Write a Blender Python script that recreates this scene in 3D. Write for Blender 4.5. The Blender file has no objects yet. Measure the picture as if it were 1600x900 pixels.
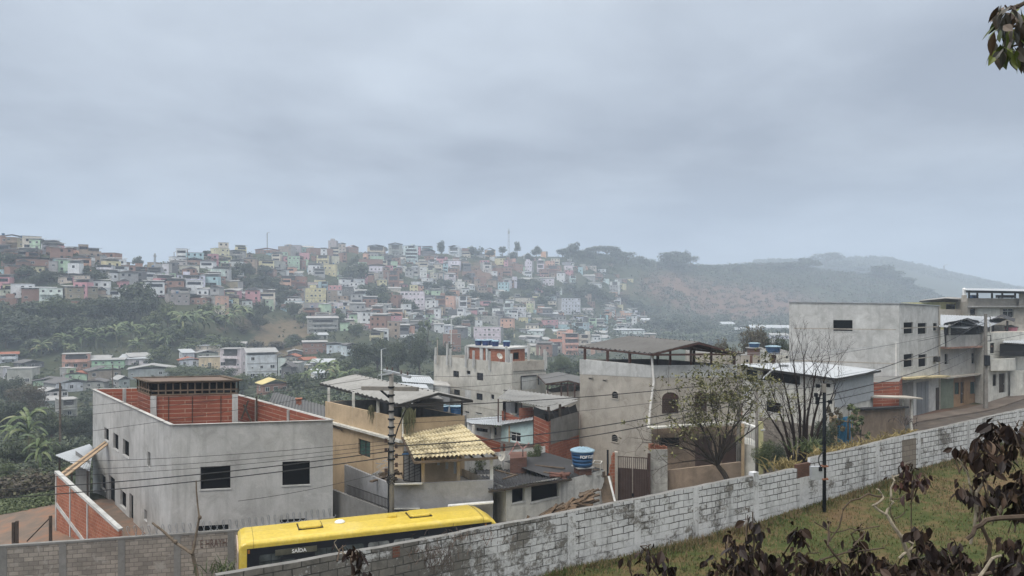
import bpy, math, random
import numpy as np
from mathutils import Vector, Matrix
S = bpy.context.scene
COL = S.collection
R = math.radians
F = 1164.0          # focal length of the photograph in its own pixels (1600 wide)
HY = 480.0          # row of the horizon in the photograph
# ---------------------------------------------------------------- camera
cam = bpy.data.cameras.new('camera')
cam.lens = 36.0*F/1600.0
cam.shift_y = (HY-450.0)/1600.0
cam.clip_start = 0.05
cam.clip_end = 6000
camo = bpy.data.objects.new('camera', cam)
COL.objects.link(camo)
camo.location = (0, 0, 0)
camo.rotation_euler = (R(90), 0, 0)
S.camera = camo
# ---------------------------------------------------------------- sky, sun, exposure
SUN_EL, SUN_AZ = 58.0, 215.0      # azimuth clockwise from +Y: behind the camera, to the left
w = bpy.data.worlds.new('World'); S.world = w; w.use_nodes = True
nt = w.node_tree; N = nt.nodes; L = nt.links
N.clear()
out = N.new('ShaderNodeOutputWorld'); bg = N.new('ShaderNodeBackground')
sky = N.new('ShaderNodeTexSky'); sky.sky_type = 'NISHITA'; sky.sun_disc = False
sky.sun_elevation = R(SUN_EL); sky.sun_rotation = R(SUN_AZ)
tc = N.new('ShaderNodeTexCoord'); sep = N.new('ShaderNodeSeparateXYZ')
L.new(tc.outputs['Generated'], sep.inputs[0])
def wmath(op, a, b=None, clamp=False):
 m = N.new('ShaderNodeMath'); m.operation = op; m.use_clamp = clamp
 for i, v in enumerate((a, b)):
  if v is None: continue
  if isinstance(v, (int, float)): m.inputs[i].default_value = v
  else: L.new(v, m.inputs[i])
 return m.outputs[0]
zc = wmath('ADD', wmath('MAXIMUM', sep.outputs[2], 0.0), 0.16)
cv = N.new('ShaderNodeCombineXYZ')
L.new(wmath('DIVIDE', sep.outputs[0], zc), cv.inputs[0])
L.new(wmath('DIVIDE', sep.outputs[1], zc), cv.inputs[1])
n1 = N.new('ShaderNodeTexNoise'); n1.inputs['Scale'].default_value = 0.85; n1.inputs['Detail'].default_value = 6; n1.inputs['Roughness'].default_value = 0.5
n1.inputs['Distortion'].default_value = 0.35
L.new(cv.outputs[0], n1.inputs['Vector'])
n2 = N.new('ShaderNodeTexNoise'); n2.inputs['Scale'].default_value = 1.9; n2.inputs['Detail'].default_value = 7; n2.inputs['Roughness'].default_value = 0.5; n2.inputs['Distortion'].default_value = 0.2
L.new(cv.outputs[0], n2.inputs['Vector'])
mixn = wmath('ADD', wmath('MULTIPLY', n1.outputs[0], 0.66), wmath('MULTIPLY', n2.outputs[0], 0.34))
band = N.new('ShaderNodeValToRGB'); be = band.color_ramp     # heavier cloud low in the sky, thinner above and to the left
for pos_, v_ in ((0.0, .5), (.07, .50), (.14, .36), (.21, .40), (.29, .55), (.38, .60)):
 e_ = be.elements.new(pos_); e_.color = (v_, v_, v_, 1)
be.elements.remove(be.elements[0]); be.elements.remove(be.elements[-1])
L.new(sep.outputs[2], band.inputs[0])
mixn = wmath('ADD', mixn, wmath('MULTIPLY', wmath('SUBTRACT', band.outputs[0], 0.5), 0.75))
mixn = wmath('SUBTRACT', mixn, wmath('MULTIPLY', sep.outputs[0], 0.10))
cr = N.new('ShaderNodeValToRGB')
cr.color_ramp.elements[0].position = 0.33; cr.color_ramp.elements[0].color = (0.285, 0.322, 0.388, 1)
cr.color_ramp.elements[1].position = 0.66; cr.color_ramp.elements[1].color = (0.545, 0.605, 0.68, 1)
L.new(mixn, cr.inputs[0])
# towards the horizon the deck thins to a paler, bluer band; towards the zenith it is brighter, as overcast skies are
hz = N.new('ShaderNodeMapRange'); hz.interpolation_type = 'SMOOTHSTEP'
hz.inputs['From Min'].default_value = 0.02; hz.inputs['From Max'].default_value = 0.20; hz.inputs['To Min'].default_value = 0.75; hz.inputs['To Max'].default_value = 0.0
L.new(sep.outputs[2], hz.inputs['Value'])
mh = N.new('ShaderNodeMix'); mh.data_type = 'RGBA'
L.new(hz.outputs[0], mh.inputs['Factor']); L.new(cr.outputs[0], mh.inputs['A']); mh.inputs['B'].default_value = (0.355, 0.445, 0.585, 1)
zn = N.new('ShaderNodeMapRange'); zn.interpolation_type = 'SMOOTHSTEP'
zn.inputs['From Min'].default_value = 0.36; zn.inputs['From Max'].default_value = 0.85; zn.inputs['To Min'].default_value = 1.0; zn.inputs['To Max'].default_value = 3.3
L.new(sep.outputs[2], zn.inputs['Value'])
gain = N.new('ShaderNodeVectorMath'); gain.operation = 'SCALE'
mz = N.new('ShaderNodeMix'); mz.data_type = 'RGBA'
zf = N.new('ShaderNodeMapRange'); zf.inputs['From Min'].default_value = 0.36; zf.inputs['From Max'].default_value = 0.7; L.new(sep.outputs[2], zf.inputs['Value'])
L.new(zf.outputs[0], mz.inputs['Factor']); L.new(mh.outputs['Result'], mz.inputs['A']); mz.inputs['B'].default_value = (0.56, 0.55, 0.53, 1)
L.new(mz.outputs['Result'], gain.inputs[0]); L.new(zn.outputs[0], gain.inputs['Scale'])
div = N.new('ShaderNodeVectorMath'); div.operation = 'SCALE'; div.inputs['Scale'].default_value = 10.0   # background strength is 0.1
L.new(gain.outputs[0], div.inputs[0])
mx = N.new('ShaderNodeMix'); mx.data_type = 'RGBA'; mx.inputs['Factor'].default_value = 0.93
L.new(sky.outputs[0], mx.inputs['A']); L.new(div.outputs[0], mx.inputs['B'])
L.new(mx.outputs['Result'], bg.inputs['Color']); bg.inputs['Strength'].default_value = 0.1
L.new(bg.outputs[0], out.inputs[0])
sl = bpy.data.lights.new('sun', 'SUN'); sl.energy = 1.4; sl.angle = R(24); sl.color = (1.0, 0.96, 0.90)
so = bpy.data.objects.new('sun', sl); COL.objects.link(so)
_az, _el = R(SUN_AZ), R(SUN_EL)
_d = Vector((math.sin(_az)*math.cos(_el), math.cos(_az)*math.cos(_el), math.sin(_el)))
so.rotation_euler = _d.to_track_quat('Z', 'Y').to_euler()
so.location = (0, -20, 60)
S.view_settings.view_transform = 'Standard'; S.view_settings.look = 'None'
S.view_settings.exposure = 0.30; S.view_settings.gamma = 1.0; S.view_settings.use_curve_mapping = False
S.render.engine = 'CYCLES'
S.cycles.use_denoising = True
try: S.cycles.denoiser = 'OPENIMAGEDENOISE'
except Exception: pass
S.cycles.max_bounces = 6; S.cycles.diffuse_bounces = 3; S.cycles.glossy_bounces = 2; S.cycles.transmission_bounces = 3
S.cycles.volume_bounces = 1; S.cycles.transparent_max_bounces = 6
S.cycles.caustics_reflective = False; S.cycles.caustics_refractive = False
# ---------------------------------------------------------------- places
def XY(px, d): return ((px-800.0)/F*d, d)
def P(px, py, d): return Vector(((px-800.0)/F*d, d, (HY-py)/F*d))
def on_wall(P0, P1, px, py):
 """distance along the wall P0->P1 and height of the point of it seen at a photo pixel"""
 k = (px-800.0)/F
 dx, dy = P1[0]-P0[0], P1[1]-P0[1]; ln = math.hypot(dx, dy); dx /= ln; dy /= ln
 u = (k*P0[1]-P0[0])/(dx-k*dy)
 t = P0[1]+u*dy
 return u, (HY-py)/F*t
E2 = (0.839, 0.545); N2 = (-0.545, 0.839)        # along the street, and away from the camera across it
def PQ(p, q): return (p*E2[0]+q*N2[0], p*E2[1]+q*N2[1])
def topq(x, y): return (x*E2[0]+y*E2[1], x*N2[0]+y*N2[1])
def ss(a, b, x):
 t = np.clip((np.asarray(x, float)-a)/(b-a), 0, 1); return t*t*(3-2*t)
def street_z(p): return np.interp(p, [-30, 6, 20, 34, 50, 64, 77, 86, 100], [-13.8, -13.4, -13.1, -12.5, -11.2, -9.95, -9.9, -9.1, -7.8])
def lawn_z(p): return np.interp(p, [-30, 0, 20, 30, 38, 60], [-7.4, -7.15, -7.05, -6.46, -6.05, -5.2])
# the far ground: columns of the photo, each a profile of (distance, row) from near to far
COLS = {
 -900: [(80,720),(140,700),(190,650),(250,560),(275,520),(295,470),(330,385),(430,390),(800,470),(1500,440),(1700,420),(2000,440)],
 0:    [(80,745),(140,690),(200,640),(255,572),(275,540),(292,490),(332,389),(420,400),(800,470),(1500,440),(1700,425),(2000,440)],
 120:  [(80,745),(140,695),(200,640),(255,580),(275,545),(295,490),(335,398),(420,402),(800,470),(1500,440),(1700,425),(2000,440)],
 215:  [(80,735),(140,690),(200,635),(255,580),(278,550),(310,500),(370,422),(450,420),(800,470),(1500,440),(1700,425),(2000,440)],
 330:  [(80,720),(140,670),(200,640),(252,592),(280,560),(330,490),(430,400),(540,402),(800,470),(1500,440),(1700,425),(2000,440)],
 450:  [(80,715),(140,660),(220,606),(300,560),(370,522),(430,475),(590,394),(700,396),(900,470),(1500,440),(1700,425),(2000,440)],
 600:  [(80,705),(130,662),(200,614),(300,560),(420,500),(540,440),(650,396),(760,398),(950,470),(1500,440),(1700,425),(2000,440)],
 750:  [(80,690),(120,660),(200,600),(320,560),(470,533),(590,465),(720,399),(830,402),(1000,470),(1500,440),(1700,425),(2000,440)],
 900:  [(80,670),(120,640),(250,580),(350,566),(470,548),(640,489),(810,400),(930,406),(1100,470),(1500,440),(1700,425),(2000,440)],
 1000: [(80,660),(120,630),(250,576),(400,560),(560,532),(740,497),(930,410),(1050,416),(1200,460),(1500,430),(1700,418),(2000,440)],
 1120: [(80,650),(120,620),(250,570),(400,556),(600,530),(780,502),(1000,418),(1120,426),(1250,455),(1500,425),(1700,412),(2000,440)],
 1250: [(80,640),(120,605),(250,556),(400,540),(600,522),(820,500),(1080,418),(1200,428),(1350,440),(1500,420),(1700,407),(2000,440)],
 1390: [(80,615),(120,585),(250,545),(400,530),(600,515),(820,495),(1060,434),(1180,446),(1350,450),(1500,420),(1700,406),(2000,440)],
 1500: [(80,600),(120,570),(250,535),(400,525),(600,512),(820,500),(1060,478),(1180,480),(1350,470),(1500,446),(1700,432),(2000,446)],
 1600: [(80,592),(120,560),(250,530),(400,520),(600,510),(820,502),(1060,490),(1180,490),(1350,475),(1500,462),(1700,452),(2000,460)],
 2500: [(80,592),(120,560),(250,530),(400,520),(600,510),(820,502),(1060,490),(1180,490),(1350,475),(1500,450),(1700,444),(2000,450)],
}
_ck = sorted(COLS); _cd = np.array([[k[0] for k in COLS[c]] for c in _ck], float); _cr = np.array([[k[1] for k in COLS[c]] for c in _ck], float)
def far_z(px, d):
 px = np.asarray(px, float); d = np.asarray(d, float)
 px, d = np.broadcast_arrays(px, d)
 K = _cd.shape[1]
 D = np.stack([np.interp(px, _ck, _cd[:, k]) for k in range(K)], -1)
 Rw = np.stack([np.interp(px, _ck, _cr[:, k]) for k in range(K)], -1)
 Z = (HY-Rw)/F*D
 D = np.concatenate([D, D[..., -1:]*2], -1); Z = np.concatenate([Z, Z[..., -1:]*0.6], -1)
 z = Z[..., 0].copy()
 for k in range(K):
  t = np.clip((d-D[..., k])/(D[..., k+1]-D[..., k]), 0, 1)
  z = np.where(d >= D[..., k], Z[..., k]+t*(Z[..., k+1]-Z[..., k]), z)
 return z
def wob(x, y, s, seed=0.0):
 return (np.sin(x/s*1.7+seed)+np.sin(y/s*1.3+1.7*seed+x/s*.6)+np.sin((x+y)/s*2.9+seed*3))/3.0
def near_z(x, y):
 p, q = topq(np.asarray(x, float), np.asarray(y, float))
 lw = lawn_z(p); stz = street_z(p)
 bank = np.interp(q, [-40, -2, 2, 5, 9, 16.6], [1.5, -1.0, -3.0, -5.0, 0, 0])
 a = ss(5, 9.5, q)
 lawn = np.where(q < 9.5, (1-a)*np.interp(q, [-40, -2, 2, 5, 9.5], [1.0, -1.2, -3.0, -5.2, -6.9])+a*lw, lw) + 0.05*wob(x, y, 1.9)
 fall = stz + (lawn_z(p)-1.2-stz)*(1-ss(17, 25, q))
 left = -1.3*ss(38, 44, q)*(1-ss(-4, 4, p))
 return np.where(q < 16.75, lawn, fall+left)
def ground(x, y):
 x = np.asarray(x, float); y = np.asarray(y, float)
 d = np.maximum(y, 1.0)
 px = 800+F*x/d
 p, q = topq(x, y)
 f = far_z(px, d)
 # relief of the slopes: folds and small hollows, none on the near ground
 f = f + ss(90, 200, d)*(0.9*wob(x, y, 23.0, 1.0)+0.5*wob(x, y, 9.0, 2.0)) + ss(600, 1000, d)*4.0*wob(x, y, 60.0, 4.0)
 return np.where(y < 1.0, near_z(x, y), near_z(x, y)+(f-near_z(x, y))*ss(44, 66, q)*ss(50, 78, d))
def hit(px, py, d0=75.0, d1=1900.0):
 """where the line of sight through a photo pixel meets the far ground"""
 ds = np.geomspace(d0, d1, 900)
 g = far_z(px, ds)
 s = (HY-py)/F*ds
 idx = np.nonzero(g >= s)[0]
 return float(ds[idx[0]]) if len(idx) else None
# ---------------------------------------------------------------- mesh builder
class MB:
 def __init__(s): s.v = []; s.f = []; s.m = []; s.mi = 0
 def vert(s, *p):
  s.v.append(tuple(p[0]) if len(p) == 1 else p); return len(s.v)-1
 def face(s, pts):
  i = len(s.v); s.v.extend(tuple(q) for q in pts); s.f.append(tuple(range(i, i+len(pts)))); s.m.append(s.mi)
 def quad(s, a, b, c, d): s.face((a, b, c, d))
 def hexa(s, b, t):
  """b, t: four bottom and four top points, CCW from above"""
  s.face(b[::-1]); s.face(t)
  n = len(b)
  for i in range(n):
   j = (i+1) % n; s.face((b[i], b[j], t[j], t[i]))
 def box(s, c, size, rz=0.0):
  cx, cy, cz = c; hx, hy, hz = size[0]/2, size[1]/2, size[2]/2
  ca, sa = math.cos(rz), math.sin(rz)
  q = [(cx+x*ca-y*sa, cy+x*sa+y*ca) for x, y in ((-hx, -hy), (hx, -hy), (hx, hy), (-hx, hy))]
  s.hexa([(x, y, cz-hz) for x, y in q], [(x, y, cz+hz) for x, y in q])
 def prism(s, pts, z0, z1):
  s.hexa([(p[0], p[1], z0) for p in pts], [(p[0], p[1], z1) for p in pts])
 def bar(s, a, b, w, h, up=(0, 0, 1)):
  """a square bar from a to b"""
  a = Vector(a); b = Vector(b); d = (b-a)
  if d.length < 1e-6: return
  d.normalize(); u = Vector(up)
  if abs(d.dot(u)) > .98: u = Vector((1, 0, 0))
  r = d.cross(u).normalized(); u = r.cross(d).normalized()
  r = r*(w/2); u = u*(h/2)
  A = [a-r-u, a+r-u, a+r+u, a-r+u]; B = [b-r-u, b+r-u, b+r+u, b-r+u]
  s.face(A); s.face(B[::-1])
  for i in range(4):
   j = (i+1) % 4; s.face((A[i], B[i], B[j], A[j]))
 def tube(s, pts, r, n=6, cap=True):
  pts = [Vector(p) for p in pts]
  rs = r if isinstance(r, (list, tuple)) else [r]*len(pts)
  rings = []
  ref = Vector((0, 0, 1))
  for i, p in enumerate(pts):
   d = (pts[min(i+1, len(pts)-1)]-pts[max(i-1, 0)])
   if d.length < 1e-9: d = Vector((0, 0, 1))
   d.normalize()
   if abs(d.dot(ref)) > .95: ref = Vector((1, 0, 0)) if abs(d.x) < .9 else Vector((0, 1, 0))
   a = d.cross(ref).normalized(); b = d.cross(a).normalized()
   ring = []
   for k in range(n):
    t = 2*math.pi*k/n
    ring.append(s.vert(p+a*(math.cos(t)*rs[i])+b*(math.sin(t)*rs[i])))
   rings.append(ring)
  for i in range(len(rings)-1):
   for k in range(n):
    j = (k+1) % n
    s.f.append((rings[i][k], rings[i][j], rings[i+1][j], rings[i+1][k])); s.m.append(s.mi)
  if cap:
   s.f.append(tuple(rings[0][::-1])); s.m.append(s.mi); s.f.append(tuple(rings[-1])); s.m.append(s.mi)
 def lathe(s, prof, c, n=20, close=True):
  rings = [[s.vert(c[0]+r*math.cos(2*math.pi*k/n), c[1]+r*math.sin(2*math.pi*k/n), c[2]+z) for k in range(n)] for r, z in prof]
  for i in range(len(rings)-1):
   for k in range(n):
    j = (k+1) % n
    s.f.append((rings[i][k], rings[i][j], rings[i+1][j], rings[i+1][k])); s.m.append(s.mi)
  if close:
   s.f.append(tuple(rings[0][::-1])); s.m.append(s.mi); s.f.append(tuple(rings[-1])); s.m.append(s.mi)
 def wall(s, P0, P1, z0, za, zb, holes=(), rev=0.14):
  """outer face of a wall, P0 left and P1 right seen from outside; holes (u0,u1,z0,z1) have reveals"""
  dx, dy = P1[0]-P0[0], P1[1]-P0[1]; ln = math.hypot(dx, dy); dx /= ln; dy /= ln
  nx, ny = dy, -dx
  def pt(u, z, dep=0.0): return (P0[0]+dx*u-nx*dep, P0[1]+dy*u-ny*dep, z)
  zt = min(za, zb)
  us = sorted({0.0, ln} | {min(max(h[k], 0.0), ln) for h in holes for k in (0, 1)})
  zs = sorted({z0, zt} | {min(max(h[k], z0), zt) for h in holes for k in (2, 3)})
  for i in range(len(us)-1):
   for j in range(len(zs)-1):
    uc, zc_ = (us[i]+us[i+1])/2, (zs[j]+zs[j+1])/2
    if any(h[0] < uc < h[1] and h[2] < zc_ < h[3] for h in holes): continue
    s.quad(pt(us[i], zs[j]), pt(us[i+1], zs[j]), pt(us[i+1], zs[j+1]), pt(us[i], zs[j+1]))
  if abs(za-zb) > 1e-4:
   s.face((pt(0, zt), pt(ln, zt), pt(ln, zb)) if zb > za else (pt(0, zt), pt(ln, zt), pt(0, za)))
  for u0, u1, h0, h1 in holes:
   s.quad(pt(u0, h0), pt(u1, h0), pt(u1, h0, rev), pt(u0, h0, rev))
   s.quad(pt(u0, h1, rev), pt(u1, h1, rev), pt(u1, h1), pt(u0, h1))
   s.quad(pt(u0, h0, rev), pt(u0, h1, rev), pt(u0, h1), pt(u0, h0))
   s.quad(pt(u1, h0), pt(u1, h1), pt(u1, h1, rev), pt(u1, h0, rev))
 def sheet(s, a, b, c, d, n, amp=0.03, th=0.02, pitch=None):
  """corrugated sheet: a,b along the eave, d,c along the ridge; waves run from eave to ridge"""
  a, b, c, d = map(Vector, (a, b, c, d))
  nrm = (b-a).cross(d-a).normalized()
  if nrm.z < 0: nrm = -nrm
  m = n*4
  lo, hi = [], []
  for i in range(m+1):
   t = i/m; o = nrm*(amp*math.sin(2*math.pi*t*n))
   lo.append(s.vert(a.lerp(b, t)+o)); hi.append(s.vert(d.lerp(c, t)+o))
  for i in range(m):
   s.f.append((lo[i], lo[i+1], hi[i+1], hi[i])); s.m.append(s.mi)
  e = nrm*(-th)
  l2 = [s.vert(Vector(s.v[k])+e) for k in lo]; h2 = [s.vert(Vector(s.v[k])+e) for k in hi]
  for i in range(m):
   s.f.append((l2[i+1], l2[i], h2[i], h2[i+1])); s.m.append(s.mi)
   s.f.append((l2[i], l2[i+1], lo[i+1], lo[i])); s.m.append(s.mi)
   s.f.append((hi[i], hi[i+1], h2[i+1], h2[i])); s.m.append(s.mi)
  s.f.append((l2[0], lo[0], hi[0], h2[0])); s.m.append(s.mi)
  s.f.append((lo[m], l2[m], h2[m], hi[m])); s.m.append(s.mi)
 def mesh(s, name, mats, smooth=False):
  me = bpy.data.meshes.new(name)
  me.from_pydata(s.v, [], s.f)
  for m in (mats if isinstance(mats, (list, tuple)) else [mats]): me.materials.append(m)
  if any(s.m): me.polygons.foreach_set('material_index', s.m)
  uv_metres(me)
  if smooth: me.polygons.foreach_set('use_smooth', [True]*len(me.polygons))
  me.update()
  return me
def uv_metres(me):
 nl = len(me.loops)
 if not nl: return
 uvl = me.uv_layers.new(name='UVMap')
 co = np.empty(len(me.vertices)*3); me.vertices.foreach_get('co', co); co = co.reshape(-1, 3)
 vi = np.empty(nl, dtype=np.int64); me.loops.foreach_get('vertex_index', vi)
 nr = np.empty(len(me.polygons)*3); me.polygons.foreach_get('normal', nr); nr = nr.reshape(-1, 3)
 lt = np.empty(len(me.polygons), dtype=np.int64); me.polygons.foreach_get('loop_total', lt)
 nf = np.repeat(nr, lt, axis=0); c = co[vi]
 flat = np.abs(nf[:, 2]) > 0.75
 h = np.hypot(nf[:, 0], nf[:, 1])+1e-9
 u = (-nf[:, 1]*c[:, 0]+nf[:, 0]*c[:, 1])/h
 U = np.where(flat, c[:, 0], u); V = np.where(flat, c[:, 1], c[:, 2])
 uvl.data.foreach_set('uv', np.stack([U, V], -1).astype(np.float32).ravel())
def link(name, me, parent=None, world=True):
 o = bpy.data.objects.new(name, me); COL.objects.link(o)
 if parent is not None:
  o.parent = parent
  if world and parent.type == 'EMPTY':
   o.matrix_parent_inverse = parent.matrix_basis.inverted()
 return o
def part(name, mb, mat, parent, world=True, smooth=False, label=None):
 o = link(name, mb.mesh(name, mat, smooth), parent, world)
 if label: o['label'] = label
 return o
def tag(o, label, cat, group=None):
 o['label'] = label; o['category'] = cat
 if group: o['group'] = group
 return o
def thing(name, label, cat, loc=(0, 0, 0), rz=0.0, group=None):
 o = bpy.data.objects.new(name, None); COL.objects.link(o)
 o.location = loc; o.rotation_euler = (0, 0, rz); o.empty_display_size = .3
 o.matrix_basis = Matrix.Translation(Vector(loc)) @ Matrix.Rotation(rz, 4, 'Z')
 return tag(o, label, cat, group)
def setting(name, me, kind='structure'):
 o = link(name, me); o['kind'] = kind; return o
def inset(pts, t):
 """polygon (CCW) moved inwards by t"""
 n = len(pts); res = []
 for i in range(n):
  a, b, c = pts[i-1], pts[i], pts[(i+1) % n]
  d1 = Vector((b[0]-a[0], b[1]-a[1])).normalized(); d2 = Vector((c[0]-b[0], c[1]-b[1])).normalized()
  n1 = Vector((-d1.y, d1.x)); n2 = Vector((-d2.y, d2.x))
  m = (n1+n2); m = m/max(m.dot(n1), .2)
  res.append((b[0]+m.x*t, b[1]+m.y*t))
 return res
# ---------------------------------------------------------------- materials
_mats = {}
class MatB:
 """small node builder"""
 def __init__(s, name):
  s.m = bpy.data.materials.new(name); s.m.use_nodes = True; s.t = s.m.node_tree; s.n = s.t.nodes; s.l = s.t.links
  s.b = s.n['Principled BSDF']; s.b.inputs['Roughness'].default_value = .85; s.b.inputs['Specular IOR Level'].default_value = .25
  s.tc = s.n.new('ShaderNodeTexCoord'); s.geo = None
  _mats[name] = s.m
 def mapped(s, scale=(1, 1, 1), coord='UV', rot=0, loc=(0, 0, 0)):
  mp = s.n.new('ShaderNodeMapping'); mp.inputs['Scale'].default_value = scale; mp.inputs['Rotation'].default_value = (0, 0, rot); mp.inputs['Location'].default_value = loc
  if coord == 'World':
   g = s.n.new('ShaderNodeNewGeometry'); s.l.new(g.outputs['Position'], mp.inputs[0])
  else: s.l.new(s.tc.outputs[coord], mp.inputs[0])
  return mp.outputs[0]
 def noise(s, vec, scale=1, detail=4, rough=.55, dist=0):
  n = s.n.new('ShaderNodeTexNoise'); n.inputs['Scale'].default_value = scale; n.inputs['Detail'].default_value = detail
  n.inputs['Roughness'].default_value = rough; n.inputs['Distortion'].default_value = dist
  s.l.new(vec, n.inputs['Vector']); return n.outputs[0]
 def ramp(s, fac, stops):
  r = s.n.new('ShaderNodeValToRGB'); e = r.color_ramp.elements
  while len(e) < len(stops): e.new(.5)
  for i, (p, c) in enumerate(stops):
   e[i].position = p; e[i].color = (*c, 1) if len(c) == 3 else c
  s.l.new(fac, r.inputs[0]); return r.outputs[0]
 def val(s, fac, a, b): return s.ramp(fac, [(a, (0, 0, 0)), (b, (1, 1, 1))])
 def mix(s, fac, a, b, mode='MIX'):
  m = s.n.new('ShaderNodeMix'); m.data_type = 'RGBA'; m.blend_type = mode
  for k, v in (('Factor', fac), ('A', a), ('B', b)):
   if isinstance(v, (int, float)): m.inputs[k].default_value = v
   elif isinstance(v, tuple): m.inputs[k].default_value = (*v, 1) if len(v) == 3 else v
   else: s.l.new(v, m.inputs[k])
  return m.outputs['Result']
 def math(s, op, a, b=0.0):
  m = s.n.new('ShaderNodeMath'); m.operation = op
  for i, v in enumerate((a, b)):
   if isinstance(v, (int, float)): m.inputs[i].default_value = v
   else: s.l.new(v, m.inputs[i])
  return m.outputs[0]
 def bump(s, h, dist=.02, strength=.6):
  b = s.n.new('ShaderNodeBump'); b.inputs['Distance'].default_value = dist; b.inputs['Strength'].default_value = strength
  s.l.new(h, b.inputs['Height']); s.l.new(b.outputs[0], s.b.inputs['Normal'])
 def color(s, c):
  if isinstance(c, tuple): s.b.inputs['Base Color'].default_value = (*c, 1)
  else: s.l.new(c, s.b.inputs['Base Color'])
  return s.m
 def set(s, **k):
  for a, v in k.items(): s.b.inputs[a.replace('_', ' ')].default_value = v
  return s.m
def render_wall(name, c, dark=.6, light=1.15, streak=.5, scale=.5):
 """cement render: broad patches, rain streaks, fine grain"""
 b = MatB(name)
 patch = b.noise(b.mapped((scale, scale, scale)), 1.0, 5, .6, .3)
 col = b.ramp(patch, [(.30, tuple(x*dark**.75 for x in c)), (.47, tuple(x*.92 for x in c)), (.56, c), (.72, tuple(min(x*light, .9) for x in c))])
 cloud = b.noise(b.mapped((scale*2.6, scale*2.1, 1), loc=(5, 11, 0)), 1.0, 6, .7, .8)
 col = b.mix(.7, col, b.mix(1.0, col, b.ramp(cloud, [(.32, (.52, .51, .49)), (.48, (.96, .96, .96)), (.66, (1.3, 1.31, 1.33))]), 'MULTIPLY'))
 st = b.noise(b.mapped((1.6, .10, 1)), 1.6, 5, .6)
 col = b.mix(b.math('MULTIPLY', b.val(st, .52, .72), streak), col, tuple(x*dark for x in c))
 drip = b.noise(b.mapped((1.9, .30, 1), loc=(7, 3, 0)), 1.1, 6, .7, .3)
 col = b.mix(b.math('MULTIPLY', b.val(drip, .60, .78), streak*.75), col, tuple(x*dark*.7 for x in c))
 blot = b.noise(b.mapped((.9, 1.1, 1), loc=(31, 17, 0)), 1.0, 6, .68, .6)
 col = b.mix(b.math('MULTIPLY', b.val(blot, .56, .66), .62), col, tuple(min(x*light*1.02, .85) for x in c))
 fine = b.noise(b.mapped((9, 9, 9)), 1.5, 6, .7)
 col = b.mix(.35, col, b.ramp(fine, [(.3, tuple(x*.72 for x in c)), (.7, tuple(min(x*1.2, .9) for x in c))]))
 b.bump(fine, .008, .5)
 return b.color(col)
def brick_mat(name, c1, c2, mortar, bw=.29, bh=.19, ms=.018, wear=None, scale=1.0, msm=.1, bump=.01):
 b = MatB(name)
 t = b.n.new('ShaderNodeTexBrick'); t.offset = .5
 t.inputs['Color1'].default_value = (*c1, 1); t.inputs['Color2'].default_value = (*c2, 1); t.inputs['Mortar'].default_value = (*mortar, 1)
 t.inputs['Scale'].default_value = 1.0; t.inputs['Mortar Size'].default_value = ms; t.inputs['Mortar Smooth'].default_value = msm
 t.inputs['Brick Width'].default_value = bw; t.inputs['Row Height'].default_value = bh; t.inputs['Bias'].default_value = 0
 v = b.mapped((1, 1, 1))
 wv = b.n.new('ShaderNodeVectorMath'); wv.operation = 'MULTIPLY_ADD'
 nz = b.n.new('ShaderNodeTexNoise'); nz.inputs['Scale'].default_value = 2.5; b.l.new(v, nz.inputs['Vector'])
 b.l.new(nz.outputs['Color'], wv.inputs[0]); wv.inputs[1].default_value = (.03, .03, 0); b.l.new(v, wv.inputs[2])
 b.l.new(wv.outputs[0], t.inputs['Vector'])
 col = t.outputs['Color']
 big = b.noise(v, .55, 5, .65, .4)
 col = b.mix(b.math('MULTIPLY', b.val(big, .45, .7), .55), col, tuple(x*.5 for x in c2))
 fine = b.noise(v, 12, 5, .7)
 col = b.mix(.4, col, b.mix(1.0, col, b.ramp(fine, [(.25, (.55, .55, .55)), (.75, (1.25, 1.25, 1.25))]), 'MULTIPLY'))
 if wear: col = b.mix(b.val(b.noise(v, 1.3, 6, .7, .5), .56, .66), col, wear)
 h = b.math('SUBTRACT', b.math('MULTIPLY', fine, .3), t.outputs['Fac'])
 b.bump(h, bump, .7)
 return b.color(col)
def plain(name, c, rough=.6, metal=0.0, spec=.3, var=.18, sc=3.0):
 b = MatB(name)
 n = b.noise(b.mapped((sc, sc, sc), 'World'), 1.0, 5, .65)
 b.set(Roughness=rough, Metallic=metal); b.b.inputs['Specular IOR Level'].default_value = spec
 return b.color(b.ramp(n, [(.3, tuple(x*(1-var) for x in c)), (.7, tuple(min(1, x*(1+var)) for x in c))]))
def sheet_mat(name, c, dirt, amount=.5, rough=.55, metal=0.0):
 b = MatB(name)
 v = b.mapped((1, 1, 1), 'World')
 d = b.noise(v, .45, 6, .65, .4); f = b.noise(v, 5, 5, .7)
 col = b.mix(b.math('MULTIPLY', b.val(d, .42, .68), amount), c, dirt)
 col = b.mix(.45, col, b.mix(1.0, col, b.ramp(f, [(.25, (.6, .6, .6)), (.75, (1.25, 1.25, 1.25))]), 'MULTIPLY'))
 b.set(Roughness=rough, Metallic=metal)
 return b.color(col)
def leaf_mat(name, stops, rough=.55, spec=.35, trans=.0):
 b = MatB(name)
 g = b.n.new('ShaderNodeNewGeometry')
 oi = b.n.new('ShaderNodeObjectInfo')
 v = b.math('ADD', b.math('MULTIPLY', g.outputs['Random Per Island'], .75), b.math('MULTIPLY', oi.outputs['Random'], .25))
 b.set(Roughness=rough); b.b.inputs['Specular IOR Level'].default_value = spec
 return b.color(b.ramp(v, stops))
M = {}
M['concrete'] = render_wall('cement_render', (.42, .41, .39), .45, 1.25, .75, .4)
M['concrete_smooth'] = render_wall('smooth_cement_render', (.44, .435, .42), .50, 1.25, .6, .30)
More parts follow.
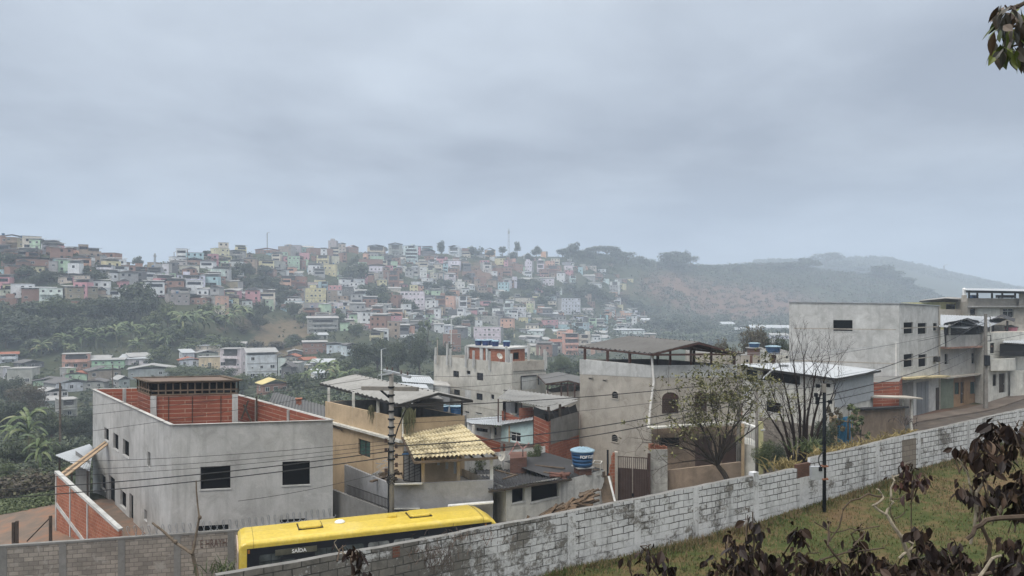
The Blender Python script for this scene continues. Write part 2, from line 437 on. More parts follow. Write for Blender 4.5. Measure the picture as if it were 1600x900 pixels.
M['concrete_warm'] = render_wall('warm_cement_render', (.41, .375, .325), .62, 1.18, .5, .4)
M['concrete_pale'] = render_wall('pale_cement_render', (.50, .50, .485), .48, 1.28, .6, .45)
M['concrete_sand'] = render_wall('sandy_cement_render', (.49, .465, .415), .52, 1.22, .6, .4)
M['concrete_dark'] = render_wall('dark_cement_render', (.20, .195, .185), .5, 1.3, .6, .5)  # dark cement tone; also the shade colour of the shed flank
M['beige'] = render_wall('beige_paint', (.50, .38, .25), .72, 1.1, .4, .4)
M['offwhite'] = render_wall('dirty_white_paint', (.60, .59, .54), .42, 1.12, .75, .5)
M['white_paint'] = render_wall('white_paint', (.74, .74, .72), .62, 1.06, .45, .5)
M['grey_paint'] = render_wall('grey_paint', (.27, .27, .275), .7, 1.15, .4, .5)
M['turquoise'] = render_wall('pale_turquoise_paint', (.46, .60, .60), .72, 1.1, .35, .5)
M['yellow_paint'] = render_wall('pale_yellow_paint', (.66, .62, .34), .75, 1.1, .3, .5)
M['orange_wall'] = render_wall('ochre_wall', (.29, .185, .105), .45, 1.3, .75, .7)
M['green_wall'] = render_wall('faded_green_wall', (.19, .22, .17), .7, 1.2, .5, .5)
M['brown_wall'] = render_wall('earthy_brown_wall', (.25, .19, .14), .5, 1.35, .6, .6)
M['brick'] = brick_mat('red_hollow_brick', (.36, .125, .075), (.25, .08, .05), (.30, .20, .155), .28, .19, .014, wear=(.30, .14, .09))
M['brick_line'] = brick_mat('red_brick_courses', (.33, .10, .06), (.23, .068, .042), (.40, .27, .20), 2.6, .27, .022, wear=(.24, .085, .055))
M['brick_orange'] = brick_mat('orange_brick', (.42, .15, .085), (.31, .10, .055), (.40, .27, .20), .28, .19, .014, wear=(.40, .2, .12))
M['brick_dark'] = brick_mat('dark_brick', (.20, .085, .06), (.13, .055, .04), (.16, .12, .1), .22, .07, .012)
M['block'] = brick_mat('grey_block', (.38, .34, .295), (.24, .215, .19), (.15, .135, .12), .40, .20, .012, wear=(.33, .31, .28))
M['window_glass'] = plain('dark_window_glass', (.010, .012, .017), .22, 0, .4, .3, 2)
M['void'] = plain('painted_unlit_interior', (.003, .003, .0035), .9, 0, .05, .2, 2)  # near-black panel colour: the darkness of rooms behind openings is painted in
M['frame_dark'] = plain('dark_metal_frame', (.035, .033, .032), .5, .2)
M['frame_white'] = plain('white_frame', (.68, .68, .66), .5)
M['steel_brown'] = plain('brown_painted_steel', (.075, .04, .034), .55, .1)
M['gate_brown'] = plain('brown_gate_paint', (.085, .056, .048), .5, .1, .3, .2, 1.5)
M['green_glass'] = plain('green_window_glass', (.035, .085, .075), .15, 0, .6)
M['fibre_roof'] = sheet_mat('fibre_cement_sheet', (.115, .112, .108), (.065, .063, .06), .6)
M['fibre_roof_light'] = sheet_mat('weathered_fibre_cement', (.29, .285, .27), (.15, .145, .135), .7)
M['dark_roof'] = sheet_mat('blackened_sheet', (.045, .045, .048), (.02, .02, .02), .6, .8)
M['white_roof'] = sheet_mat('white_metal_sheet', (.43, .45, .47), (.30, .32, .335), .35, .4)
M['zinc'] = sheet_mat('zinc_sheet', (.42, .44, .46), (.26, .27, .28), .5, .4, .2)
M['tile_cream'] = sheet_mat('cream_clay_tile', (.66, .56, .33), (.12, .10, .06), .75, .75)
M['tile_red'] = sheet_mat('red_clay_tile', (.30, .11, .065), (.15, .06, .04), .5, .8)
M['wood'] = plain('weathered_timber', (.12, .09, .065), .85, 0, .15, .45, 2.0)
M['wood_pale'] = plain('pale_timber', (.40, .29, .19), .8, 0, .15, .3, 3)
M['wood_dark'] = plain('dark_timber', (.06, .048, .038), .85, 0, .15, .4, 2)
M['pole'] = plain('grey_concrete_pole', (.22, .205, .185), .85, 0, .2, .25, 2.5)
M['iron'] = plain('black_steel', (.010, .012, .015), .75, 0, .12, .25)
M['wire'] = plain('black_cable', (.02, .02, .021), .6)
M['porcelain'] = plain('brown_insulator', (.07, .045, .04), .3, 0, .5)
M['tank_blue'] = plain('blue_tank_plastic', (.018, .085, .20), .38, 0, .5, .12, 1)
M['tank_lid'] = plain('pale_blue_lid', (.22, .33, .40), .45, 0, .4, .2, 1.5)
M['white'] = plain('clean_white', (.78, .78, .77), .5, 0, .3, .06)
M['pvc'] = plain('white_pvc_pipe', (.74, .72, .68), .45, 0, .4, .12, 2)
M['tarp'] = plain('black_tarpaulin', (.008, .008, .009), .6, 0, .3, .3, 1)
M['blue_paint'] = plain('blue_gate_paint', (.03, .15, .27), .5, 0, .3, .3, 2)
M['steel_grey'] = plain('grey_steel_door', (.20, .215, .23), .5, .1, .3, .15, 1)
M['graffiti'] = plain('brown_spray_paint', (.13, .085, .072), .8, 0, .1, .3, 6)
# ================================================================ the ground
def build_ground():
 ys = [-32, -22, -14, -8, -4, -1]+list(np.geomspace(1.0, 2600, 400))
 k = np.concatenate([np.linspace(-2.6, -.80, 26), np.linspace(-.78, .78, 230), np.linspace(.80, 2.6, 26)])
 Y, K = np.meshgrid(np.array(ys, float), k, indexing='ij')
 X = K*np.maximum(Y, 14.0)
 Z = ground(X, Y)
 nr, nc = X.shape
 me = bpy.data.meshes.new('ground')
 co = np.stack([X, Y, Z], -1).reshape(-1, 3)
 i = np.arange(nr*nc).reshape(nr, nc)
 f = np.stack([i[:-1, :-1], i[:-1, 1:], i[1:, 1:], i[1:, :-1]], -1).reshape(-1, 4)
 me.vertices.add(len(co)); me.vertices.foreach_set('co', co.astype(np.float32).ravel())
 me.loops.add(f.size); me.loops.foreach_set('vertex_index', f.ravel().astype(np.int32))
 me.polygons.add(len(f)); me.polygons.foreach_set('loop_start', np.arange(0, f.size, 4, dtype=np.int32))
 me.polygons.foreach_set('use_smooth', np.ones(len(f), bool))
 me.update(); me.validate()
 # what grows where: r mown grass, g bare red earth, b dry brown scrub
 PX = 800+F*X/np.maximum(Y, 1.0); p, q = topq(X, Y)
 row = HY-Z/np.maximum(Y, 1.0)*F
 lawn = (q < 16.8).astype(float)
 def blob(px, rw, sx, sy): return np.exp(-((PX-px)/sx)**2-((row-rw)/sy)**2)*(Y > 90)
 red = .95*blob(1150, 478, 95, 40)+.7*blob(1040, 445, 60, 28)+.9*blob(965, 470, 14, 14)+.55*blob(350, 515, 22, 8)+.7*blob(760, 425, 60, 22)+.5*blob(890, 430, 30, 30)+.3*blob(1280, 470, 80, 30)
 red = np.maximum(red, ((q > 25) & (q < 60) & (Y < 78)).astype(float)*(.55+.4*wob(X, Y, 4, 3)))
 dry = .9*blob(455, 520, 50, 25)+.9*blob(430, 540, 40, 18)+.5*blob(380, 500, 40, 14)+.5*blob(980, 455, 50, 20)
 at = me.color_attributes.new('cover', 'FLOAT_COLOR', 'POINT')
 at.data.foreach_set('color', np.stack([lawn, np.clip(red, 0, 1), np.clip(dry, 0, 1), np.ones_like(lawn)], -1).astype(np.float32).ravel())
 b = MatB('ground_cover')
 a = b.n.new('ShaderNodeAttribute'); a.attribute_name = 'cover'
 sp = b.n.new('ShaderNodeSeparateColor'); b.l.new(a.outputs['Color'], sp.inputs[0])
 v = b.mapped((1, 1, 1), 'World')
 n_big = b.noise(v, .05, 6, .65, .6); n_mid = b.noise(v, .35, 6, .65, .3); n_small = b.noise(v, 3.0, 6, .7); n_tiny = b.noise(v, 14.0, 6, .75)
 scrub = b.ramp(n_mid, [(.3, (.020, .030, .016)), (.5, (.038, .052, .026)), (.68, (.08, .078, .042))])
 scrub = b.mix(.5, scrub, b.ramp(n_big, [(.35, (.03, .042, .022)), (.65, (.075, .07, .042))]))
 dryc = b.ramp(n_mid, [(.3, (.085, .075, .045)), (.6, (.15, .115, .075)), (.75, (.06, .065, .035))])
 redc = b.ramp(n_mid, [(.3, (.10, .062, .045)), (.55, (.155, .095, .07)), (.75, (.085, .068, .045))])
 lawnc = b.ramp(b.math('ADD', b.math('MULTIPLY', n_small, .35), b.math('MULTIPLY', n_mid, .65)), [(.36, (.034, .052, .014)), (.47, (.066, .075, .025)), (.57, (.13, .09, .047)), (.68, (.10, .066, .038))])
 lawnc = b.mix(.55, lawnc, b.mix(1.0, lawnc, b.ramp(n_tiny, [(.25, (.35, .35, .35)), (.75, (1.5, 1.5, 1.5))]), 'MULTIPLY'))
 def edge(ch): return b.val(b.math('ADD', ch, b.math('MULTIPLY', b.math('SUBTRACT', n_mid, .5), .9)), .38, .62)
 c = b.mix(edge(sp.outputs['Blue']), scrub, dryc); c = b.mix(edge(sp.outputs['Green']), c, redc)
 c = b.mix(sp.outputs['Red'], c, lawnc)
 b.color(c); b.set(Roughness=.95); b.b.inputs['Specular IOR Level'].default_value = .1
 b.bump(b.math('ADD', n_small, b.math('MULTIPLY', n_tiny, .6)), .05, .7)
 me.materials.append(b.m)
 setting('ground', me)
build_ground()
# the street behind the long wall, its kerb and the pavement on the house side
def street():
 b = MatB('worn_paving')
 v = b.mapped((1, 1, 1), 'World')
 n = b.noise(v, .6, 6, .7, .4); f = b.noise(v, 7, 6, .75)
 c = b.ramp(n, [(.3, (.055, .045, .037)), (.55, (.095, .078, .064)), (.75, (.15, .118, .092))])
 c = b.mix(.5, c, b.mix(1.0, c, b.ramp(f, [(.25, (.55, .55, .55)), (.75, (1.3, 1.3, 1.3))]), 'MULTIPLY'))
 b.bump(f, .02, .6); b.color(c)
 def strip(name, q0, q1, lift, m, skirt=0.0, p0=-30, p1=90):
  mb = MB(); n = 60
  for i in range(n):
   a, c_ = p0+(p1-p0)*i/n, p0+(p1-p0)*(i+1)/n
   za, zc_ = float(street_z(a))+lift, float(street_z(c_))+lift
   A, B, C_, D = PQ(a, q0), PQ(c_, q0), PQ(c_, q1), PQ(a, q1)
   mb.quad((*A, za), (*B, zc_), (*C_, zc_), (*D, za))
   if skirt: mb.quad((*A, za-skirt), (*B, zc_-skirt), (*B, zc_), (*A, za))
  setting(name, mb.mesh(name, m))
 strip('road', 26.2, 34.6, .03, b.m)
 b2 = MatB('stained_cement_pavement')
 v = b2.mapped((1, 1, 1), 'World'); n = b2.noise(v, .5, 6, .7, .4); f = b2.noise(v, 6, 5, .7)
 c = b2.ramp(n, [(.3, (.085, .068, .055)), (.55, (.14, .112, .092)), (.75, (.20, .17, .14))])
 b2.bump(f, .01, .5); b2.color(c)
 strip('pavement', 34.6, 36.4, .16, b2.m, .2)
street()
def dirt_track():
 # the earth track and grass verge seen past the far left house
 b = MatB('red_earth_track')
 v = b.mapped((1, 1, 1), 'World'); n = b.noise(v, .5, 6, .7, .5); f = b.noise(v, 5, 5, .7)
 b.color(b.ramp(n, [(.3, (.10, .085, .07)), (.5, (.17, .125, .095)), (.7, (.28, .14, .08))])); b.bump(f, .03, .6)
 mb = MB(); n_ = 24
 for i in range(n_):
  x0, x1 = -60+40*i/n_, -60+40*(i+1)/n_
  for j in range(6):
   y0, y1 = 40+12*j/6, 40+12*(j+1)/6
   mb.quad(*[(x, y, float(ground(x, y))+.05) for x, y in ((x0, y0), (x1, y0), (x1, y1), (x0, y1))])
 setting('path', mb.mesh('path', b.m, True))
dirt_track()
# ---------------------------------------------------------------- haze: one closed box of even air
def haze():
 mb = MB(); mb.box((0, 1270, 45), (7600, 2720, 176))
 mt = bpy.data.materials.new('pale_air'); mt.use_nodes = True; t = mt.node_tree
 for n in list(t.nodes): t.nodes.remove(n)
 o = t.nodes.new('ShaderNodeOutputMaterial'); v = t.nodes.new('ShaderNodeVolumePrincipled')
 v.inputs['Color'].default_value = (.74, .85, 1.0, 1); v.inputs['Density'].default_value = HAZE; v.inputs['Anisotropy'].default_value = 0.0
 t.links.new(v.outputs[0], o.inputs['Volume'])
 ob = setting('haze', mb.mesh('haze', mt), 'stuff')
HAZE = 0.00066
haze()
# ================================================================ the long white block wall
WA, WB = PQ(-6, 16.0), PQ(56, 16.0)
def wall_px(px, py): return on_wall(WA, WB, px, py)
def white_wall():
 rnd = random.Random(4)
 def whitewash(name, joints):
  b = MatB(name)
  t = b.n.new('ShaderNodeTexBrick'); t.offset = .5
  t.inputs['Color1'].default_value = (.0, .0, .0, 1); t.inputs['Color2'].default_value = (1, 1, 1, 1); t.inputs['Mortar'].default_value = (.5, .5, .5, 1)
  t.inputs['Scale'].default_value = 1; t.inputs['Mortar Size'].default_value = .013; t.inputs['Mortar Smooth'].default_value = .25
  t.inputs['Brick Width'].default_value = .40; t.inputs['Row Height'].default_value = .20
  v = b.mapped((1, 1, 1))
  wv = b.n.new('ShaderNodeVectorMath'); wv.operation = 'MULTIPLY_ADD'
  nz = b.n.new('ShaderNodeTexNoise'); nz.inputs['Scale'].default_value = 2.2; nz.inputs['Detail'].default_value = 5; b.l.new(v, nz.inputs['Vector'])
  b.l.new(nz.outputs['Color'], wv.inputs[0]); wv.inputs[1].default_value = (.07, .05, 0); b.l.new(v, wv.inputs[2])
  b.l.new(wv.outputs[0], t.inputs['Vector'])
  n_big = b.noise(v, .5, 6, .7, .6); n_mid = b.noise(v, 2.2, 6, .75, .5); n_fine = b.noise(v, 11, 7, .8); n_speck = b.noise(b.mapped((1, 1, 1), loc=(9, 4, 0)), 24, 4, .7)
  drip = b.noise(b.mapped((2.6, .40, 1)), 1.0, 6, .7, .3)
  block = b.ramp(n_mid, [(.3, (.085, .082, .078)), (.55, (.17, .162, .15)), (.75, (.27, .25, .225))])
  paint = b.ramp(n_mid, [(.25, (.36, .37, .38)), (.48, (.60, .61, .625)), (.8, (.72, .73, .745))])
  g = b.n.new('ShaderNodeNewGeometry'); sx = b.n.new('ShaderNodeSeparateXYZ'); b.l.new(g.outputs['Position'], sx.inputs[0])
  fade = b.n.new('ShaderNodeMapRange'); fade.inputs['From Min'].default_value = -5.5; fade.inputs['From Max'].default_value = 3.0; fade.inputs['To Min'].default_value = .12; fade.inputs['To Max'].default_value = 0.0
  b.l.new(sx.outputs[0], fade.inputs[0])
  m = b.math('ADD', b.math('ADD', b.math('MULTIPLY', n_big, .42), b.math('MULTIPLY', n_mid, .26)), b.math('MULTIPLY', n_fine, .32))
  m = b.math('ADD', m, fade.outputs[0]); m = b.math('ADD', m, b.math('MULTIPLY', b.math('SUBTRACT', t.outputs['Color'], .5), .06 if joints else 0.0))
  if not joints: m = b.math('SUBTRACT', m, .008)
  col = b.mix(b.val(m, .512, .572), paint, block)
  col = b.mix(b.math('MULTIPLY', b.val(drip, .50, .72), .6), col, (.11, .108, .102))
  col = b.mix(b.math('MULTIPLY', b.val(n_speck, .60, .72), .55), col, (.09, .088, .085))
  if joints:
   jm = b.math('ADD', b.noise(v, .9, 5, .65), b.math('MULTIPLY', b.math('ADD', sx.outputs[2], 6.2), .14))
   col = b.mix(b.math('MULTIPLY', t.outputs['Fac'], b.val(jm, .34, .54)), col, (.05, .049, .047))
  b.color(col); b.set(Roughness=.92)
  b.bump(b.math('SUBTRACT', b.math('MULTIPLY', n_fine, .6), t.outputs['Fac'] if joints else 0.0), .014, .8)
  return b.m
 M['whitewash'] = whitewash('whitewashed_block', True); M['plaster_strip'] = whitewash('whitewashed_plaster', False)
 root = thing('block_wall', 'long whitewashed concrete block wall running up along the grass slope', 'wall', (*WA, -7.2))
 dx, dy = E2; nx, ny = N2
 def pt(u, z, q=0.0): return (WA[0]+dx*u+nx*q, WA[1]+dy*u+ny*q, z)
 def seg(mb, prof, zb=-8.6, q0=0.0, th=.17, jag=.014):
  """prof: (px,row) along the top"""
  uz = [wall_px(*a) for a in prof]
  us = [a[0] for a in uz]; zs = [a[1] for a in uz]
  n = max(1, int((us[-1]-us[0])/.40))
  pr = []
  for i in range(n+1):
   u = us[0]+(us[-1]-us[0])*i/n
   z = float(np.interp(u, us, zs))+rnd.uniform(-jag, jag)
   pr.append((u, z))
  for (u0, z0), (u1, z1) in zip(pr[:-1], pr[1:]):
   zb0 = min(z0-.05, zb)
   mb.quad(pt(u0, zb0, q0), pt(u1, zb0, q0), pt(u1, z1, q0), pt(u0, z0, q0))
   mb.quad(pt(u1, zb0, q0+th), pt(u0, zb0, q0+th), pt(u0, z0, q0+th), pt(u1, z1, q0+th))
   mb.mi = 1; mb.quad(pt(u0, z0, q0), pt(u1, z1, q0), pt(u1, z1, q0+th), pt(u0, z0, q0+th)); mb.mi = 0  # darker colour on the top faces, put in to counter their lit edge
  for (u, z), s in ((pr[0], 1), (pr[-1], -1)):
   f = [pt(u, zb, q0), pt(u, z, q0), pt(u, z, q0+th), pt(u, zb, q0+th)]
   mb.face(f if s > 0 else f[::-1])
 mb = MB()
 seg(mb, [(338, 899), (450, 880), (572, 860), (700, 836), (850, 808), (1000, 779), (1100, 759), (1176, 744)])
 seg(mb, [(1176.2, 747), (1245, 732)])
 seg(mb, [(1245.2, 748), (1268, 743)])
 seg(mb, [(1268.2, 716), (1350, 697), (1425, 678), (1500, 662), (1600, 639), (1760, 604)])
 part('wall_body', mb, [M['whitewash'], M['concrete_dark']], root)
 for px, top, wd in [(q[0], q[1], q[2]*(1 if q[2] > .45 else .72)) for q in ((893, 802, .38), (996, 781, .34), (1087, 763, .34), (1181, 738, .36), (1256, 746, .5), (1371, 693, .34), (1436, 676, .30), (1513, 660, .30), (1590, 642, .3))]:
  u, z = wall_px(px, top)
  m_ = MB()
  q = [pt(u-wd/2, -8.6, -.005), pt(u+wd/2, -8.6, -.005), pt(u+wd/2, -8.6, .19), pt(u-wd/2, -8.6, .19)]
  m_.hexa(q, [(x, y, z-.004) for x, y, _ in q])
  part('pilaster', m_, M['plaster_strip'], root)
 # brick infill in the low gap and the bare panel
 u0, z0 = wall_px(1246.5, 728); u1, z1 = wall_px(1267.0, 744)
 m_ = MB(); z0 = wall_px(1257, 725)[1]; zlow = wall_px(1257, 746)[1]
 q = [pt(u0, zlow, .03), pt(u1, zlow, .03), pt(u1, zlow, .15), pt(u0, zlow, .15)]
 m_.hexa(q, [(x, y, z0) for x, y, _ in q]); part('brick_infill', m_, brick_mat('small_brown_brick', (.17, .075, .05), (.12, .055, .04), (.12, .09, .07), .2, .055, .01), root, label='red-brown brick infill in the low gap')
 u0, _ = wall_px(1409, 700); u1, _ = wall_px(1431, 700)
 zt = wall_px(1420, 686)[1]
 m_ = MB(); q = [pt(u0, -7.1, -.006), pt(u1, -7.1, -.006), pt(u1, -7.1, .01), pt(u0, -7.1, .01)]
 m_.hexa(q, [(x, y, zt) for x, y, _ in q]); part('bare_panel', m_, brick_mat('bare_brown_block', (.27, .235, .20), (.22, .195, .165), (.15, .13, .115), .40, .2, .012), root, label='unpainted brown block panel')
 # a single rusty brick near the left end
 u0, zt = wall_px(613, 855); u1, zb = wall_px(624, 870)
 m_ = MB(); q = [pt(u0, zb, -.012), pt(u1, zb, -.012), pt(u1, zb, .02), pt(u0, zb, .02)]
 m_.hexa(q, [(x, y, zt) for x, y, _ in q]); part('red_brick', m_, M['brick_dark'], root)
white_wall()
# grass on the slope: blades too many to count
def lawn_grass():
 rnd = np.random.default_rng(5)
 n = 52000
 p = rnd.uniform(-2, 44, n); q = rnd.uniform(5.5, 15.95, n)
 edge = rnd.random(n) < .16
 q = np.where(edge, 15.95-np.abs(rnd.normal(0, .25, n)), q)
 x = p*E2[0]+q*N2[0]; y = p*E2[1]+q*N2[1]
 dens = .5+.5*wob(x, y, 1.3, 7)
 keep = (rnd.random(n) < .35+.65*dens) & (y > 6)
 x, y, edge = x[keep], y[keep], edge[keep]; z = ground(x, y); n = len(x)
 V = []; nb = 3
 h = rnd.uniform(.05, .13, (n, nb))*np.where(edge, 1.7, 1.0)[:, None]*(.7+.6*(.5+.5*wob(x, y, 2.1, 3)))[:, None]
 a = rnd.uniform(0, 6.283, (n, nb)); lean = rnd.uniform(.1, .9, (n, nb))*h; wd = rnd.uniform(.008, .016, (n, nb))
 bx = x[:, None]+rnd.normal(0, .04, (n, nb)); by = y[:, None]+rnd.normal(0, .04, (n, nb)); bz = z[:, None]-.01+0*h
 c, s = np.cos(a), np.sin(a)
 v0 = np.stack([bx-s*wd, by+c*wd, bz], -1); v1 = np.stack([bx+s*wd, by-c*wd, bz], -1)
 v2 = np.stack([bx+c*lean, by+s*lean, bz+h], -1)
 co = np.stack([v0, v1, v2], 2).reshape(-1, 3)
 f = np.arange(len(co)).reshape(-1, 3)
 me = tri_mesh('lawn_grass', co, f)
 b = MatB('grass_blades')
 g = b.n.new('ShaderNodeNewGeometry')
 v = b.mapped((1, 1, 1), 'World'); nn = b.noise(v, .5, 5, .6, .4)
 t = b.math('ADD', b.math('MULTIPLY', g.outputs['Random Per Island'], .45), b.math('MULTIPLY', nn, .75))
 b.color(b.ramp(t, [(.32, (.032, .058, .013)), (.50, (.066, .09, .024)), (.64, (.135, .105, .048)), (.82, (.20, .14, .08))])); b.set(Roughness=.8)
 me.materials.append(b.m)
 setting('lawn_grass', me, 'stuff')
def tri_mesh(name, co, f):
 me = bpy.data.meshes.new(name)
 k = f.shape[1]
 me.vertices.add(len(co)); me.vertices.foreach_set('co', np.asarray(co, np.float32).ravel())
 me.loops.add(f.size); me.loops.foreach_set('vertex_index', f.ravel().astype(np.int32))
 me.polygons.add(len(f)); me.polygons.foreach_set('loop_start', np.arange(0, f.size, k, dtype=np.int32))
 me.update(calc_edges=True)
 return me
lawn_grass()
# ================================================================ helpers for the near houses
def holes_px(P0, P1, rects):
 """photo rectangles (left, top at the left edge, right, bottom at the right edge) as openings of the wall P0->P1"""
 res = []
 for r in rects:
  u0, zt = on_wall(P0, P1, r[0], r[1]); u1, zb = on_wall(P0, P1, r[2], r[3])
  if u1 < u0: u0, u1 = u1, u0
  res.append((u0, u1, min(zb, zt), max(zb, zt)))
 return res
def at_uz(P0, P1, u, z, dep=0.0):
 dx, dy = P1[0]-P0[0], P1[1]-P0[1]; ln = math.hypot(dx, dy); dx /= ln; dy /= ln
 return (P0[0]+dx*u-dy*dep, P0[1]+dy*u+dx*dep, z)
def filling(root, P0, P1, h, style='void', dep=.14, name=None):
 """what fills an opening: a part (frame) with a pane as its sub-part, or a flat panel, near black to paint interior shade"""
 u0, u1, z0, z1 = h
 def slab(mb, a, b, c, d, t0, t1):
  q0 = [at_uz(P0, P1, a, c, t0), at_uz(P0, P1, b, c, t0), at_uz(P0, P1, b, c, t1), at_uz(P0, P1, a, c, t1)]
  mb.hexa(q0, [(x, y, d) for x, y, _ in q0])
 if style in ('void', 'patch', 'plate'):
  mb = MB(); slab(mb, u0-.02, u1+.02, z0-.02, z1+.02, dep, dep+.04)
  m = {'void': M['void'], 'patch': M['concrete_smooth'], 'plate': M['concrete_pale']}[style]
  o = part(name or 'window', mb, m, root)
  if style == 'void':     # a rough cement sill, standing a little proud
   s = MB(); slab(s, u0-.05, u1+.05, z0-.06, z0+.012, -.035, .05); part('sill', s, M['concrete_pale'], o)
  return o
 if style in ('glass', 'green', 'white', 'grille'):
  fr = MB(); t = .05
  fm = M['frame_white'] if style == 'white' else M['frame_dark']
  d0, d1 = dep-.06, dep
  slab(fr, u0, u0+t, z0, z1, d0, d1); slab(fr, u1-t, u1, z0, z1, d0, d1)
  slab(fr, u0+t, u1-t, z0, z0+t, d0, d1); slab(fr, u0+t, u1-t, z1-t, z1, d0, d1)
  um = (u0+u1)/2; slab(fr, um-t*.4, um+t*.4, z0+t, z1-t, d0+.01, d1)
  if style == 'white': slab(fr, u0+t, u1-t, z0+(z1-z0)*.68, z0+(z1-z0)*.68+t*.8, d0+.012, d1)
  if style == 'grille':
   n = max(3, int((u1-u0)/.13))
   for k in range(1, n):
    u = u0+(u1-u0)*k/n; slab(fr, u-.012, u+.012, z0, z1, d0-.04, d0-.02)
  o = part(name or 'window', fr, fm, root)
  pn = MB(); slab(pn, u0+.01, u1-.01, z0+.01, z1-.01, d1-.02, d1+.01)
  part('pane', pn, M['green_glass'] if style == 'green' else M['window_glass'], o)
  return o
 if style in ('door', 'garage', 'wooddoor', 'bluedoor', 'greydoor'):
  m = {'door': M['gate_brown'], 'garage': M['steel_grey'], 'wooddoor': M['wood_dark'], 'bluedoor': M['green_glass'], 'greydoor': M['frame_dark']}[style]
  mb = MB(); slab(mb, u0, u1, z0, z1, dep, dep+.05)
  n = max(2, int((u1-u0)/.35)) if style != 'garage' else 3
  for k in range(n):
   a, b = u0+(u1-u0)*(k+.08)/n, u0+(u1-u0)*(k+.92)/n
   slab(mb, a, b, z0+.05, z1-.05, dep-.025, dep)
  o = part(name or 'door', mb, m, root)
  hb = MB(); slab(hb, u1-.16, u1-.12, (z0*.55+z1*.45)-.08, (z0*.55+z1*.45)+.08, dep-.07, dep-.02); part('handle', hb, M['zinc'], o)
  return o
def shell(root, poly, zt, zb, mat, fills=None, deck=None, th=.16, inner=None, slabmat=None, name='wall', rev=.14):
 """walls over a plan polygon (CCW). fills: {edge: [(hole, style)]}. deck: height of an open roof deck behind parapets"""
 n = len(poly); fills = fills or {}
 zt = list(zt) if isinstance(zt, (list, tuple)) else [zt]*n
 mb = MB()
 for i in range(n):
  a, b = poly[i], poly[(i+1) % n]
  mb.wall(a, b, zb, zt[i], zt[(i+1) % n], [h for h, s in fills.get(i, [])], rev)
 q = inset(poly, th) if deck is not None else None
 if deck is not None:
  for i in range(n):
   j = (i+1) % n
   mb.quad((*poly[i], zt[i]), (*poly[j], zt[j]), (*q[j], zt[j]), (*q[i], zt[i]))
 w_ = part(name, mb, mat, root)
 if deck is None:
  sb = MB(); sb.face([(*p, z-.002) for p, z in zip(poly, zt)]); part('roof_slab', sb, slabmat or M['concrete_dark'], root)
 else:
  ib = MB()
  for i in range(n):
   j = (i+1) % n
   ib.quad((*q[j], deck), (*q[i], deck), (*q[i], zt[i]-.003), (*q[j], zt[j]-.003))
  part('parapet_lining', ib, inner or mat, root)
  db = MB(); db.face([(*p, deck) for p in q]); part('roof_deck', db, slabmat or M['concrete_dark'], root)
 for i, lst in fills.items():
  for h, s in lst: filling(root, poly[i], poly[(i+1) % n], h, s, rev)
 return w_
def posts(root, pts, z0, z1, w=.14, mat=None, name='post'):
 for i, p in enumerate(pts):
  a = z0[i] if isinstance(z0, (list, tuple)) else z0; b = z1[i] if isinstance(z1, (list, tuple)) else z1
  mb = MB(); mb.box((p[0], p[1], (a+b)/2), (w, w, b-a), .3); part(name, mb, mat or M['frame_dark'], root)
def gable(root, eL0, eL1, r0, r1, eR0, eR1, mat, n=22, amp=.03, name='roof', beams=None):
 """sheet roof on two slopes: eL0/eR0 eave corners at the near gable, r0 ridge there; ...1 at the far gable"""
 mb = MB(); mb.sheet(eL0, eL1, r1, r0, n, amp); mb.sheet(eR1, eR0, r0, r1, n, amp)
 o = part(name, mb, mat, root)
 if beams:
  fb = MB()
  for a, b in ((eL0, r0), (r0, eR0), (eL0, eR0), (eL0, eL1), (eR0, eR1), (r0, r1)):
   a = Vector(a)-Vector((0, 0, .10)); b = Vector(b)-Vector((0, 0, .10)); fb.bar(a, b, .07, .12)
  for t in (.25, .5, .75):
   A = Vector(eL0).lerp(Vector(eL1), t)-Vector((0, 0, .10)); B = Vector(r0).lerp(Vector(r1), t)-Vector((0, 0, .10)); C = Vector(eR0).lerp(Vector(eR1), t)-Vector((0, 0, .10))
   fb.bar(A, B, .06, .1); fb.bar(B, C, .06, .1)
  part('roof_frame', fb, beams, o)
 return o
def Vadd(p, dz): return (p[0], p[1], p[2]+dz)
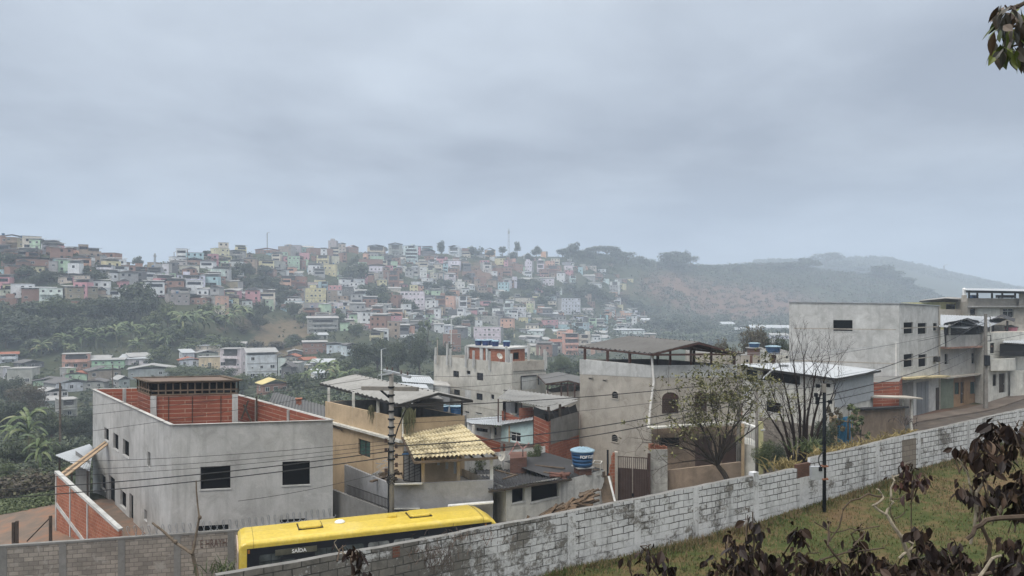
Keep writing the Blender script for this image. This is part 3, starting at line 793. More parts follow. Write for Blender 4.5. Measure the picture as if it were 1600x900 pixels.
# ================================================================ far left: the bare cement house under construction
def house_a():
 Lp, Np, Rp = XY(145, 56.8), XY(268, 39.5), XY(520, 41.2)
 Bp = (Rp[0]+Lp[0]-Np[0], Rp[1]+Lp[1]-Np[1])
 poly = [Lp, Np, Rp, Bp]; zt = -6.245; zb = -15.5; deck = -8.0
 root = thing('unfinished_house', 'bare grey cement house with open brick-lined roof, left of the beige house', 'house', (*Np, zb))
 left = [(163, 667, 170, 691), (177, 675.5, 185, 705.5), (192, 685, 201.5, 716.5), (230.5, 705, 235, 731), (157.5, 739, 165, 768), (170, 741, 179.5, 800), (188, 764, 197, 797), (202, 769.5, 208.2, 836), (225.5, 795, 229.6, 815)]
 right = [(313, 729.5, 360, 763), (441, 721.5, 484, 757)]
 hl = holes_px(Lp, Np, left); hr = holes_px(Np, Rp, right)
 vents = holes_px(Np, Rp, [(309, 822, 357, 833), (437, 812, 479, 818)])
 shell(root, poly, zt, zb, M['concrete_smooth'], {0: [(h, 'void') for h in hl], 1: [(h, 'void') for h in hr+vents]}, deck=deck, th=.17, inner=M['brick_line'], slabmat=M['concrete_dark'])
 # filled-in square on the side wall, pale coping, columns in the parapet lining
 h = holes_px(Lp, Np, [(217.5, 657, 225.5, 678)])[0]
 filling(root, Lp, Np, h, 'patch', -.012, 'blocked_window')
 cp = MB()
 for a, b in ((Lp, Np), (Np, Rp), (Rp, Bp), (Bp, Lp)): cp.bar((*a, zt+.012), (*b, zt+.012), .18, .026)
 part('coping', cp, M['concrete'], root)
 q = inset(poly, .17)
 for t in (.25, .5, .75):
  for a, b in ((q[2], q[3]), (q[3], q[0])):
   m_ = MB(); m_.box((a[0]+(b[0]-a[0])*t, a[1]+(b[1]-a[1])*t, (zt+deck)/2-.02), (.2, .2, zt-deck-.02), .9); part('column', m_, M['concrete'], root)
 # the stair tower with its frame of shuttering boards
 a, b = XY(236, 47.2), XY(372, 48.3); dx, dy = b[0]-a[0], b[1]-a[1]; ln = math.hypot(dx, dy)
 e = (Lp[0]-Np[0], Lp[1]-Np[1]); el = math.hypot(*e); e = (e[0]/el*3.6, e[1]/el*3.6)
 tp = [(a[0]+e[0], a[1]+e[1]), a, b, (b[0]+e[0], b[1]+e[1])]
 tw = part('stair_tower', (lambda m_: (m_.prism(tp, deck, -5.62), m_)[1])(MB()), M['brick_line'], root, label='red brick stair tower on the roof')
 fr = MB(); z0, z1 = -5.62, -4.80
 for p0, p1 in ((tp[0], tp[1]), (tp[1], tp[2]), (tp[2], tp[3]), (tp[3], tp[0])):
  for z in (z0+.05, (z0+z1)/2-.1, z1): fr.bar((*p0, z), (*p1, z), .09, .08)
  n = 12 if (p0 is tp[1] or p0 is tp[3]) else 6
  for k in range(n+1):
   t = k/n; fr.bar((p0[0]+(p1[0]-p0[0])*t, p0[1]+(p1[1]-p0[1])*t, z0), (p0[0]+(p1[0]-p0[0])*t, p0[1]+(p1[1]-p0[1])*t, z1), .07, .07)
 part('shuttering_frame', fr, plain('weathered_batten', (.17, .125, .09), .9, 0, .1, .35, 2), tw)
 ib = MB(); ti = inset(tp, .12); ib.prism(ti, z0, z1-.10); part('inner_shade_block', ib, M['void'], tw)  # black block painting the dark inside seen between the battens
 tb = MB(); to = inset(tp, -.12)
 n = 4
 for i in range(4):
  j = (i+1) % 4; tb.bar((*to[i], z1+.08), (*to[j], z1+.08), .30, .05)
 part('edge_board', tb, M['wood'], tw)
 bt = MB(); bt.face([(*p, z1+.03) for p in to]); part('tower_top', bt, sheet_mat('dusty_form_ply', (.17, .125, .10), (.10, .08, .07), .6, .8), tw)
 for p in (tp[1], tp[2]):
  m_ = MB(); m_.box((p[0]+(.18 if p is tp[1] else -.18), p[1]-.03, (deck-5.62)/2), (.34, .2, 5.62-abs(deck)+.0 if False else abs(deck)-5.62), .2); part('column', m_, M['concrete_pale'], tw)
 for k in range(3):
  t = (.2, .47, .8)[k]; x, y = a[0]+dx*t, a[1]+dy*t-.03
  wp = MB(); wp.tube([(x, y, deck+.1), (x, y, -5.7)], .022, 5); part('conduit', wp, M['wood_dark'], tw)
 # rubble and props on the deck
 rnd = random.Random(2)
 return root, poly, deck
HA, HA_poly, HA_deck = house_a()
def loose_on_roof():
 rnd = random.Random(8)
 c = XY(395, 46.5)
 root = thing('rubble_heap', 'heap of broken boards and sacks on the open roof beside the stair tower', 'rubble', (*c, HA_deck))
 mb = MB()
 for i in range(30):
  x, y = c[0]+rnd.uniform(-1.6, 2.6), c[1]+rnd.uniform(-1.6, 1.6)
  mb.box((x, y, HA_deck+rnd.uniform(.04, .5)), (rnd.uniform(.2, 1.3), rnd.uniform(.06, .4), rnd.uniform(.04, .2)), rnd.uniform(0, 3))
 part('board', mb, M['wood'], root)
 for k, (p0, p1) in enumerate((((377, 655), (388, 626)), ((393, 660), (381, 632)), ((401, 658), (401, 620)))):
  d = 44.5+k*.6
  mb = MB(); mb.bar(P(*p0, d), P(*p1, d), .1, .08)
  a = P(*p0, d)
  o = link('timber_prop', mb.mesh('timber_prop', M['wood_dark']))
  tag(o, ['dark timber prop leaning right against the stair tower', 'dark timber prop leaning left beside the stair tower', 'upright dark timber prop on the open roof'][k], 'timber')
loose_on_roof()
def planks_and_yard():
 # planks slung from the side window down to the yard wall
 root = thing('timber_chute', 'long pale timber planks running from the side window down to the yard wall', 'timber', P(97, 742, 46))
 for k in range(3):
  mb = MB(); a = P(167+k*1.2, 689+k*1.5, 53.2-.3*k); b = P(95+k*3, 741+k*2, 47.5-.3*k)
  mb.bar(a, b, .20, .07); part('plank', mb, M['wood_pale'] if k != 1 else M['wood'], root)
 # the brick yard wall
 A_, B_ = XY(86, 46.0), XY(186, 39.2)
 root = thing('yard_wall', 'orange brick yard wall with a pale cement band beside the unfinished house', 'wall', (*A_, -15))
 za = (HY-738)/F*46; zb_ = (HY-829)/F*39.2
 mb = MB(); mb.wall(A_, B_, -15.5, za, zb_)
 dx, dy = B_[0]-A_[0], B_[1]-A_[1]; ln = math.hypot(dx, dy); nx, ny = -dy/ln*.16, dx/ln*.16
 A2, B2 = (A_[0]+nx, A_[1]+ny), (B_[0]+nx, B_[1]+ny)
 mb.wall(B2, A2, -15.5, zb_, za)
 mb.wall(A2, A_, -15.5, za, za); mb.wall(B_, B2, -15.5, zb_, zb_)
 part('brickwork', mb, M['brick_orange'], root)
 cb = MB(); cb.bar((A_[0]+nx/2, A_[1]+ny/2, za+.02), (B_[0]+nx/2, B_[1]+ny/2, zb_+.02), .24, .16); part('coping', cb, M['concrete_pale'], root)
 bb = MB(); p0 = P(87, 783, 45.7); u0, z0 = on_wall(A_, B_, 87.5, 787); u1, z1 = on_wall(A_, B_, 137, 853)
 bb.bar(at_uz(A_, B_, u0, z0, -.015), at_uz(A_, B_, u1, z1, -.015), .05, .26, (0, 0, 1)); part('cement_band', bb, M['concrete_pale'], root)
 for px in (88, 110, 137):
  u, _ = on_wall(A_, B_, px, 780); x, y, _z = at_uz(A_, B_, u, 0, -.01)
  t = u/ln; m_ = MB(); m_.box((x, y, (za+(zb_-za)*t-15.5)/2-.05), (.14, .07, 15.5+za+(zb_-za)*t-.1), math.atan2(dy, dx)); part('column', m_, M['concrete_pale'], root)
 # lean-to behind it
 root = thing('lean_to', 'small open lean-to with a pale metal sheet roof behind the yard wall', 'shed', (*XY(120, 56), -15))
 mb = MB(); mb.sheet(P(86, 711, 55), P(140, 736, 49.5), P(146, 700, 56.5), P(140, 694, 60), 14, .025); part('roof', mb, M['white_roof'], root)
 for px, py, d in ((93, 714, 55), (112, 724, 52.5), (137, 735, 49.8), (140, 699, 58)):
  p = P(px, py, d); m_ = MB(); m_.box((p[0], p[1], (p[2]-.05-15.8)/2), (.12, .12, 15.8+p[2]-.05), .4); part('post', m_, M['wood_dark'], root)
 mb = MB(); a, b = XY(118, 55), XY(140, 51.5); mb.wall(a, b, -15.8, -10.6, -10.6); part('back_wall', mb, M['concrete_dark'], root)
 # fence posts and a stay on the waste ground
 for k, (px, d, top) in enumerate(((21, 41.5, 816), (26.5, 41.5, 814), (79, 41, 806))):
  z = (HY-top)/F*d; p = XY(px, d)
  mb = MB(); mb.box((p[0], p[1], (z-15.5)/2), (.13, .13, 15.5+z), .2)
  o = link('fence_post', mb.mesh('fence_post', M['wood_dark']))
  tag(o, ['dark fence post at far left, left one of a close pair', 'dark fence post at far left, right one of a close pair', 'lone dark fence post in front of the orange brick yard wall'][k], 'post')
 mb = MB(); mb.bar(P(79, 808, 41), P(42, 846, 40.5), .06, .06)
 tag(link('fence_stay', mb.mesh('fence_stay', M['wood_dark'])), 'slanting dark stay bracing the lone fence post', 'post')
 # mounds of sand inside the plot
 rnd = random.Random(3)
 for k, (px, d, r) in enumerate(((46, 40.5, 1.7), (66, 42.5, 1.1))):
  x, y = XY(px, d); z = float(ground(x, y))
  mb = MB(); n = 26
  prof = []
  for i in range(6):
   rr = r*(1-i/5.2); prof.append((max(rr, .05), r*.42*(1-(rr/r)**1.6)))
  mb.lathe([(a, b-.15 if i == 0 else b) for i, (a, b) in enumerate(prof)], (x, y, z), n)
  for i, v in enumerate(mb.v): mb.v[i] = (v[0]+rnd.uniform(-.06, .06), v[1]+rnd.uniform(-.06, .06), v[2]+rnd.uniform(-.04, .04))
  o = link('sand_heap', mb.mesh('sand_heap', plain('pinkish_sand', (.40, .24, .18), .95, 0, .1, .2, 2), True)); tag(o, ['pinkish sand heap beside the paired fence posts', 'smaller sand heap next to the lone fence post'][k], 'sand heap')
planks_and_yard()
# ---------------------------------------------------------------- the grey block wall with razor wire, and the cut sapling
def grey_wall():
 pts = [XY(-90, 33.2), XY(372, 36.2), XY(522, 38.3)]; zt = -10.88; zb = -14.2
 root = thing('boundary_wall', 'grey unpainted block wall with razor wire on top, left of the yellow bus', 'wall', (*pts[1], zb))
 q = [(x-.05, y+.17) for x, y in pts]
 mb = MB()
 for i in range(2): mb.wall(pts[i], pts[i+1], zb, zt, zt); mb.wall(q[i+1], q[i], zb, zt, zt); mb.quad((*pts[i], zt), (*pts[i+1], zt), (*q[i+1], zt), (*q[i], zt))
 part('wall_body', mb, M['block'], root)
 cb = MB()
 for i in range(2): cb.bar((pts[i][0]-.02, pts[i][1]+.08, zt+.03), (pts[i+1][0]-.02, pts[i+1][1]+.08, zt+.03), .22, .09)
 part('coping', cb, M['concrete_dark'], root)
 for px in (5, 98, 190, 277, 361):
  u, _ = on_wall(pts[0], pts[1], px, 860); x, y, _z = at_uz(pts[0], pts[1], u, 0, .05)
  m_ = MB(); m_.box((x, y, (zt+zb)/2), (.30, .14, zt-zb-.02), math.atan2(pts[1][1]-pts[0][1], pts[1][0]-pts[0][0])); part('pier', m_, M['concrete_dark'], root)
 # razor wire: overlapping loops
 rw = MB(); rnd = random.Random(6)
 path = []
 def line(i, u): return at_uz(pts[i], pts[i+1], u, 0)
 l0 = math.hypot(pts[1][0]-pts[0][0], pts[1][1]-pts[0][1]); l1 = math.hypot(pts[2][0]-pts[1][0], pts[2][1]-pts[1][1])
 u_start = on_wall(pts[0], pts[1], 197, 855)[0]
 tot = l0-u_start+l1; n = int(tot/.30)*14
 for k in range(n):
  s = tot*k/n; x, y, _ = line(0, u_start+s) if u_start+s < l0 else line(1, u_start+s-l0)
  a = 2*math.pi*k/14; r = .27+.03*math.sin(k*.13)
  path.append((x+.10*math.cos(a)-.02, y+.1+.10*math.cos(a*1.0+1), zt+.30+r*math.sin(a)))
 for k in range(0, len(path)-1, 120): rw.tube(path[k:k+122], .017, 4)
 part('razor_wire', rw, M['zinc'], root)
 # brown sprayed letters
 import_txt(root, 'sprayed_letters', 'U  E HRAYH', pts[0], pts[1], 300, 354, 850.5, .40, M['graffiti'])
def import_txt(root, name, s, P0, P1, px0, px1, row, h, mat, dep=-.02, z=None, bold=False, parent_world=True):
 """raised lettering on a wall, built as a mesh"""
 cu = bpy.data.curves.new(name, 'FONT'); cu.body = s; cu.size = h/.72; cu.extrude = .004; cu.resolution_u = 2
 if bold: cu.offset = .012
 o = bpy.data.objects.new(name, cu); COL.objects.link(o)
 bpy.context.view_layer.update()
 dg = bpy.context.evaluated_depsgraph_get()
 me = bpy.data.meshes.new_from_object(o.evaluated_get(dg)); COL.objects.unlink(o); bpy.data.objects.remove(o); bpy.data.curves.remove(cu)
 me.name = name; me.materials.clear(); me.materials.append(mat)
 xs = [v.co.x for v in me.vertices]; x0, x1 = min(xs), max(xs)
 u0, zz = on_wall(P0, P1, px0, row); u1, _ = on_wall(P0, P1, px1, row)
 sc = (u1-u0)/(x1-x0)
 dx, dy = P1[0]-P0[0], P1[1]-P0[1]; ln = math.hypot(dx, dy); dx /= ln; dy /= ln
 for v in me.vertices:
  u = u0+(v.co.x-x0)*sc; q = dep-v.co.z
  v.co = (P0[0]+dx*u-dy*q, P0[1]+dy*u+dx*q, zz-h/2+v.co.y)
 ob = link(name, me, root); return ob
grey_wall()
# ================================================================ the yellow bus
def bus():
 ra, fa = Vector((-11.57, 31.7)), Vector((-.45, 36.05)); ang = math.atan2(fa.y-ra.y, fa.x-ra.x); Lb = (fa-ra).length+.15
 n = Vector((-math.sin(ang), math.cos(ang))); c = (ra+fa)/2+n*1.25
 zg = -13.30; H = 3.27; Wd = 2.5; hw = Wd/2; hl = Lb/2
 root = thing('bus', 'yellow city bus with dark windows parked behind the whitewashed block wall', 'bus', (c.x, c.y, zg), ang)
 Y = MatB('bus_yellow'); v = Y.mapped((1, 1, 1), 'Object'); nz = Y.noise(v, 1.2, 6, .7, .5); nf = Y.noise(v, 6, 5, .7)
 col = Y.ramp(nz, [(.3, (.56, .40, .035)), (.55, (.64, .475, .06)), (.72, (.62, .50, .17))]); col = Y.mix(.5, col, Y.ramp(nf, [(.3, (.40, .30, .06)), (.6, (.66, .50, .09)), (.75, (.72, .60, .22))]))
 Y.color(col); Y.set(Roughness=.35); Y.b.inputs['Coat Weight'].default_value = .25
 black = plain('bus_black_trim', (.007, .008, .012), .55, 0, .2, .2, 2); glass = plain('bus_glass', (.05, .058, .06), .10, 0, .5, .7, 2)
 # body: rounded cross-section swept along the bus, nose curved down
 def section(x, ztop, inset_=0.0, zb=.35):
  w_ = hw-inset_; r = .20; pts = []
  pts.append((-w_, zb)); pts.append((-w_-.0, ztop-.30))
  for k in range(6):
   a = math.pi-(math.pi/2)*k/5; pts.append((-w_+r+.06+ (r+.06)*math.cos(a), ztop-r*.85+(r*.85)*math.sin(a)))
  pts.append((0, ztop+.05))
  for k in range(6):
   a = math.pi/2-(math.pi/2)*k/5; pts.append((w_-r-.06+(r+.06)*math.cos(a), ztop-r*.85+(r*.85)*math.sin(a)))
  pts.append((w_, ztop-.30)); pts.append((w_, zb))
  return [(x, y, z) for y, z in pts]
 xs = [(-hl, H-.34, .10), (-hl+.03, H-.16, .05), (-hl+.12, H-.05, .02), (-hl+.3, H, 0), (-2, H, 0), (2, H, 0), (hl-1.15, H, 0), (hl-.75, H-.10, 0), (hl-.45, H-.28, .02), (hl-.2, H-.60, .05), (hl-.06, H-.95, .07), (hl, H-1.4, .1)]
 mb = MB(); secs = [section(*a) for a in xs]
 idx = [[mb.vert(*p) for p in s] for s in secs]
 for i in range(len(idx)-1):
  for k in range(len(idx[0])-1):
   mb.f.append((idx[i][k], idx[i+1][k], idx[i+1][k+1], idx[i][k+1])); mb.m.append(0)
 mb.f.append(tuple(idx[0])); mb.m.append(0); mb.f.append(tuple(idx[-1][::-1])); mb.m.append(0)
 mb.f.append(tuple([i[0] for i in idx][::-1]+[i[-1] for i in idx])); mb.m.append(0)
 body = link('body', mb.mesh('body', Y.m, False), root, False)
 for x in (-hl+.62, hl-1.05):
  sm = MB(); s0 = section(x, H, -.004)
  for k in range(1, len(s0)-2): sm.bar(s0[k], s0[k+1], .012, .012, (1, 0, 0))
  link('panel_seam', sm.mesh('panel_seam', plain('seam_grime', (.12, .095, .02), .8)), root, False)
 # white outline of the rear
 mb = MB(); s = section(-hl-.012, H-.34, .08)
 for k in range(len(s)-1): mb.bar(s[k], s[k+1], .10, .03, (1, 0, 0))
 link('rear_trim', mb.mesh('rear_trim', plain('faded_pink_white', (.62, .50, .45), .5)), root, False)
 mb = MB(); mb.box((-hl-.01, 0, 1.95), (.03, 1.7, .9)); link('rear_window', mb.mesh('rear_window', glass), root, False)
 for sy in (-1, 1):
  mb = MB(); mb.box((-hl-.01, sy*.98, 1.0), (.05, .22, .5)); link('tail_lamp', mb.mesh('tail_lamp', plain('red_lamp', (.35, .02, .015), .3)), root, False)
 # dark window band down each side: glazing, posts, seals
 for sy in (-1, 1):
  y = sy*(hw+.006)
  mb = MB(); mb.box((-.15, y, 2.20), (Lb-1.0, .03, 1.54)); band = link('window_band', mb.mesh('window_band', black), root, False)
  n = 9; x0 = -hl+.75; x1 = hl-.85
  for k in range(n):
   a, b = x0+(x1-x0)*k/n+.10, x0+(x1-x0)*(k+1)/n-.10
   if k == 1 and sy < 0: continue
   mb = MB(); rr = .10
   pts = []
   for cx, cz, a0 in ((b-rr, 1.62+rr, -90), (b-rr, 2.66-rr, 0), (a+rr, 2.66-rr, 90), (a+rr, 1.62+rr, 180)):
    for j in range(4):
     t = R(a0+30*j); pts.append((cx+rr*math.cos(t), cz+rr*math.sin(t)))
   f = [(px_, y+sy*.017, pz) for px_, pz in pts]; mb.face(f if sy < 0 else f[::-1])
   tint = [glass, plain('bus_glass_pale', (.17, .18, .18), .15, 0, .5, .6, 3)][(k in (4, 5, 6, 7)) if sy < 0 else 0]
   link('window', mb.mesh('window', tint), band, True)
   mb = MB(); mb.box(((a+b)/2, y+sy*.02, 2.36), (b-a-.02, .012, .03)); mb.box(((a+b)/2, y+sy*.02, 2.14), (.03, .012, 1.0)); link('window_bar', mb.mesh('window_bar', black), band, True)
  mb = MB(); mb.box((0, y, .95), (Lb-1.2, .02, .5)); link('skirt', mb.mesh('skirt', plain('bus_lower_blue', (.03, .04, .09), .4)), root, False)
  for xw in (-hl+3.2, hl-2.6):
   mb = MB(); prof = [(.18, -.14), (.46, -.13), (.50, -.06), (.50, .06), (.46, .13), (.18, .14)]
   mb.lathe(prof, (0, 0, 0), 22)
   me = mb.mesh('wheel', plain('tyre_rubber', (.02, .02, .02), .9)); me.transform(Matrix.Translation((xw, sy*(hw-.15), .5)) @ Matrix.Rotation(R(90), 4, 'X'))
   wl = link('wheel', me, root, False)
   mb = MB(); mb.lathe([(.05, 0), (.27, 0), (.27, .02), (.05, .05)], (0, 0, 0), 16); me = mb.mesh('rim', M['zinc']); me.transform(Matrix.Translation((xw, sy*(hw-.01), .5)) @ Matrix.Rotation(R(90)*(1 if sy < 0 else -1), 4, 'X')); link('rim', me, wl)
 # exit door with its lettered panel, on the side towards the camera
 xd = -hl+2.38
 mb = MB(); mb.box((xd, -hw-.03, 1.5), (1.35, .03, 2.0)); door = link('door', mb.mesh('door', black), root, False)
 for s in (-1, 1):
  mb = MB(); mb.box((xd+s*.33, -hw-.05, 1.6), (.52, .012, 1.5)); link('door_glass', mb.mesh('door_glass', glass), door)
 mb = MB(); mb.box((xd, -hw-.035, 2.68), (1.75, .03, .24)); sign = link('sign_panel', mb.mesh('sign_panel', plain('olive_sign_panel', (.085, .082, .06), .4, 0, .4, .4, 2)), root, False)
 cu = bpy.data.curves.new('lettering', 'FONT'); cu.body = 'SA\u00cdDA'; cu.size = .22; cu.extrude = .004; cu.offset = .004; cu.align_x = 'CENTER'
 o = bpy.data.objects.new('lettering', cu); COL.objects.link(o); bpy.context.view_layer.update()
 me = bpy.data.meshes.new_from_object(o.evaluated_get(bpy.context.evaluated_depsgraph_get())); COL.objects.unlink(o); bpy.data.objects.remove(o)
 me.materials.clear(); me.materials.append(M['white']); me.transform(Matrix.Translation((xd+.12, -hw-.056, 2.605)) @ Matrix.Rotation(R(90), 4, 'X')); me.name = 'lettering'
 link('lettering', me, sign)
 # roof hatches, vents, marker lamps, route box, front visor mirror
 def rbox(name, c_, size, m, r=.12):
  mb = MB(); hx, hy, hz = size[0]/2, size[1]/2, size[2]
  def ring(s, z): return [(c_[0]+x*s, c_[1]+y*s, c_[2]+z) for x, y in [(hx-r, -hy), (hx, -hy+r), (hx, hy-r), (hx-r, hy), (-hx+r, hy), (-hx, hy-r), (-hx, -hy+r), (-hx+r, -hy)]]
  a, b, c2 = ring(1, 0), ring(1, hz*.7), ring(.93, hz); mb.hexa(a, b); mb.hexa(b, c2)
  return link(name, mb.mesh(name, m), root, False)
 for x in (-hl+3.1, hl-3.9):
  h = rbox('roof_hatch', (x, .1, H+.03), (1.0, .95, .13), Y.m)
  mb = MB(); mb.box((x, .1, H+.045), (1.09, 1.03, .03)); link('hatch_seal', mb.mesh('hatch_seal', black), h)
 mb = MB(); mb.lathe([(.24, 0), (.24, .05), (.15, .11), (.03, .13)], (-hl+4.45, .1, H+.04), 18); link('roof_vent', mb.mesh('roof_vent', M['white'], True), root, False)
 rbox('roof_vent', (hl-5.2, .1, H+.04), (.42, .34, .12), Y.m, .06)
 for x in (-hl+.42, hl-.95):
  mb = MB(); mb.box((x, -hw+.02, H-.42), (.09, .09, .16)); link('marker_lamp', mb.mesh('marker_lamp', plain('amber_lamp', (.28, .12, .02), .3)), root, False)
 mb = MB(); mb.box((hl-1.2, -hw-.03, 2.70), (1.30, .02, .09)); link('side_stripe', mb.mesh('side_stripe', plain('olive_stripe', (.28, .26, .09), .5)), root, False)
 mb = MB(); mb.bar((hl-.28, -hw+.05, H-.82), (hl+.25, -hw-.28, H-.93), .10, .08); mb.box((hl+.33, -hw-.30, H-1.05), (.28, .20, .30)); link('mirror', mb.mesh('mirror', Y.m), root, False)
 mb = MB(); f = [(hl-.20, -1.05, H-.62), (hl-.20, 1.05, H-.62), (hl+.015, 1.05, 1.35), (hl+.015, -1.05, 1.35)]; mb.face([(x+.03, y, z) for x, y, z in f][::-1]); link('windscreen', mb.mesh('windscreen', glass), root, False)
 for sy in (-1, 1):
  mb = MB(); mb.box((hl+.02, sy*.85, .85), (.04, .4, .2)); link('headlight', mb.mesh('headlight', M['white']), root, False)
bus()
# ================================================================ the beige house with the roofed terrace
def house_b():
 Lp, Np, Rp = XY(508, 49.7), XY(629, 42.0), XY(726, 43.2)
 Bp = (Rp[0]+Lp[0]-Np[0], Rp[1]+Lp[1]-Np[1]); poly = [Lp, Np, Rp, Bp]
 zt, zf, zb = -6.28, -7.42, -13.6
 root = thing('house', 'beige house with a roofed terrace and a cream tiled porch behind the concrete pole', 'house', (*Np, zb))
 h = holes_px(Lp, Np, [(560, 685, 578.5, 716)])[0]
 shell(root, poly, zt, zb, M['beige'], {0: [(h, 'green')]}, deck=-7.3, th=.15, inner=M['concrete_dark'], slabmat=M['concrete_dark'])
 lb = MB()
 po = inset(poly, -.13)
 for i in (0, 1): lb.bar((*po[i], zf-.12), (*po[i+1], zf-.12), .28, .13)
 part('ledge', lb, M['offwhite'], root)
 u, _ = on_wall(Lp, Np, 583, 700); x, y, _ = at_uz(Lp, Np, u, 0, -.02)
 mb = MB(); mb.tube([(x, y, zb), (x, y, zf-.2)], .035, 6); part('downpipe', mb, M['beige'], root)
 # sheet roof on posts
 eL0, eL1 = P(623, 631, 41.4), P(500, 598, 52.6); r0, r1 = P(685, 613, 42.2), P(552, 585, 53.6); eR0 = P(738.5, 624.5, 43.0)
 eR1 = eR0+(r1-r0)
 gable(root, eL0, eL1, r0, r1, eR0, eR1, M['fibre_roof_light'], 18, .05, beams=M['frame_dark'])
 pi = inset(poly, .1)
 pts, zs = [], []
 for t in (0.0, .30, .62, .98):
  pts.append((pi[1][0]+(pi[0][0]-pi[1][0])*t, pi[1][1]+(pi[0][1]-pi[1][1])*t))
 posts(root, pts, -7.3, [eL0[2]-.1+.12]*4, .16, M['offwhite'])
 posts(root, [pi[2], (pi[2][0]+(pi[3][0]-pi[2][0])*.5, pi[2][1]+(pi[3][1]-pi[2][1])*.5), pi[3]], -7.3, eR0[2]-.08, .1, M['frame_dark'])
 mb = MB(); mb.tube([P(631, 633, 41.9), P(630, 650, 41.85), P(629.5, 684, 41.8)], .06, 7); part('drainpipe', mb, M['pvc'], root)
 # terrace clutter: block shed, partition
 a, b, c = XY(660, 46.5), XY(697, 46.8), XY(672, 50.5)
 mb = MB(); mb.prism([XY(657, 46.4), XY(693, 46.6), XY(675, 50.5), XY(645, 50.2)], -7.3, -5.75); part('terrace_room', mb, M['concrete_dark'], root)
 mb = MB(); mb.prism([XY(604, 47.2), XY(622, 47.0), XY(612, 49.0), XY(598, 49.2)], -7.3, -5.8); part('terrace_room', mb, M['concrete_dark'], root)
 # porch under cream tiles
 TL, TR, BR, BL = P(628, 680, 41.9), P(722, 664, 43.1), P(777, 712, 38.4), P(648, 719, 37.6)
 def tiles():
  mb = MB(); nu, nv = 19, 7
  TLv, TRv, BRv, BLv = map(Vector, (TL, TR, BR, BL))
  nrm = (BRv-BLv).cross(TLv-BLv).normalized()
  if nrm.z < 0: nrm = -nrm
  m = nu*6; rows = []
  for j in range(nv):
   for e in (0, 1):
    t = (j+e)/nv; lift = .07 if e == 0 else .0
    A = BLv.lerp(TLv, t); B = BRv.lerp(TRv, t); row = []
    for i in range(m+1):
     s = i/m; w_ = abs(math.sin(math.pi*s*nu))
     row.append(mb.vert(A.lerp(B, s)+nrm*(lift+.10*w_)))
    rows.append(row)
  for r_ in range(len(rows)-1):
   for i in range(m):
    mb.f.append((rows[r_][i], rows[r_][i+1], rows[r_+1][i+1], rows[r_+1][i])); mb.m.append(0)
  return mb
 M['tile_cream2'] = (lambda b: (b.color(b.mix(b.val(b.math('ADD', b.math('MULTIPLY', b.noise(b.mapped((1, 1, 1), 'World'), .8, 5, .65, .4), .6), b.math('MULTIPLY', b.noise(b.mapped((1, 1, 1), 'World'), 5, 5, .7), .4)), .47, .63), (.60, .52, .34), (.11, .09, .055))), b.m)[1])(MatB('mossy_cream_tile'))
 rf = part('porch_roof', tiles(), M['tile_cream2'], root)
 mb = MB()
 for a_, b_ in ((BL, BR), (TL, BL), (TR, BR), (TL, TR)): mb.bar(Vadd(a_, -.12), Vadd(b_, -.12), .09, .12)
 for k in range(1, 7): mb.bar(Vector(TL).lerp(Vector(TR), k/7)-Vector((0, 0, .14)), Vector(BL).lerp(Vector(BR), k/7)-Vector((0, 0, .14)), .07, .1)
 part('porch_rafters', mb, M['wood'], rf)
 zp = (HY-758)/F*38.6                                              # porch floor
 for px, d, nm in ((661, 38.75, 'beige'), (716.5, 38.9, 'beige'), (768, 38.75, 'offwhite')):
  x, y = XY(px, d); mb = MB(); mb.box((x, y, (zp-.6+BL[2]-.1)/2), (.17, .17, BL[2]-.1-zp+.6), .1); part('porch_post', mb, M[nm], root)
 wa, wb = XY(664, 40.4), XY(716, 40.9)
 hs = holes_px(wa, wb, [(683, 717, 687.5, 727), (696, 717, 700.5, 733), (709, 716, 713.5, 740)])
 wb2 = XY(758, 44.0); wc = XY(700, 45)
 hs2 = []
 prt = thing_poly = [wa, wb, (wb[0]-.6, wb[1]+2.6), (wa[0]-.6, wa[1]+2.6)]
 mb = MB()
 for i in range(4): mb.wall(prt[i], prt[(i+1) % 4], zp-.6, BL[2]+.35, BL[2]+.35, hs if i == 0 else ())
 part('porch_wall', mb, M['beige'], root)
 for h_ in hs: filling(root, wa, wb, h_, 'white', .1)
 # gate with diagonal bars beside the porch
 ga, gb = XY(631, 40.4), XY(657, 40.0)
 mb = MB(); z0, z1 = (HY-752)/F*40.2, (HY-707)/F*40.2
 for t in (0, .33, .66, 1): mb.bar((ga[0]+(gb[0]-ga[0])*t, ga[1]+(gb[1]-ga[1])*t, z0), (ga[0]+(gb[0]-ga[0])*t, ga[1]+(gb[1]-ga[1])*t, z1), .05, .05)
 for k in range(7):
  t = k/7; mb.bar((*ga, z0+(z1-z0)*t*.8), (*gb, z0+(z1-z0)*min(1, t*.8+.3)), .03, .03)
 for z in (z0, z1): mb.bar((*ga, z), (*gb, z), .06, .06)
 part('gate', mb, M['frame_dark'], root)
 mb = MB(); mb.prism([XY(631, 40.7), XY(657, 40.3), XY(660, 43), XY(634, 43)], zp-.5, z1+.15); part('gate_wall', mb, M['concrete_dark'], root)
 # the blue awning strip
 mb = MB(); mb.bar(P(630, 710, 40.0), P(642, 708.5, 39.6), .16, .12); part('blue_pipe', mb, M['tank_blue'], root)
 # hanging plants over the parapet
 rnd = random.Random(12)
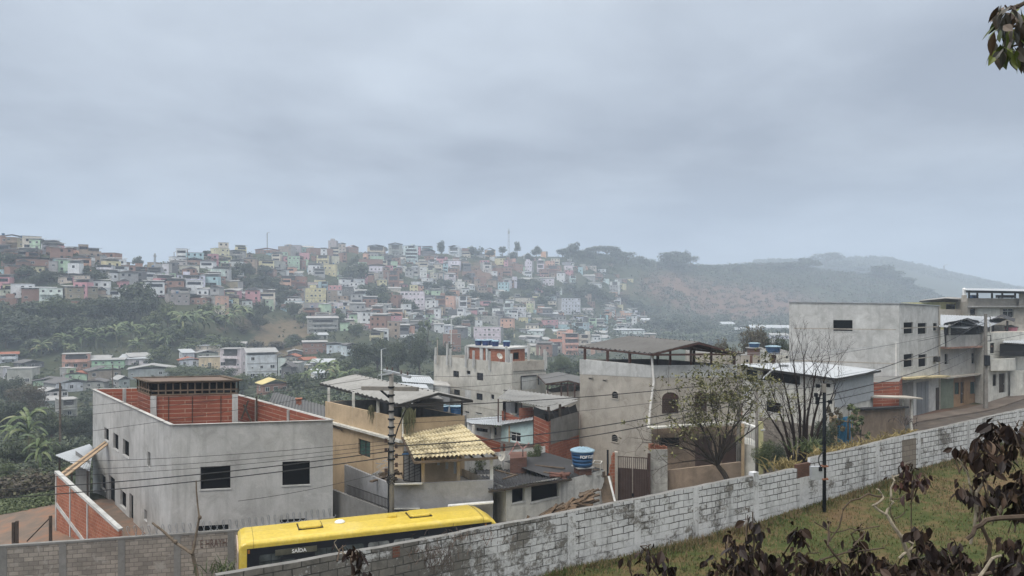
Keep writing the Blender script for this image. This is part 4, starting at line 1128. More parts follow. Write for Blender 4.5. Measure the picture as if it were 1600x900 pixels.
 for k, (px, py, d, h_, n_) in enumerate(((636, 640, 41.6, 1.7, 34), (644, 642, 41.9, 1.5, 28), (579.5, 636, 44.7, 1.1, 22))):
  base = P(px, py, d); mb = MB()
  for i in range(n_):
   a_ = rnd.uniform(0, 6.28); r_ = rnd.uniform(.02, .28)
   p0 = base+Vector((r_*math.cos(a_), r_*math.sin(a_)-.1, rnd.uniform(0, .15))); ln_ = h_*rnd.uniform(.4, 1)
   mb.tube([p0, p0+Vector((rnd.uniform(-.08, .08), rnd.uniform(-.1, .02), -ln_*.5)), p0+Vector((rnd.uniform(-.12, .12), rnd.uniform(-.12, .02), -ln_))], [.022, .02, .006], 3, False)
  o = link('hanging_plant', mb.mesh('hanging_plant', LEAF['pale']))
  tag(o, ['trailing pale fern hanging over the beige parapet, beside the drainpipe', 'trailing pale fern hanging over the beige parapet, right of the other long one', 'short trailing fern on the long side parapet of the beige house'][k], 'plant')
 return root, zp
LEAF = {}
LEAF['pale'] = leaf_mat('pale_fern', [(.2, (.09, .10, .05)), (.6, (.18, .18, .10)), (.9, (.28, .25, .16))])
HB, ZP = house_b()
def tanks_b():
 for k, px in enumerate((691, 713)):
  x, y = XY(px, 50); z0 = (HY-647)/F*50
  st = thing('tank_stand', ['cement base under the left blue tank behind the beige terrace', 'cement base under the right blue tank behind the beige terrace'][k], 'stand', (x, y, z0-7))
  mb = MB(); mb.box((x, y, z0-3.5), (1.3, 1.3, 7)); part('stand_block', mb, M['concrete_dark'], st)
  water_tank((x, y, z0+.02), .43, .52, ['left blue water tank behind the beige terrace roof', 'right blue water tank behind the beige terrace roof'][k])
def house_b_front():
 # yard walls and parapet before the porch
 root = thing('front_wall', 'grey cement street wall under the cream tiled porch of the beige house', 'wall', (*XY(690, 38), -13.5))
 A_, B_, C_, D_ = XY(538, 46.5), XY(613, 38.4), XY(770, 38.3), XY(800, 43)
 tA, tB, tC = (HY-726)/F*46.5, (HY-757)/F*38.4, (HY-750)/F*38.3
 mb = MB(); mb.wall(A_, B_, -13.8, tA, tB); mb.wall(B_, C_, -13.8, tB, tC)
 n = .16
 Ai, Bi, Ci = (A_[0]+.12, A_[1]+.12), (B_[0]+.02, B_[1]+n), (C_[0], C_[1]+n)
 mb.wall(Ci, Bi, -13.8, tC, tB); mb.wall(Bi, Ai, -13.8, tB, tA); mb.wall(C_, Ci, -13.8, tC, tC)
 mb.quad((*A_, tA), (*B_, tB), (*Bi, tB), (*Ai, tA)); mb.quad((*B_, tB), (*C_, tC), (*Ci, tC), (*Bi, tB))
 part('wall_body', mb, M['grey_paint'], root)
 mb = MB(); mb.bar((B_[0]-.05, B_[1]-.03, tB-1.25), (XY(656, 38.3)[0], 38.3-.04, tB-1.2), .1, .05); mb.bar((*XY(614, 38.3), tB+.03), (*XY(660, 38.25), (HY-755)/F*38.3), .22, .06); part('string_course', mb, M['offwhite'], root)
 mb = MB(); mb.bar((*XY(700, 38.0), (HY-789.5)/F*38.1), (*XY(771, 38.0), (HY-783.5)/F*38.1), .3, .07); part('canopy', mb, M['white_paint'], root)
 mb = MB(); h = on_wall(B_, C_, 617, 796);
 # floor of the porch
 mb = MB(); mb.face([(*p, ZP-.55) for p in (B_, C_, XY(772, 43.5), XY(640, 43.5))]); part('porch_floor', mb, M['concrete_dark'], root)
 # low dark wall with railing towards the neighbour
 root = thing('side_wall', 'dark mossy side wall with a low railing beside the unfinished house', 'wall', (*XY(560, 40), -13.6))
 A_, B_ = XY(516, 42.5), XY(612, 37.6); ta, tb = (HY-764)/F*42.5, (HY-800)/F*37.6
 mb = MB(); mb.wall(A_, B_, -13.8, ta, tb); Ai, Bi = (A_[0]+.1, A_[1]+.13), (B_[0]+.1, B_[1]+.13); mb.wall(Bi, Ai, -13.8, tb, ta); mb.quad((*A_, ta), (*B_, tb), (*Bi, tb), (*Ai, ta)); mb.wall(B_, Bi, -13.8, tb, tb)
 part('wall_body', mb, M['concrete_dark'], root)
 mb = MB(); n = 34
 for k in range(n):
  t = .28+.72*k/n; x, y = A_[0]+(B_[0]-A_[0])*t+.05, A_[1]+(B_[1]-A_[1])*t+.06; z = ta+(tb-ta)*t
  mb.bar((x, y, z), (x, y, z+.55), .025, .025)
 for dz in (.08, .55):
  t = .28; mb.bar((A_[0]+(B_[0]-A_[0])*t+.05, A_[1]+(B_[1]-A_[1])*t+.06, ta+(tb-ta)*t+dz), (B_[0]+.05, B_[1]+.06, tb+dz), .04, .04)
 part('railing', mb, M['frame_dark'], root)
 # tiled lean-to strip low on the beige wall and stacked junk
 rnd = random.Random(21)
 root = thing('junk_pile', 'pile of old boards and wire frames behind the grey yard wall', 'junk', (*XY(598, 42), -10))
 mb = MB()
 for i in range(16):
  p = P(rnd.uniform(584, 632), rnd.uniform(736, 752), rnd.uniform(40.4, 43)); mb.box(p, (rnd.uniform(.3, 1.3), rnd.uniform(.1, .3), rnd.uniform(.03, .12)), rnd.uniform(0, 3))
 part('board', mb, M['wood'], root)
 mb = MB()
 for i in range(14):
  a = P(rnd.uniform(588, 604), rnd.uniform(720, 742), 41+rnd.uniform(-.6, .6)); mb.bar(a, a+Vector((rnd.uniform(-.5, .5), rnd.uniform(-.3, .3), rnd.uniform(-.5, .3))), .025, .025)
 part('wire_frame', mb, M['zinc'], root)
 mb = MB(); mb.prism([XY(582, 43.5), XY(634, 39.8), XY(636, 42.5), XY(600, 44.5)], -13.5, (HY-752)/F*41.5); part('block_base', mb, M['concrete_dark'], root)
house_b_front()
# ================================================================ arched openings
def arch_fill(root, P0, P1, h, style='shutter', name='window'):
 """arched window standing in a shallow frame on the wall"""
 u0, u1, z0, z1 = h; w_ = u1-u0; zs = z1-w_/2*.7
 def outline(g):
  pts = [(u0-g, z0-g), (u1+g, z0-g)]
  for k in range(9):
   a = math.pi*k/8; pts.append(((u0+u1)/2+(w_/2+g)*math.cos(a), zs+(w_/2*.7+g)*math.sin(a)))
  return pts
 fr = MB(); o1, o2 = outline(.07), outline(0.0)
 n = len(o1)
 for i in range(n):
  j = (i+1) % n
  A = [at_uz(P0, P1, *o1[i], -.05), at_uz(P0, P1, *o1[j], -.05), at_uz(P0, P1, *o2[j], -.05), at_uz(P0, P1, *o2[i], -.05)]
  fr.face(A)
  B = [at_uz(P0, P1, *o1[i], 0), at_uz(P0, P1, *o1[j], 0)]; fr.face([B[0], B[1], A[1], A[0]])
  C = [at_uz(P0, P1, *o2[i], -.004), at_uz(P0, P1, *o2[j], -.004)]; fr.face([A[3], A[2], C[1], C[0]])
 o = part(name, fr, M['concrete_warm'], root)
 pn = MB(); pn.face([at_uz(P0, P1, *q, -.006) for q in o2])
 nl = max(3, int((z1-z0)/.16))
 part('pane', pn, M['void'] if style == 'vent' else M['steel_brown'], o)
 lv = MB()
 if style == 'vent':
  for k in range(1, 4):
   z = z0+(z1-z0)*k/4.3; lv.bar(at_uz(P0, P1, u0, z, -.02), at_uz(P0, P1, u1, z, -.02), .02, .025)
 else:
  for k in range(nl):
   z = z0+(zs-z0)*(k+.5)/nl; lv.bar(at_uz(P0, P1, u0+.05, z, -.02), at_uz(P0, P1, u1-.05, z, -.02), .03, .05)
  um = (u0+u1)/2; lv.bar(at_uz(P0, P1, um, z0, -.025), at_uz(P0, P1, um, z1, -.025), .05, .03)
 part('louvre', lv, M['concrete_dark'] if style == 'vent' else M['wood_dark'], o)
def sat_dish(name, label, c, r, az, el, group=None):
 root = thing(name, label, 'dish', c, 0, group)
 mb = MB(); prof = [(r*t, .30*r*t*t) for t in (.02, .3, .55, .8, 1.0)]; mb.lathe(prof, (0, 0, 0), 18, False)
 me = mb.mesh('reflector', M['offwhite'], True); me.transform(Matrix.Rotation(az, 4, 'Z') @ Matrix.Rotation(el, 4, 'X')); me.transform(Matrix.Translation((0, 0, .35+r))); link('reflector', me, root, False)
 mb = MB(); mb.tube([(0, 0, 0), (0, 0, .35+r)], .03, 6); d = Matrix.Rotation(az, 4, 'Z') @ Matrix.Rotation(el, 4, 'X') @ Vector((0, 0, r*.8)); mb2 = MB()
 link('mast', mb.mesh('mast', M['zinc']), root, False)
 mb2.bar((0, 0, .35+r), Vector((0, 0, .35+r))+d, .025, .025); mb2.box(Vector((0, 0, .35+r))+d, (.09, .09, .12)); link('feed_arm', mb2.mesh('feed_arm', M['zinc']), root, False)
 return root
_tank = {}
def water_tank(c, r, h, label, lettered=False, group=None, body=None):
 """tapered plastic roof tank with rings and a ribbed lid"""
 root = thing('water_tank', label, 'water tank', c, 0, group)
 key = round(r, 2), round(h, 2), body
 if key not in _tank:
  mb = MB(); prof = [(r*.80, 0), (r*.80, h*.06)]
  for k in range(4):
   t0, t1 = .08+k*.22, .08+(k+1)*.22
   prof += [(r*(.80+.18*t0)+.015, h*t0), (r*(.80+.18*t1)+.015, h*(t1-.05)), (r*(.80+.18*t1)-.012, h*(t1-.03)), (r*(.80+.18*t1)-.012, h*t1)]
  prof += [(r, h*.97), (r, h)]
  mb.lathe(prof, (0, 0, 0), 28); a = mb.mesh('tank_body', body or M['tank_blue'], True)
  lb = MB(); n = 40; rings = []
  for rr, z, am in ((r*1.07, h*.97, 0), (r*1.07, h*1.03, 0), (r*.95, h*1.06, .02), (r*.5, h*1.15, .035), (r*.12, h*1.2, 0)):
   rings.append([lb.vert(rr*math.cos(2*math.pi*k/n), rr*math.sin(2*math.pi*k/n), z+(am if k % 4 < 2 else 0)) for k in range(n)])
  for i in range(len(rings)-1):
   for k in range(n):
    j = (k+1) % n; lb.f.append((rings[i][k], rings[i][j], rings[i+1][j], rings[i+1][k])); lb.m.append(0)
  lb.f.append(tuple(rings[-1])); lb.m.append(0); lb.f.append(tuple(rings[0][::-1])); lb.m.append(0)
  _tank[key] = a, lb.mesh('lid', M['tank_lid'])
 link('tank_body', _tank[key][0], root, False); link('lid', _tank[key][1], root, False)
 return root
tanks_b()
# ================================================================ the tall cement house with the brown-framed roof
def house_c():
 Lp, Np, Rp = XY(906, 53.6), XY(1018, 48.0), XY(1153, 48.6)
 Bp = (Rp[0]+Lp[0]-Np[0], Rp[1]+Lp[1]-Np[1]); poly = [Lp, Np, Rp, Bp]; zt = -3.76; zb = -13.2
 root = thing('house', 'tall bare cement house with arched vents and a grey roof on brown steel posts', 'house', (*Np, zb))
 zm = (HY-667)/F*48
 shell(root, poly, zt, zb, M['concrete_warm'], {}, deck=-4.9, th=.16, inner=M['concrete_dark'])
 bb = MB(); po = inset(poly, -.012)
 for i in (0, 1):
  a, b = po[i], po[i+1]; bb.quad((*a, zt-1.05 if i == 0 else zt-.78), (*b, zt-.78), (*b, zt+.012), (*a, zt+.012))
 pi = inset(poly, .165);
 for i in (0, 1): bb.quad((*po[i], zt+.012), (*po[i+1], zt+.012), (*pi[i+1], zt+.012), (*pi[i], zt+.012))
 part('parapet_band', bb, M['concrete_pale'], root)
 for r_ in ((957, 611, 966.5, 623), (956.5, 678, 966, 691)): arch_fill(root, Lp, Np, holes_px(Lp, Np, [r_])[0], 'vent')
 for r_ in ((1034, 613, 1060, 646), (1085, 611, 1104, 643), (1110, 612, 1121, 632), (1131, 610, 1136.5, 627), (1139, 610, 1144.5, 627)): arch_fill(root, Np, Rp, holes_px(Np, Rp, [r_])[0], 'shutter')
 # white downpipe down the corner and ledge over the recessed ground floor
 mb = MB(); mb.tube([P(1018.5, 556, 47.75), P(1021.5, 598, 47.8), P(1017, 630, 47.75), P(1013, 668, 47.6)], .075, 7); part('downpipe', mb, M['pvc'], root)
 mb = MB(); mb.bar(P(1012, 668.5, 47.4), P(1153, 659, 47.9), .55, .10); part('ledge', mb, M['offwhite'], root)
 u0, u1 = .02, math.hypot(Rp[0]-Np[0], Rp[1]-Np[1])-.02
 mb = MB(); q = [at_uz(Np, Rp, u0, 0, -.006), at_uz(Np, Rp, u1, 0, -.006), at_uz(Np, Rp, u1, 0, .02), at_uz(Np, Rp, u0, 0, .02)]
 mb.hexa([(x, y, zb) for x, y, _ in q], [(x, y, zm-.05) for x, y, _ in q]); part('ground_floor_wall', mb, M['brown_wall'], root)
 for r_, st in (((1030, 684, 1061, 697), 'void'), ((1086, 682, 1112, 728), 'void'), ((1128, 680, 1150, 724), 'void')):
  h = holes_px(Np, Rp, [r_])[0]; mb = MB(); q = [at_uz(Np, Rp, h[0], 0, -.03), at_uz(Np, Rp, h[1], 0, -.03), at_uz(Np, Rp, h[1], 0, 0), at_uz(Np, Rp, h[0], 0, 0)]
  mb.hexa([(x, y, h[2]) for x, y, _ in q], [(x, y, h[3]) for x, y, _ in q]); part('doorway', mb, M['void'] if r_[0] == 1030 else M['gate_brown'], root)
 # sheet roof on brown posts
 eL0, eL1 = P(1018, 552, 47.3), P(904, 540.5, 56.6); r0, r1 = P(1092, 534, 47.6), P(980, 525, 57.2); eR0 = P(1154, 551, 48.2); eR1 = eR0+(r1-r0)
 gable(root, eL0, eL1, r0, r1, eR0, eR1, M['fibre_roof'], 16, .05, beams=M['steel_brown'])
 pin = inset(poly, .12); L_ = []
 for t in (0, .30, .62, .97): L_.append((pin[1][0]+(pin[0][0]-pin[1][0])*t, pin[1][1]+(pin[0][1]-pin[1][1])*t))
 posts(root, L_, -4.9, eL0[2]-.05, .15, M['steel_brown'])
 for t in (.22, .47, .72):
  x, y = pin[1][0]+(pin[2][0]-pin[1][0])*t, pin[1][1]+(pin[2][1]-pin[1][1])*t
  z = min(eL0[2]+(r0[2]-eL0[2])*t/.52, r0[2]-(r0[2]-eR0[2])*(t-.52)/.48 if t > .52 else 9)-.08
  mb = MB(); mb.box((x, y, (-4.9+z)/2), (.13, .13, z+4.9), 0); part('post', mb, M['steel_brown'], root)
 posts(root, [pin[2], (pin[2][0]+(pin[3][0]-pin[2][0])*.5, pin[2][1]+(pin[3][1]-pin[2][1])*.5), pin[3]], -4.9, eR0[2]-.05, .15, M['steel_brown'])
 for k, (px, py) in enumerate(((920, 591), (942, 594))):
  u, z = on_wall(Lp, Np, px, py); mb = MB(); mb.bar(at_uz(Lp, Np, u, z, 0), at_uz(Lp, Np, u+.55, z+.06, -.10), .04, .04); part('bracket', mb, M['iron'], root)
 # things in front: yard walls and the leafy tree's plot
 wroot = thing('yard_wall', 'rough pale yard wall with a broken brick top, right of the brown gate', 'wall', (*XY(1016, 45.6), -13))
 A_, B_ = XY(1014.5, 45.3), XY(1043, 45.2); z = (HY-702)/F*45.3
 mb = MB(); mb.prism([A_, B_, (B_[0], B_[1]+.2), (A_[0], A_[1]+.2)], -13.4, z); part('wall_body', mb, render_wall('rough_pale_render', (.40, .39, .36), .4, 1.5, .8, 1.2), wroot)
 mb = MB(); rnd = random.Random(3)
 for k in range(9):
  t = k/9; mb.box((A_[0]+(B_[0]-A_[0])*(t+.05), A_[1]+.1, z+.10+.10*rnd.random()-.10*t), (.17, .18, .38-.2*t), 0)
 part('broken_bricks', mb, M['brick_orange'], wroot)
 wroot = thing('yard_wall', 'low earthy wall below the leafy tree in front of the cement house', 'wall', (*XY(1090, 44), -13))
 A_, B_ = XY(1043, 45.6), XY(1158, 43.0); za, zb2 = (HY-735)/F*45.6, (HY-722)/F*43
 mb = MB(); mb.wall(A_, B_, -13.4, za, zb2); mb.wall((B_[0], B_[1]+.2), (A_[0], A_[1]+.2), -13.4, zb2, za); mb.quad((*A_, za), (*B_, zb2), (B_[0], B_[1]+.2, zb2), (A_[0], A_[1]+.2, za)); part('wall_body', mb, M['brown_wall'], wroot)
 # porch at the right end
 wroot = thing('porch', 'small porch with vertical bars and a white rail beside the tall cement house', 'porch', (*XY(1175, 46.5), -12.5))
 A_, B_ = XY(1158, 47.0), XY(1191, 45.8)
 mb = MB(); z0 = (HY-695)/F*46.5; mb.prism([A_, B_, (B_[0]+.3, B_[1]+3), (A_[0]+.3, A_[1]+3)], -13, z0); part('base_wall', mb, M['offwhite'], wroot)
 mb = MB(); zt_ = (HY-668)/F*46.3
 for k in range(13):
  t = k/12; mb.bar((A_[0]+(B_[0]-A_[0])*t, A_[1]+(B_[1]-A_[1])*t+.05, z0), (A_[0]+(B_[0]-A_[0])*t, A_[1]+(B_[1]-A_[1])*t+.05, zt_-.1*t), .03, .03)
 part('railing', mb, M['zinc'], wroot)
 mb = MB(); mb.bar(P(1160, 660, 46.8), P(1193, 672, 45.5), .3, .09); part('white_rail', mb, M['white_paint'], wroot)
 for px, d in ((1160, 46.6), (1184, 45.7)):
  x, y = XY(px, d); mb = MB(); zt2 = (HY-662)/F*d; mb.box((x, y, (zt2-13)/2), (.2, .2, 13+zt2), 0); part('pillar', mb, M['concrete_dark' if px > 1170 else 'beige'], wroot)
 mb = MB(); mb.box((*XY(1188.5, 45.6), -10), (.26, .2, 6.0)); part('pillar', mb, M['yellow_paint'], wroot)
house_c()
def gate():
 A_, B_ = XY(964, 45.6), XY(1013, 45.0); zb = -13.0
 zt = (HY-714.5)/F*45.3; zm = (HY-732)/F*45.3
 root = thing('gate', 'brown sheet metal double gate with pale upright bars along the top', 'gate', (*A_, zb))
 for k in (0, 1):
  a = (A_[0]+(B_[0]-A_[0])*(.01+.5*k), A_[1]+(B_[1]-A_[1])*(.01+.5*k)); b = (A_[0]+(B_[0]-A_[0])*(.49+.5*k), A_[1]+(B_[1]-A_[1])*(.49+.5*k))
  mb = MB(); mb.bar((*a, (zb+zm)/2), (*b, (zb+zm)/2), .05, zm-zb)
  for i in range(9):
   t = (i+.5)/9; mb.bar((a[0]+(b[0]-a[0])*t, a[1]+(b[1]-a[1])*t-.035, zb), (a[0]+(b[0]-a[0])*t, a[1]+(b[1]-a[1])*t-.035, zm), .05, .02)
  leaf = part('gate_leaf', mb, M['gate_brown'], root)
  mb = MB()
  for i in range(8):
   t = (i+.5)/8; mb.bar((a[0]+(b[0]-a[0])*t, a[1]+(b[1]-a[1])*t, zm), (a[0]+(b[0]-a[0])*t, a[1]+(b[1]-a[1])*t, zt), .035, .035)
  mb.bar((*a, zt), (*b, zt), .05, .05); part('bars', mb, M['gate_brown'], leaf)
  mb = MB(); mb.box(((a[0] if k else b[0]), (a[1] if k else b[1])-.06, (zm+zb)/2), (.08, .05, .2)); part('handle', mb, M['iron'], leaf)
 for t, w_ in ((-.03, .2), (1.02, .16)):
  mb = MB(); mb.box((A_[0]+(B_[0]-A_[0])*t, A_[1]+(B_[1]-A_[1])*t, (zb+zt+.3)/2), (w_, w_, zt+.3-zb)); part('gate_post', mb, M['gate_brown'] if t > 1 else M['concrete_warm'], root)
 # ragged orange brick pier left of it, with a dark pipe
 root = thing('brick_pier', 'ragged orange brick pier with a cement edge, left of the brown gate', 'pier', (*XY(957, 45.4), -13))
 mb = MB(); rnd = random.Random(9); d = 45.5
 for k in range(14):
  z0 = (HY-772+k*4.6)/F*d; w0 = .62-.035*k+rnd.uniform(-.05, .05); x1 = XY(961, d)[0]
  mb.box((x1-w0/2, d, z0+.09), (max(w0, .12), .18, .18))
 part('brickwork', mb, M['brick_orange'], root)
 mb = MB(); mb.box((XY(962.5, d)[0], d-.02, (-13+(HY-706)/F*d)/2), (.17, .24, 13+(HY-706)/F*d)); part('cement_edge', mb, M['concrete_warm'], root)
 mb = MB(); mb.tube([P(949.5, 768, 45), P(949.5, 703, 45)], .06, 7); tag(link('pipe_post', mb.mesh('pipe_post', M['iron'])), 'black vertical pipe just left of the orange brick pier', 'pipe')
gate()
# ---------------------------------------------------------------- the black-roofed shed, its white wall, tank and timber
def shed():
 # white yard wall: low left part with openings, higher right part
 A_, B_, C_ = XY(791, 38.6), XY(876, 41.0), XY(944, 43.4); zb = -13.6
 tb1, tb0 = (HY-751)/F*40, (HY-781)/F*38.8
 root = thing('shed', 'low shed with a black sheet roof and stained white walls, left of the blue tank', 'shed', (*A_, zb))
 zt = (HY-752.5)/F*39.9
 D_ = (C_[0]-3.2, C_[1]+5.2); E_ = (A_[0]-3.4, A_[1]+6.0)
 h = holes_px(A_, B_, [(830, 757, 873.5, 776), (800, 762, 820, 783)])
 mb = MB(); mb.wall(A_, B_, zb, zt, zt, h, .18); part('wall', mb, M['offwhite'], root)
 for q in h: filling(root, A_, B_, q, 'void', .18)
 zr = (HY-745)/F*42
 mb = MB(); mb.wall(B_, C_, zb, zr, zr+.1); mb.wall(C_, D_, zb, zr+.1, zr+.1); mb.wall(D_, E_, zb, zt+.3, zt+.3); mb.wall(E_, A_, zb, zt, zt)
 part('side_wall', mb, render_wall('mouldy_white_render', (.60, .59, .56), .28, 1.1, .9, .9), root)
 mb = MB(); mb.face([(*B_, zr), (*C_, zr+.1), (*D_, zr+.1), (B_[0]-3.2, B_[1]+5.2, zr)]); part('roof_slab', mb, M['dark_roof'], root)
 # sagging black sheets
 e0, e1, r1, r0 = P(764, 766, 37.8), P(893, 747.0, 40.8), P(908, 727, 47.5), P(742, 735, 45.5)
 n, m_ = 30, 14; mb = MB(); grid = []; rnd = random.Random(14)
 e0, e1, r0, r1 = map(Vector, (e0, e1, r0, r1))
 jit = [rnd.uniform(-.05, .05) for _ in range(m_+1)]
 for j in range(m_+1):
  row = []
  for i in range(n*4+1):
   s, t = i/(n*4), j/m_
   p = e0.lerp(e1, s).lerp(r0.lerp(r1, s), t); p.z += .03*math.sin(2*math.pi*s*n)+jit[j]*math.sin(s*9+j)-.12*math.sin(math.pi*t)*math.sin(math.pi*s)+(.03 if j % 3 == 0 else 0)
   row.append(mb.vert(p))
  grid.append(row)
 for j in range(m_):
  for i in range(n*4): mb.f.append((grid[j][i], grid[j][i+1], grid[j+1][i+1], grid[j+1][i])); mb.m.append(0)
 rf = part('roof', mb, M['dark_roof'], root)
 for (a, b, d0, d1) in (((775, 738), (806, 746), 41.5, 40.2), ((786, 752), (808, 745), 39.5, 40.5), ((836, 730), (882, 735), 45, 43.5), ((850, 741), (872, 745), 42, 41.4)):
  mb = MB(); mb.bar(Vadd(P(*a, d0), .12), Vadd(P(*b, d1), .12), .12, .06); part('roof_batten', mb, M['wood'], rf)
 mb = MB(); mb.bar(Vadd(e0, -.08), Vadd(e1, -.08), .09, .1); part('eave_beam', mb, M['wood_dark'], rf)
 mb = MB(); mb.prism([XY(797, 44.2), XY(823, 44.6), XY(823, 46.4), XY(797, 46.2)], (HY-733)/F*44.3-.6, (HY-716)/F*44.3); part('chimney', mb, M['brick_dark'], rf)
 # left flank, shade put into its dark wall colour: wall, door
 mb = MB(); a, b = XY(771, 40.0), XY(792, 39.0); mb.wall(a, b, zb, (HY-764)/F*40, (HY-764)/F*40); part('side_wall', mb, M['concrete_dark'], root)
 hd = holes_px(a, b, [(780, 789, 791, 820)])[0]; mb = MB(); q = [at_uz(a, b, hd[0], 0, -.04), at_uz(a, b, hd[1], 0, -.04), at_uz(a, b, hd[1], 0, .0), at_uz(a, b, hd[0], 0, .0)]; mb.hexa([(x, y, zb) for x, y, _ in q], [(x, y, hd[3]) for x, y, _ in q]); part('door', mb, M['frame_dark'], root)
 # scraps on the roof edge
 rt = thing('scrap_heap', 'small heap of broken red tiles and boards on the edge of the black roof', 'scrap', P(874, 744, 41.2))
 mb = MB(); rnd = random.Random(4)
 for k in range(18):
  p = P(rnd.uniform(864, 886), rnd.uniform(739, 748), 41.4+rnd.uniform(-.5, .8)); mb.box(p, (rnd.uniform(.3, .8), rnd.uniform(.1, .25), .06), rnd.uniform(0, 3))
 part('board', mb, plain('red_brown_scrap', (.13, .065, .05), .85, 0, .15, .5, 3), rt)
 # brick pedestal and the lettered blue tank
 rt = thing('tank_stand', 'square brick stand under the blue water tank at the white wall corner', 'stand', (*XY(910, 42.6), zr))
 c = XY(910.5, 42.7); ztk = (HY-729.5)/F*42.7
 mb = MB(); mb.box((*c, (zr+ztk)/2), (.76, .76, ztk-zr), .35); part('brickwork', mb, M['brick_dark'], rt)
 mb = MB(); mb.box((*c, ztk+.02), (1.0, 1.0, .06), .35); part('slab', mb, M['concrete'], rt)
 tk = water_tank((c[0]-.02, c[1], ztk+.05), .66, .90, 'large blue water tank with white lettering on a square brick stand', True)
 cu = bpy.data.curves.new('lettering', 'FONT'); cu.body = 'FORTLEV'; cu.size = .22; cu.extrude = .004; cu.offset = .008; cu.align_x = 'CENTER'
 o = bpy.data.objects.new('lettering', cu); COL.objects.link(o); bpy.context.view_layer.update()
 me = bpy.data.meshes.new_from_object(o.evaluated_get(bpy.context.evaluated_depsgraph_get())); COL.objects.unlink(o); bpy.data.objects.remove(o)
 me.materials.clear(); me.materials.append(M['white'])
 for v in me.vertices:
  a = -math.pi/2+.42+v.co.x/.64; rr = .672+v.co.z*.5; v.co = (rr*math.cos(a), rr*math.sin(a), .56+v.co.y)
 link('lettering', me, tk, False)
 # frames and odds behind the tank
 rt = thing('wire_crate', 'white wire crate with rubbish on the wall beside the blue tank', 'crate', P(930, 744, 43.2))
 mb = MB(); q = [P(924, 744, 43.0), P(938, 742, 43.0), P(938, 725, 43.0), P(926, 724, 43.0)]
 for i in range(4):
  mb.bar(q[i], q[(i+1) % 4], .05, .05); mb.bar(q[i]+Vector((.2, .8, 0)), q[(i+1) % 4]+Vector((.2, .8, 0)), .04, .04); mb.bar(q[i], q[i]+Vector((.2, .8, 0)), .04, .04)
 part('frame', mb, M['offwhite'], rt)
 mb = MB(); rnd = random.Random(5)
 for k in range(8): mb.box(P(rnd.uniform(926, 942), rnd.uniform(737, 743), 43.4), (.3, .2, rnd.uniform(.1, .35)), rnd.uniform(0, 3))
 part('contents', mb, M['wood'], rt)
 # stack of old timber leaning along the street side
 rt = thing('timber_pile', 'sprawling pile of old brown roof timbers against the stained white wall', 'timber', (*XY(890, 38), -12.5))
 mb = MB(); rnd = random.Random(31)
 for k in range(110):
  t = rnd.random(); px = 812+t*100+rnd.uniform(-6, 6); top = np.interp(px, [800, 845, 880, 912, 936], [826, 801, 790, 766, 764])
  py = top+abs(rnd.gauss(0, 9)); d = 40.3-rnd.uniform(0, 2.0)
  px = min(px, 905); a = P(px, py, d); ln_ = rnd.uniform(.8, 2.2)*(1 if px < 880 else .6); an = rnd.gauss(.36, .20); a.z -= .12; b = a+Vector((math.cos(an)*ln_, rnd.uniform(-.4, .5), math.sin(an)*ln_*.7))
  mb.bar(a, b, rnd.uniform(.06, .20), rnd.uniform(.05, .10), (rnd.uniform(-.4, .4), rnd.uniform(-.4, .4), 1))
 part('beam', mb, M['wood'], rt)
 mb = MB()
 for k in range(34):
  px = rnd.uniform(808, 922); top = np.interp(px, [800, 845, 880, 912, 936], [824, 800, 788, 768, 766]); a = P(px, top+rnd.uniform(2, 12), 38.1+rnd.uniform(-.3, .4)); an = rnd.gauss(.34, .3); ln_ = rnd.uniform(.5, 1.3)*(1 if px < 880 else .6); a.z -= .1
  mb.bar(a, a+Vector((math.cos(an)*ln_, rnd.uniform(-.2, .2), math.sin(an)*ln_)), .13, .05, (0, -.6, 1))
 part('split_board', mb, plain('brown_split_wood', (.13, .09, .06), .85, 0, .15, .5, 3), rt)
 mb = MB()
 mb.prism([XY(806, 39.6), XY(930, 39.2), XY(940, 42), XY(816, 40.5)], -13.6, -12.2); part('pile_core', mb, M['wood_dark'], rt)
 rt = thing('board_stack', 'upright boards leaning beside the brown gate', 'timber', (*XY(949, 44), -12.5))
 for k in range(9):
  mb = MB(); px = 941+k*1.7; mb.bar(P(px+2.5, 786, 42.8), P(px-1, 745+rnd.uniform(-2, 4), 43.6), .18, .05, (0, 1, .1)); part('board', mb, M['wood'], rt)
 mb = MB(); mb.bar(P(961, 784, 42.4), P(951, 744, 43.0), .11, .05, (0, 1, .1)); part('white_board', mb, M['white_paint'], rt)
 sat_dish('satellite_dish', 'pale satellite dish at the left edge of the black shed roof', P(786, 730, 44.5), .30, R(-50), R(70))
 # red and white lattice antenna
 rt = thing('antenna', 'red and white forked aerial above the black shed roof', 'aerial', P(817, 717, 44.8))
 mb = MB(); mb.tube([P(817, 718, 44.8), P(817, 700, 44.8)], .03, 5); part('mast', mb, M['iron'], rt)
 mb = MB()
 for a, b in (((817, 702), (808, 690)), ((808, 690), (800, 703)), ((817, 702), (827, 692)), ((800, 703), (795, 711))): mb.bar(P(*a, 44.8), P(*b, 44.8), .06, .06)
 part('arms', mb, plain('faded_red_white', (.48, .26, .24), .5, 0, .3, .4, 6), rt)
shed()
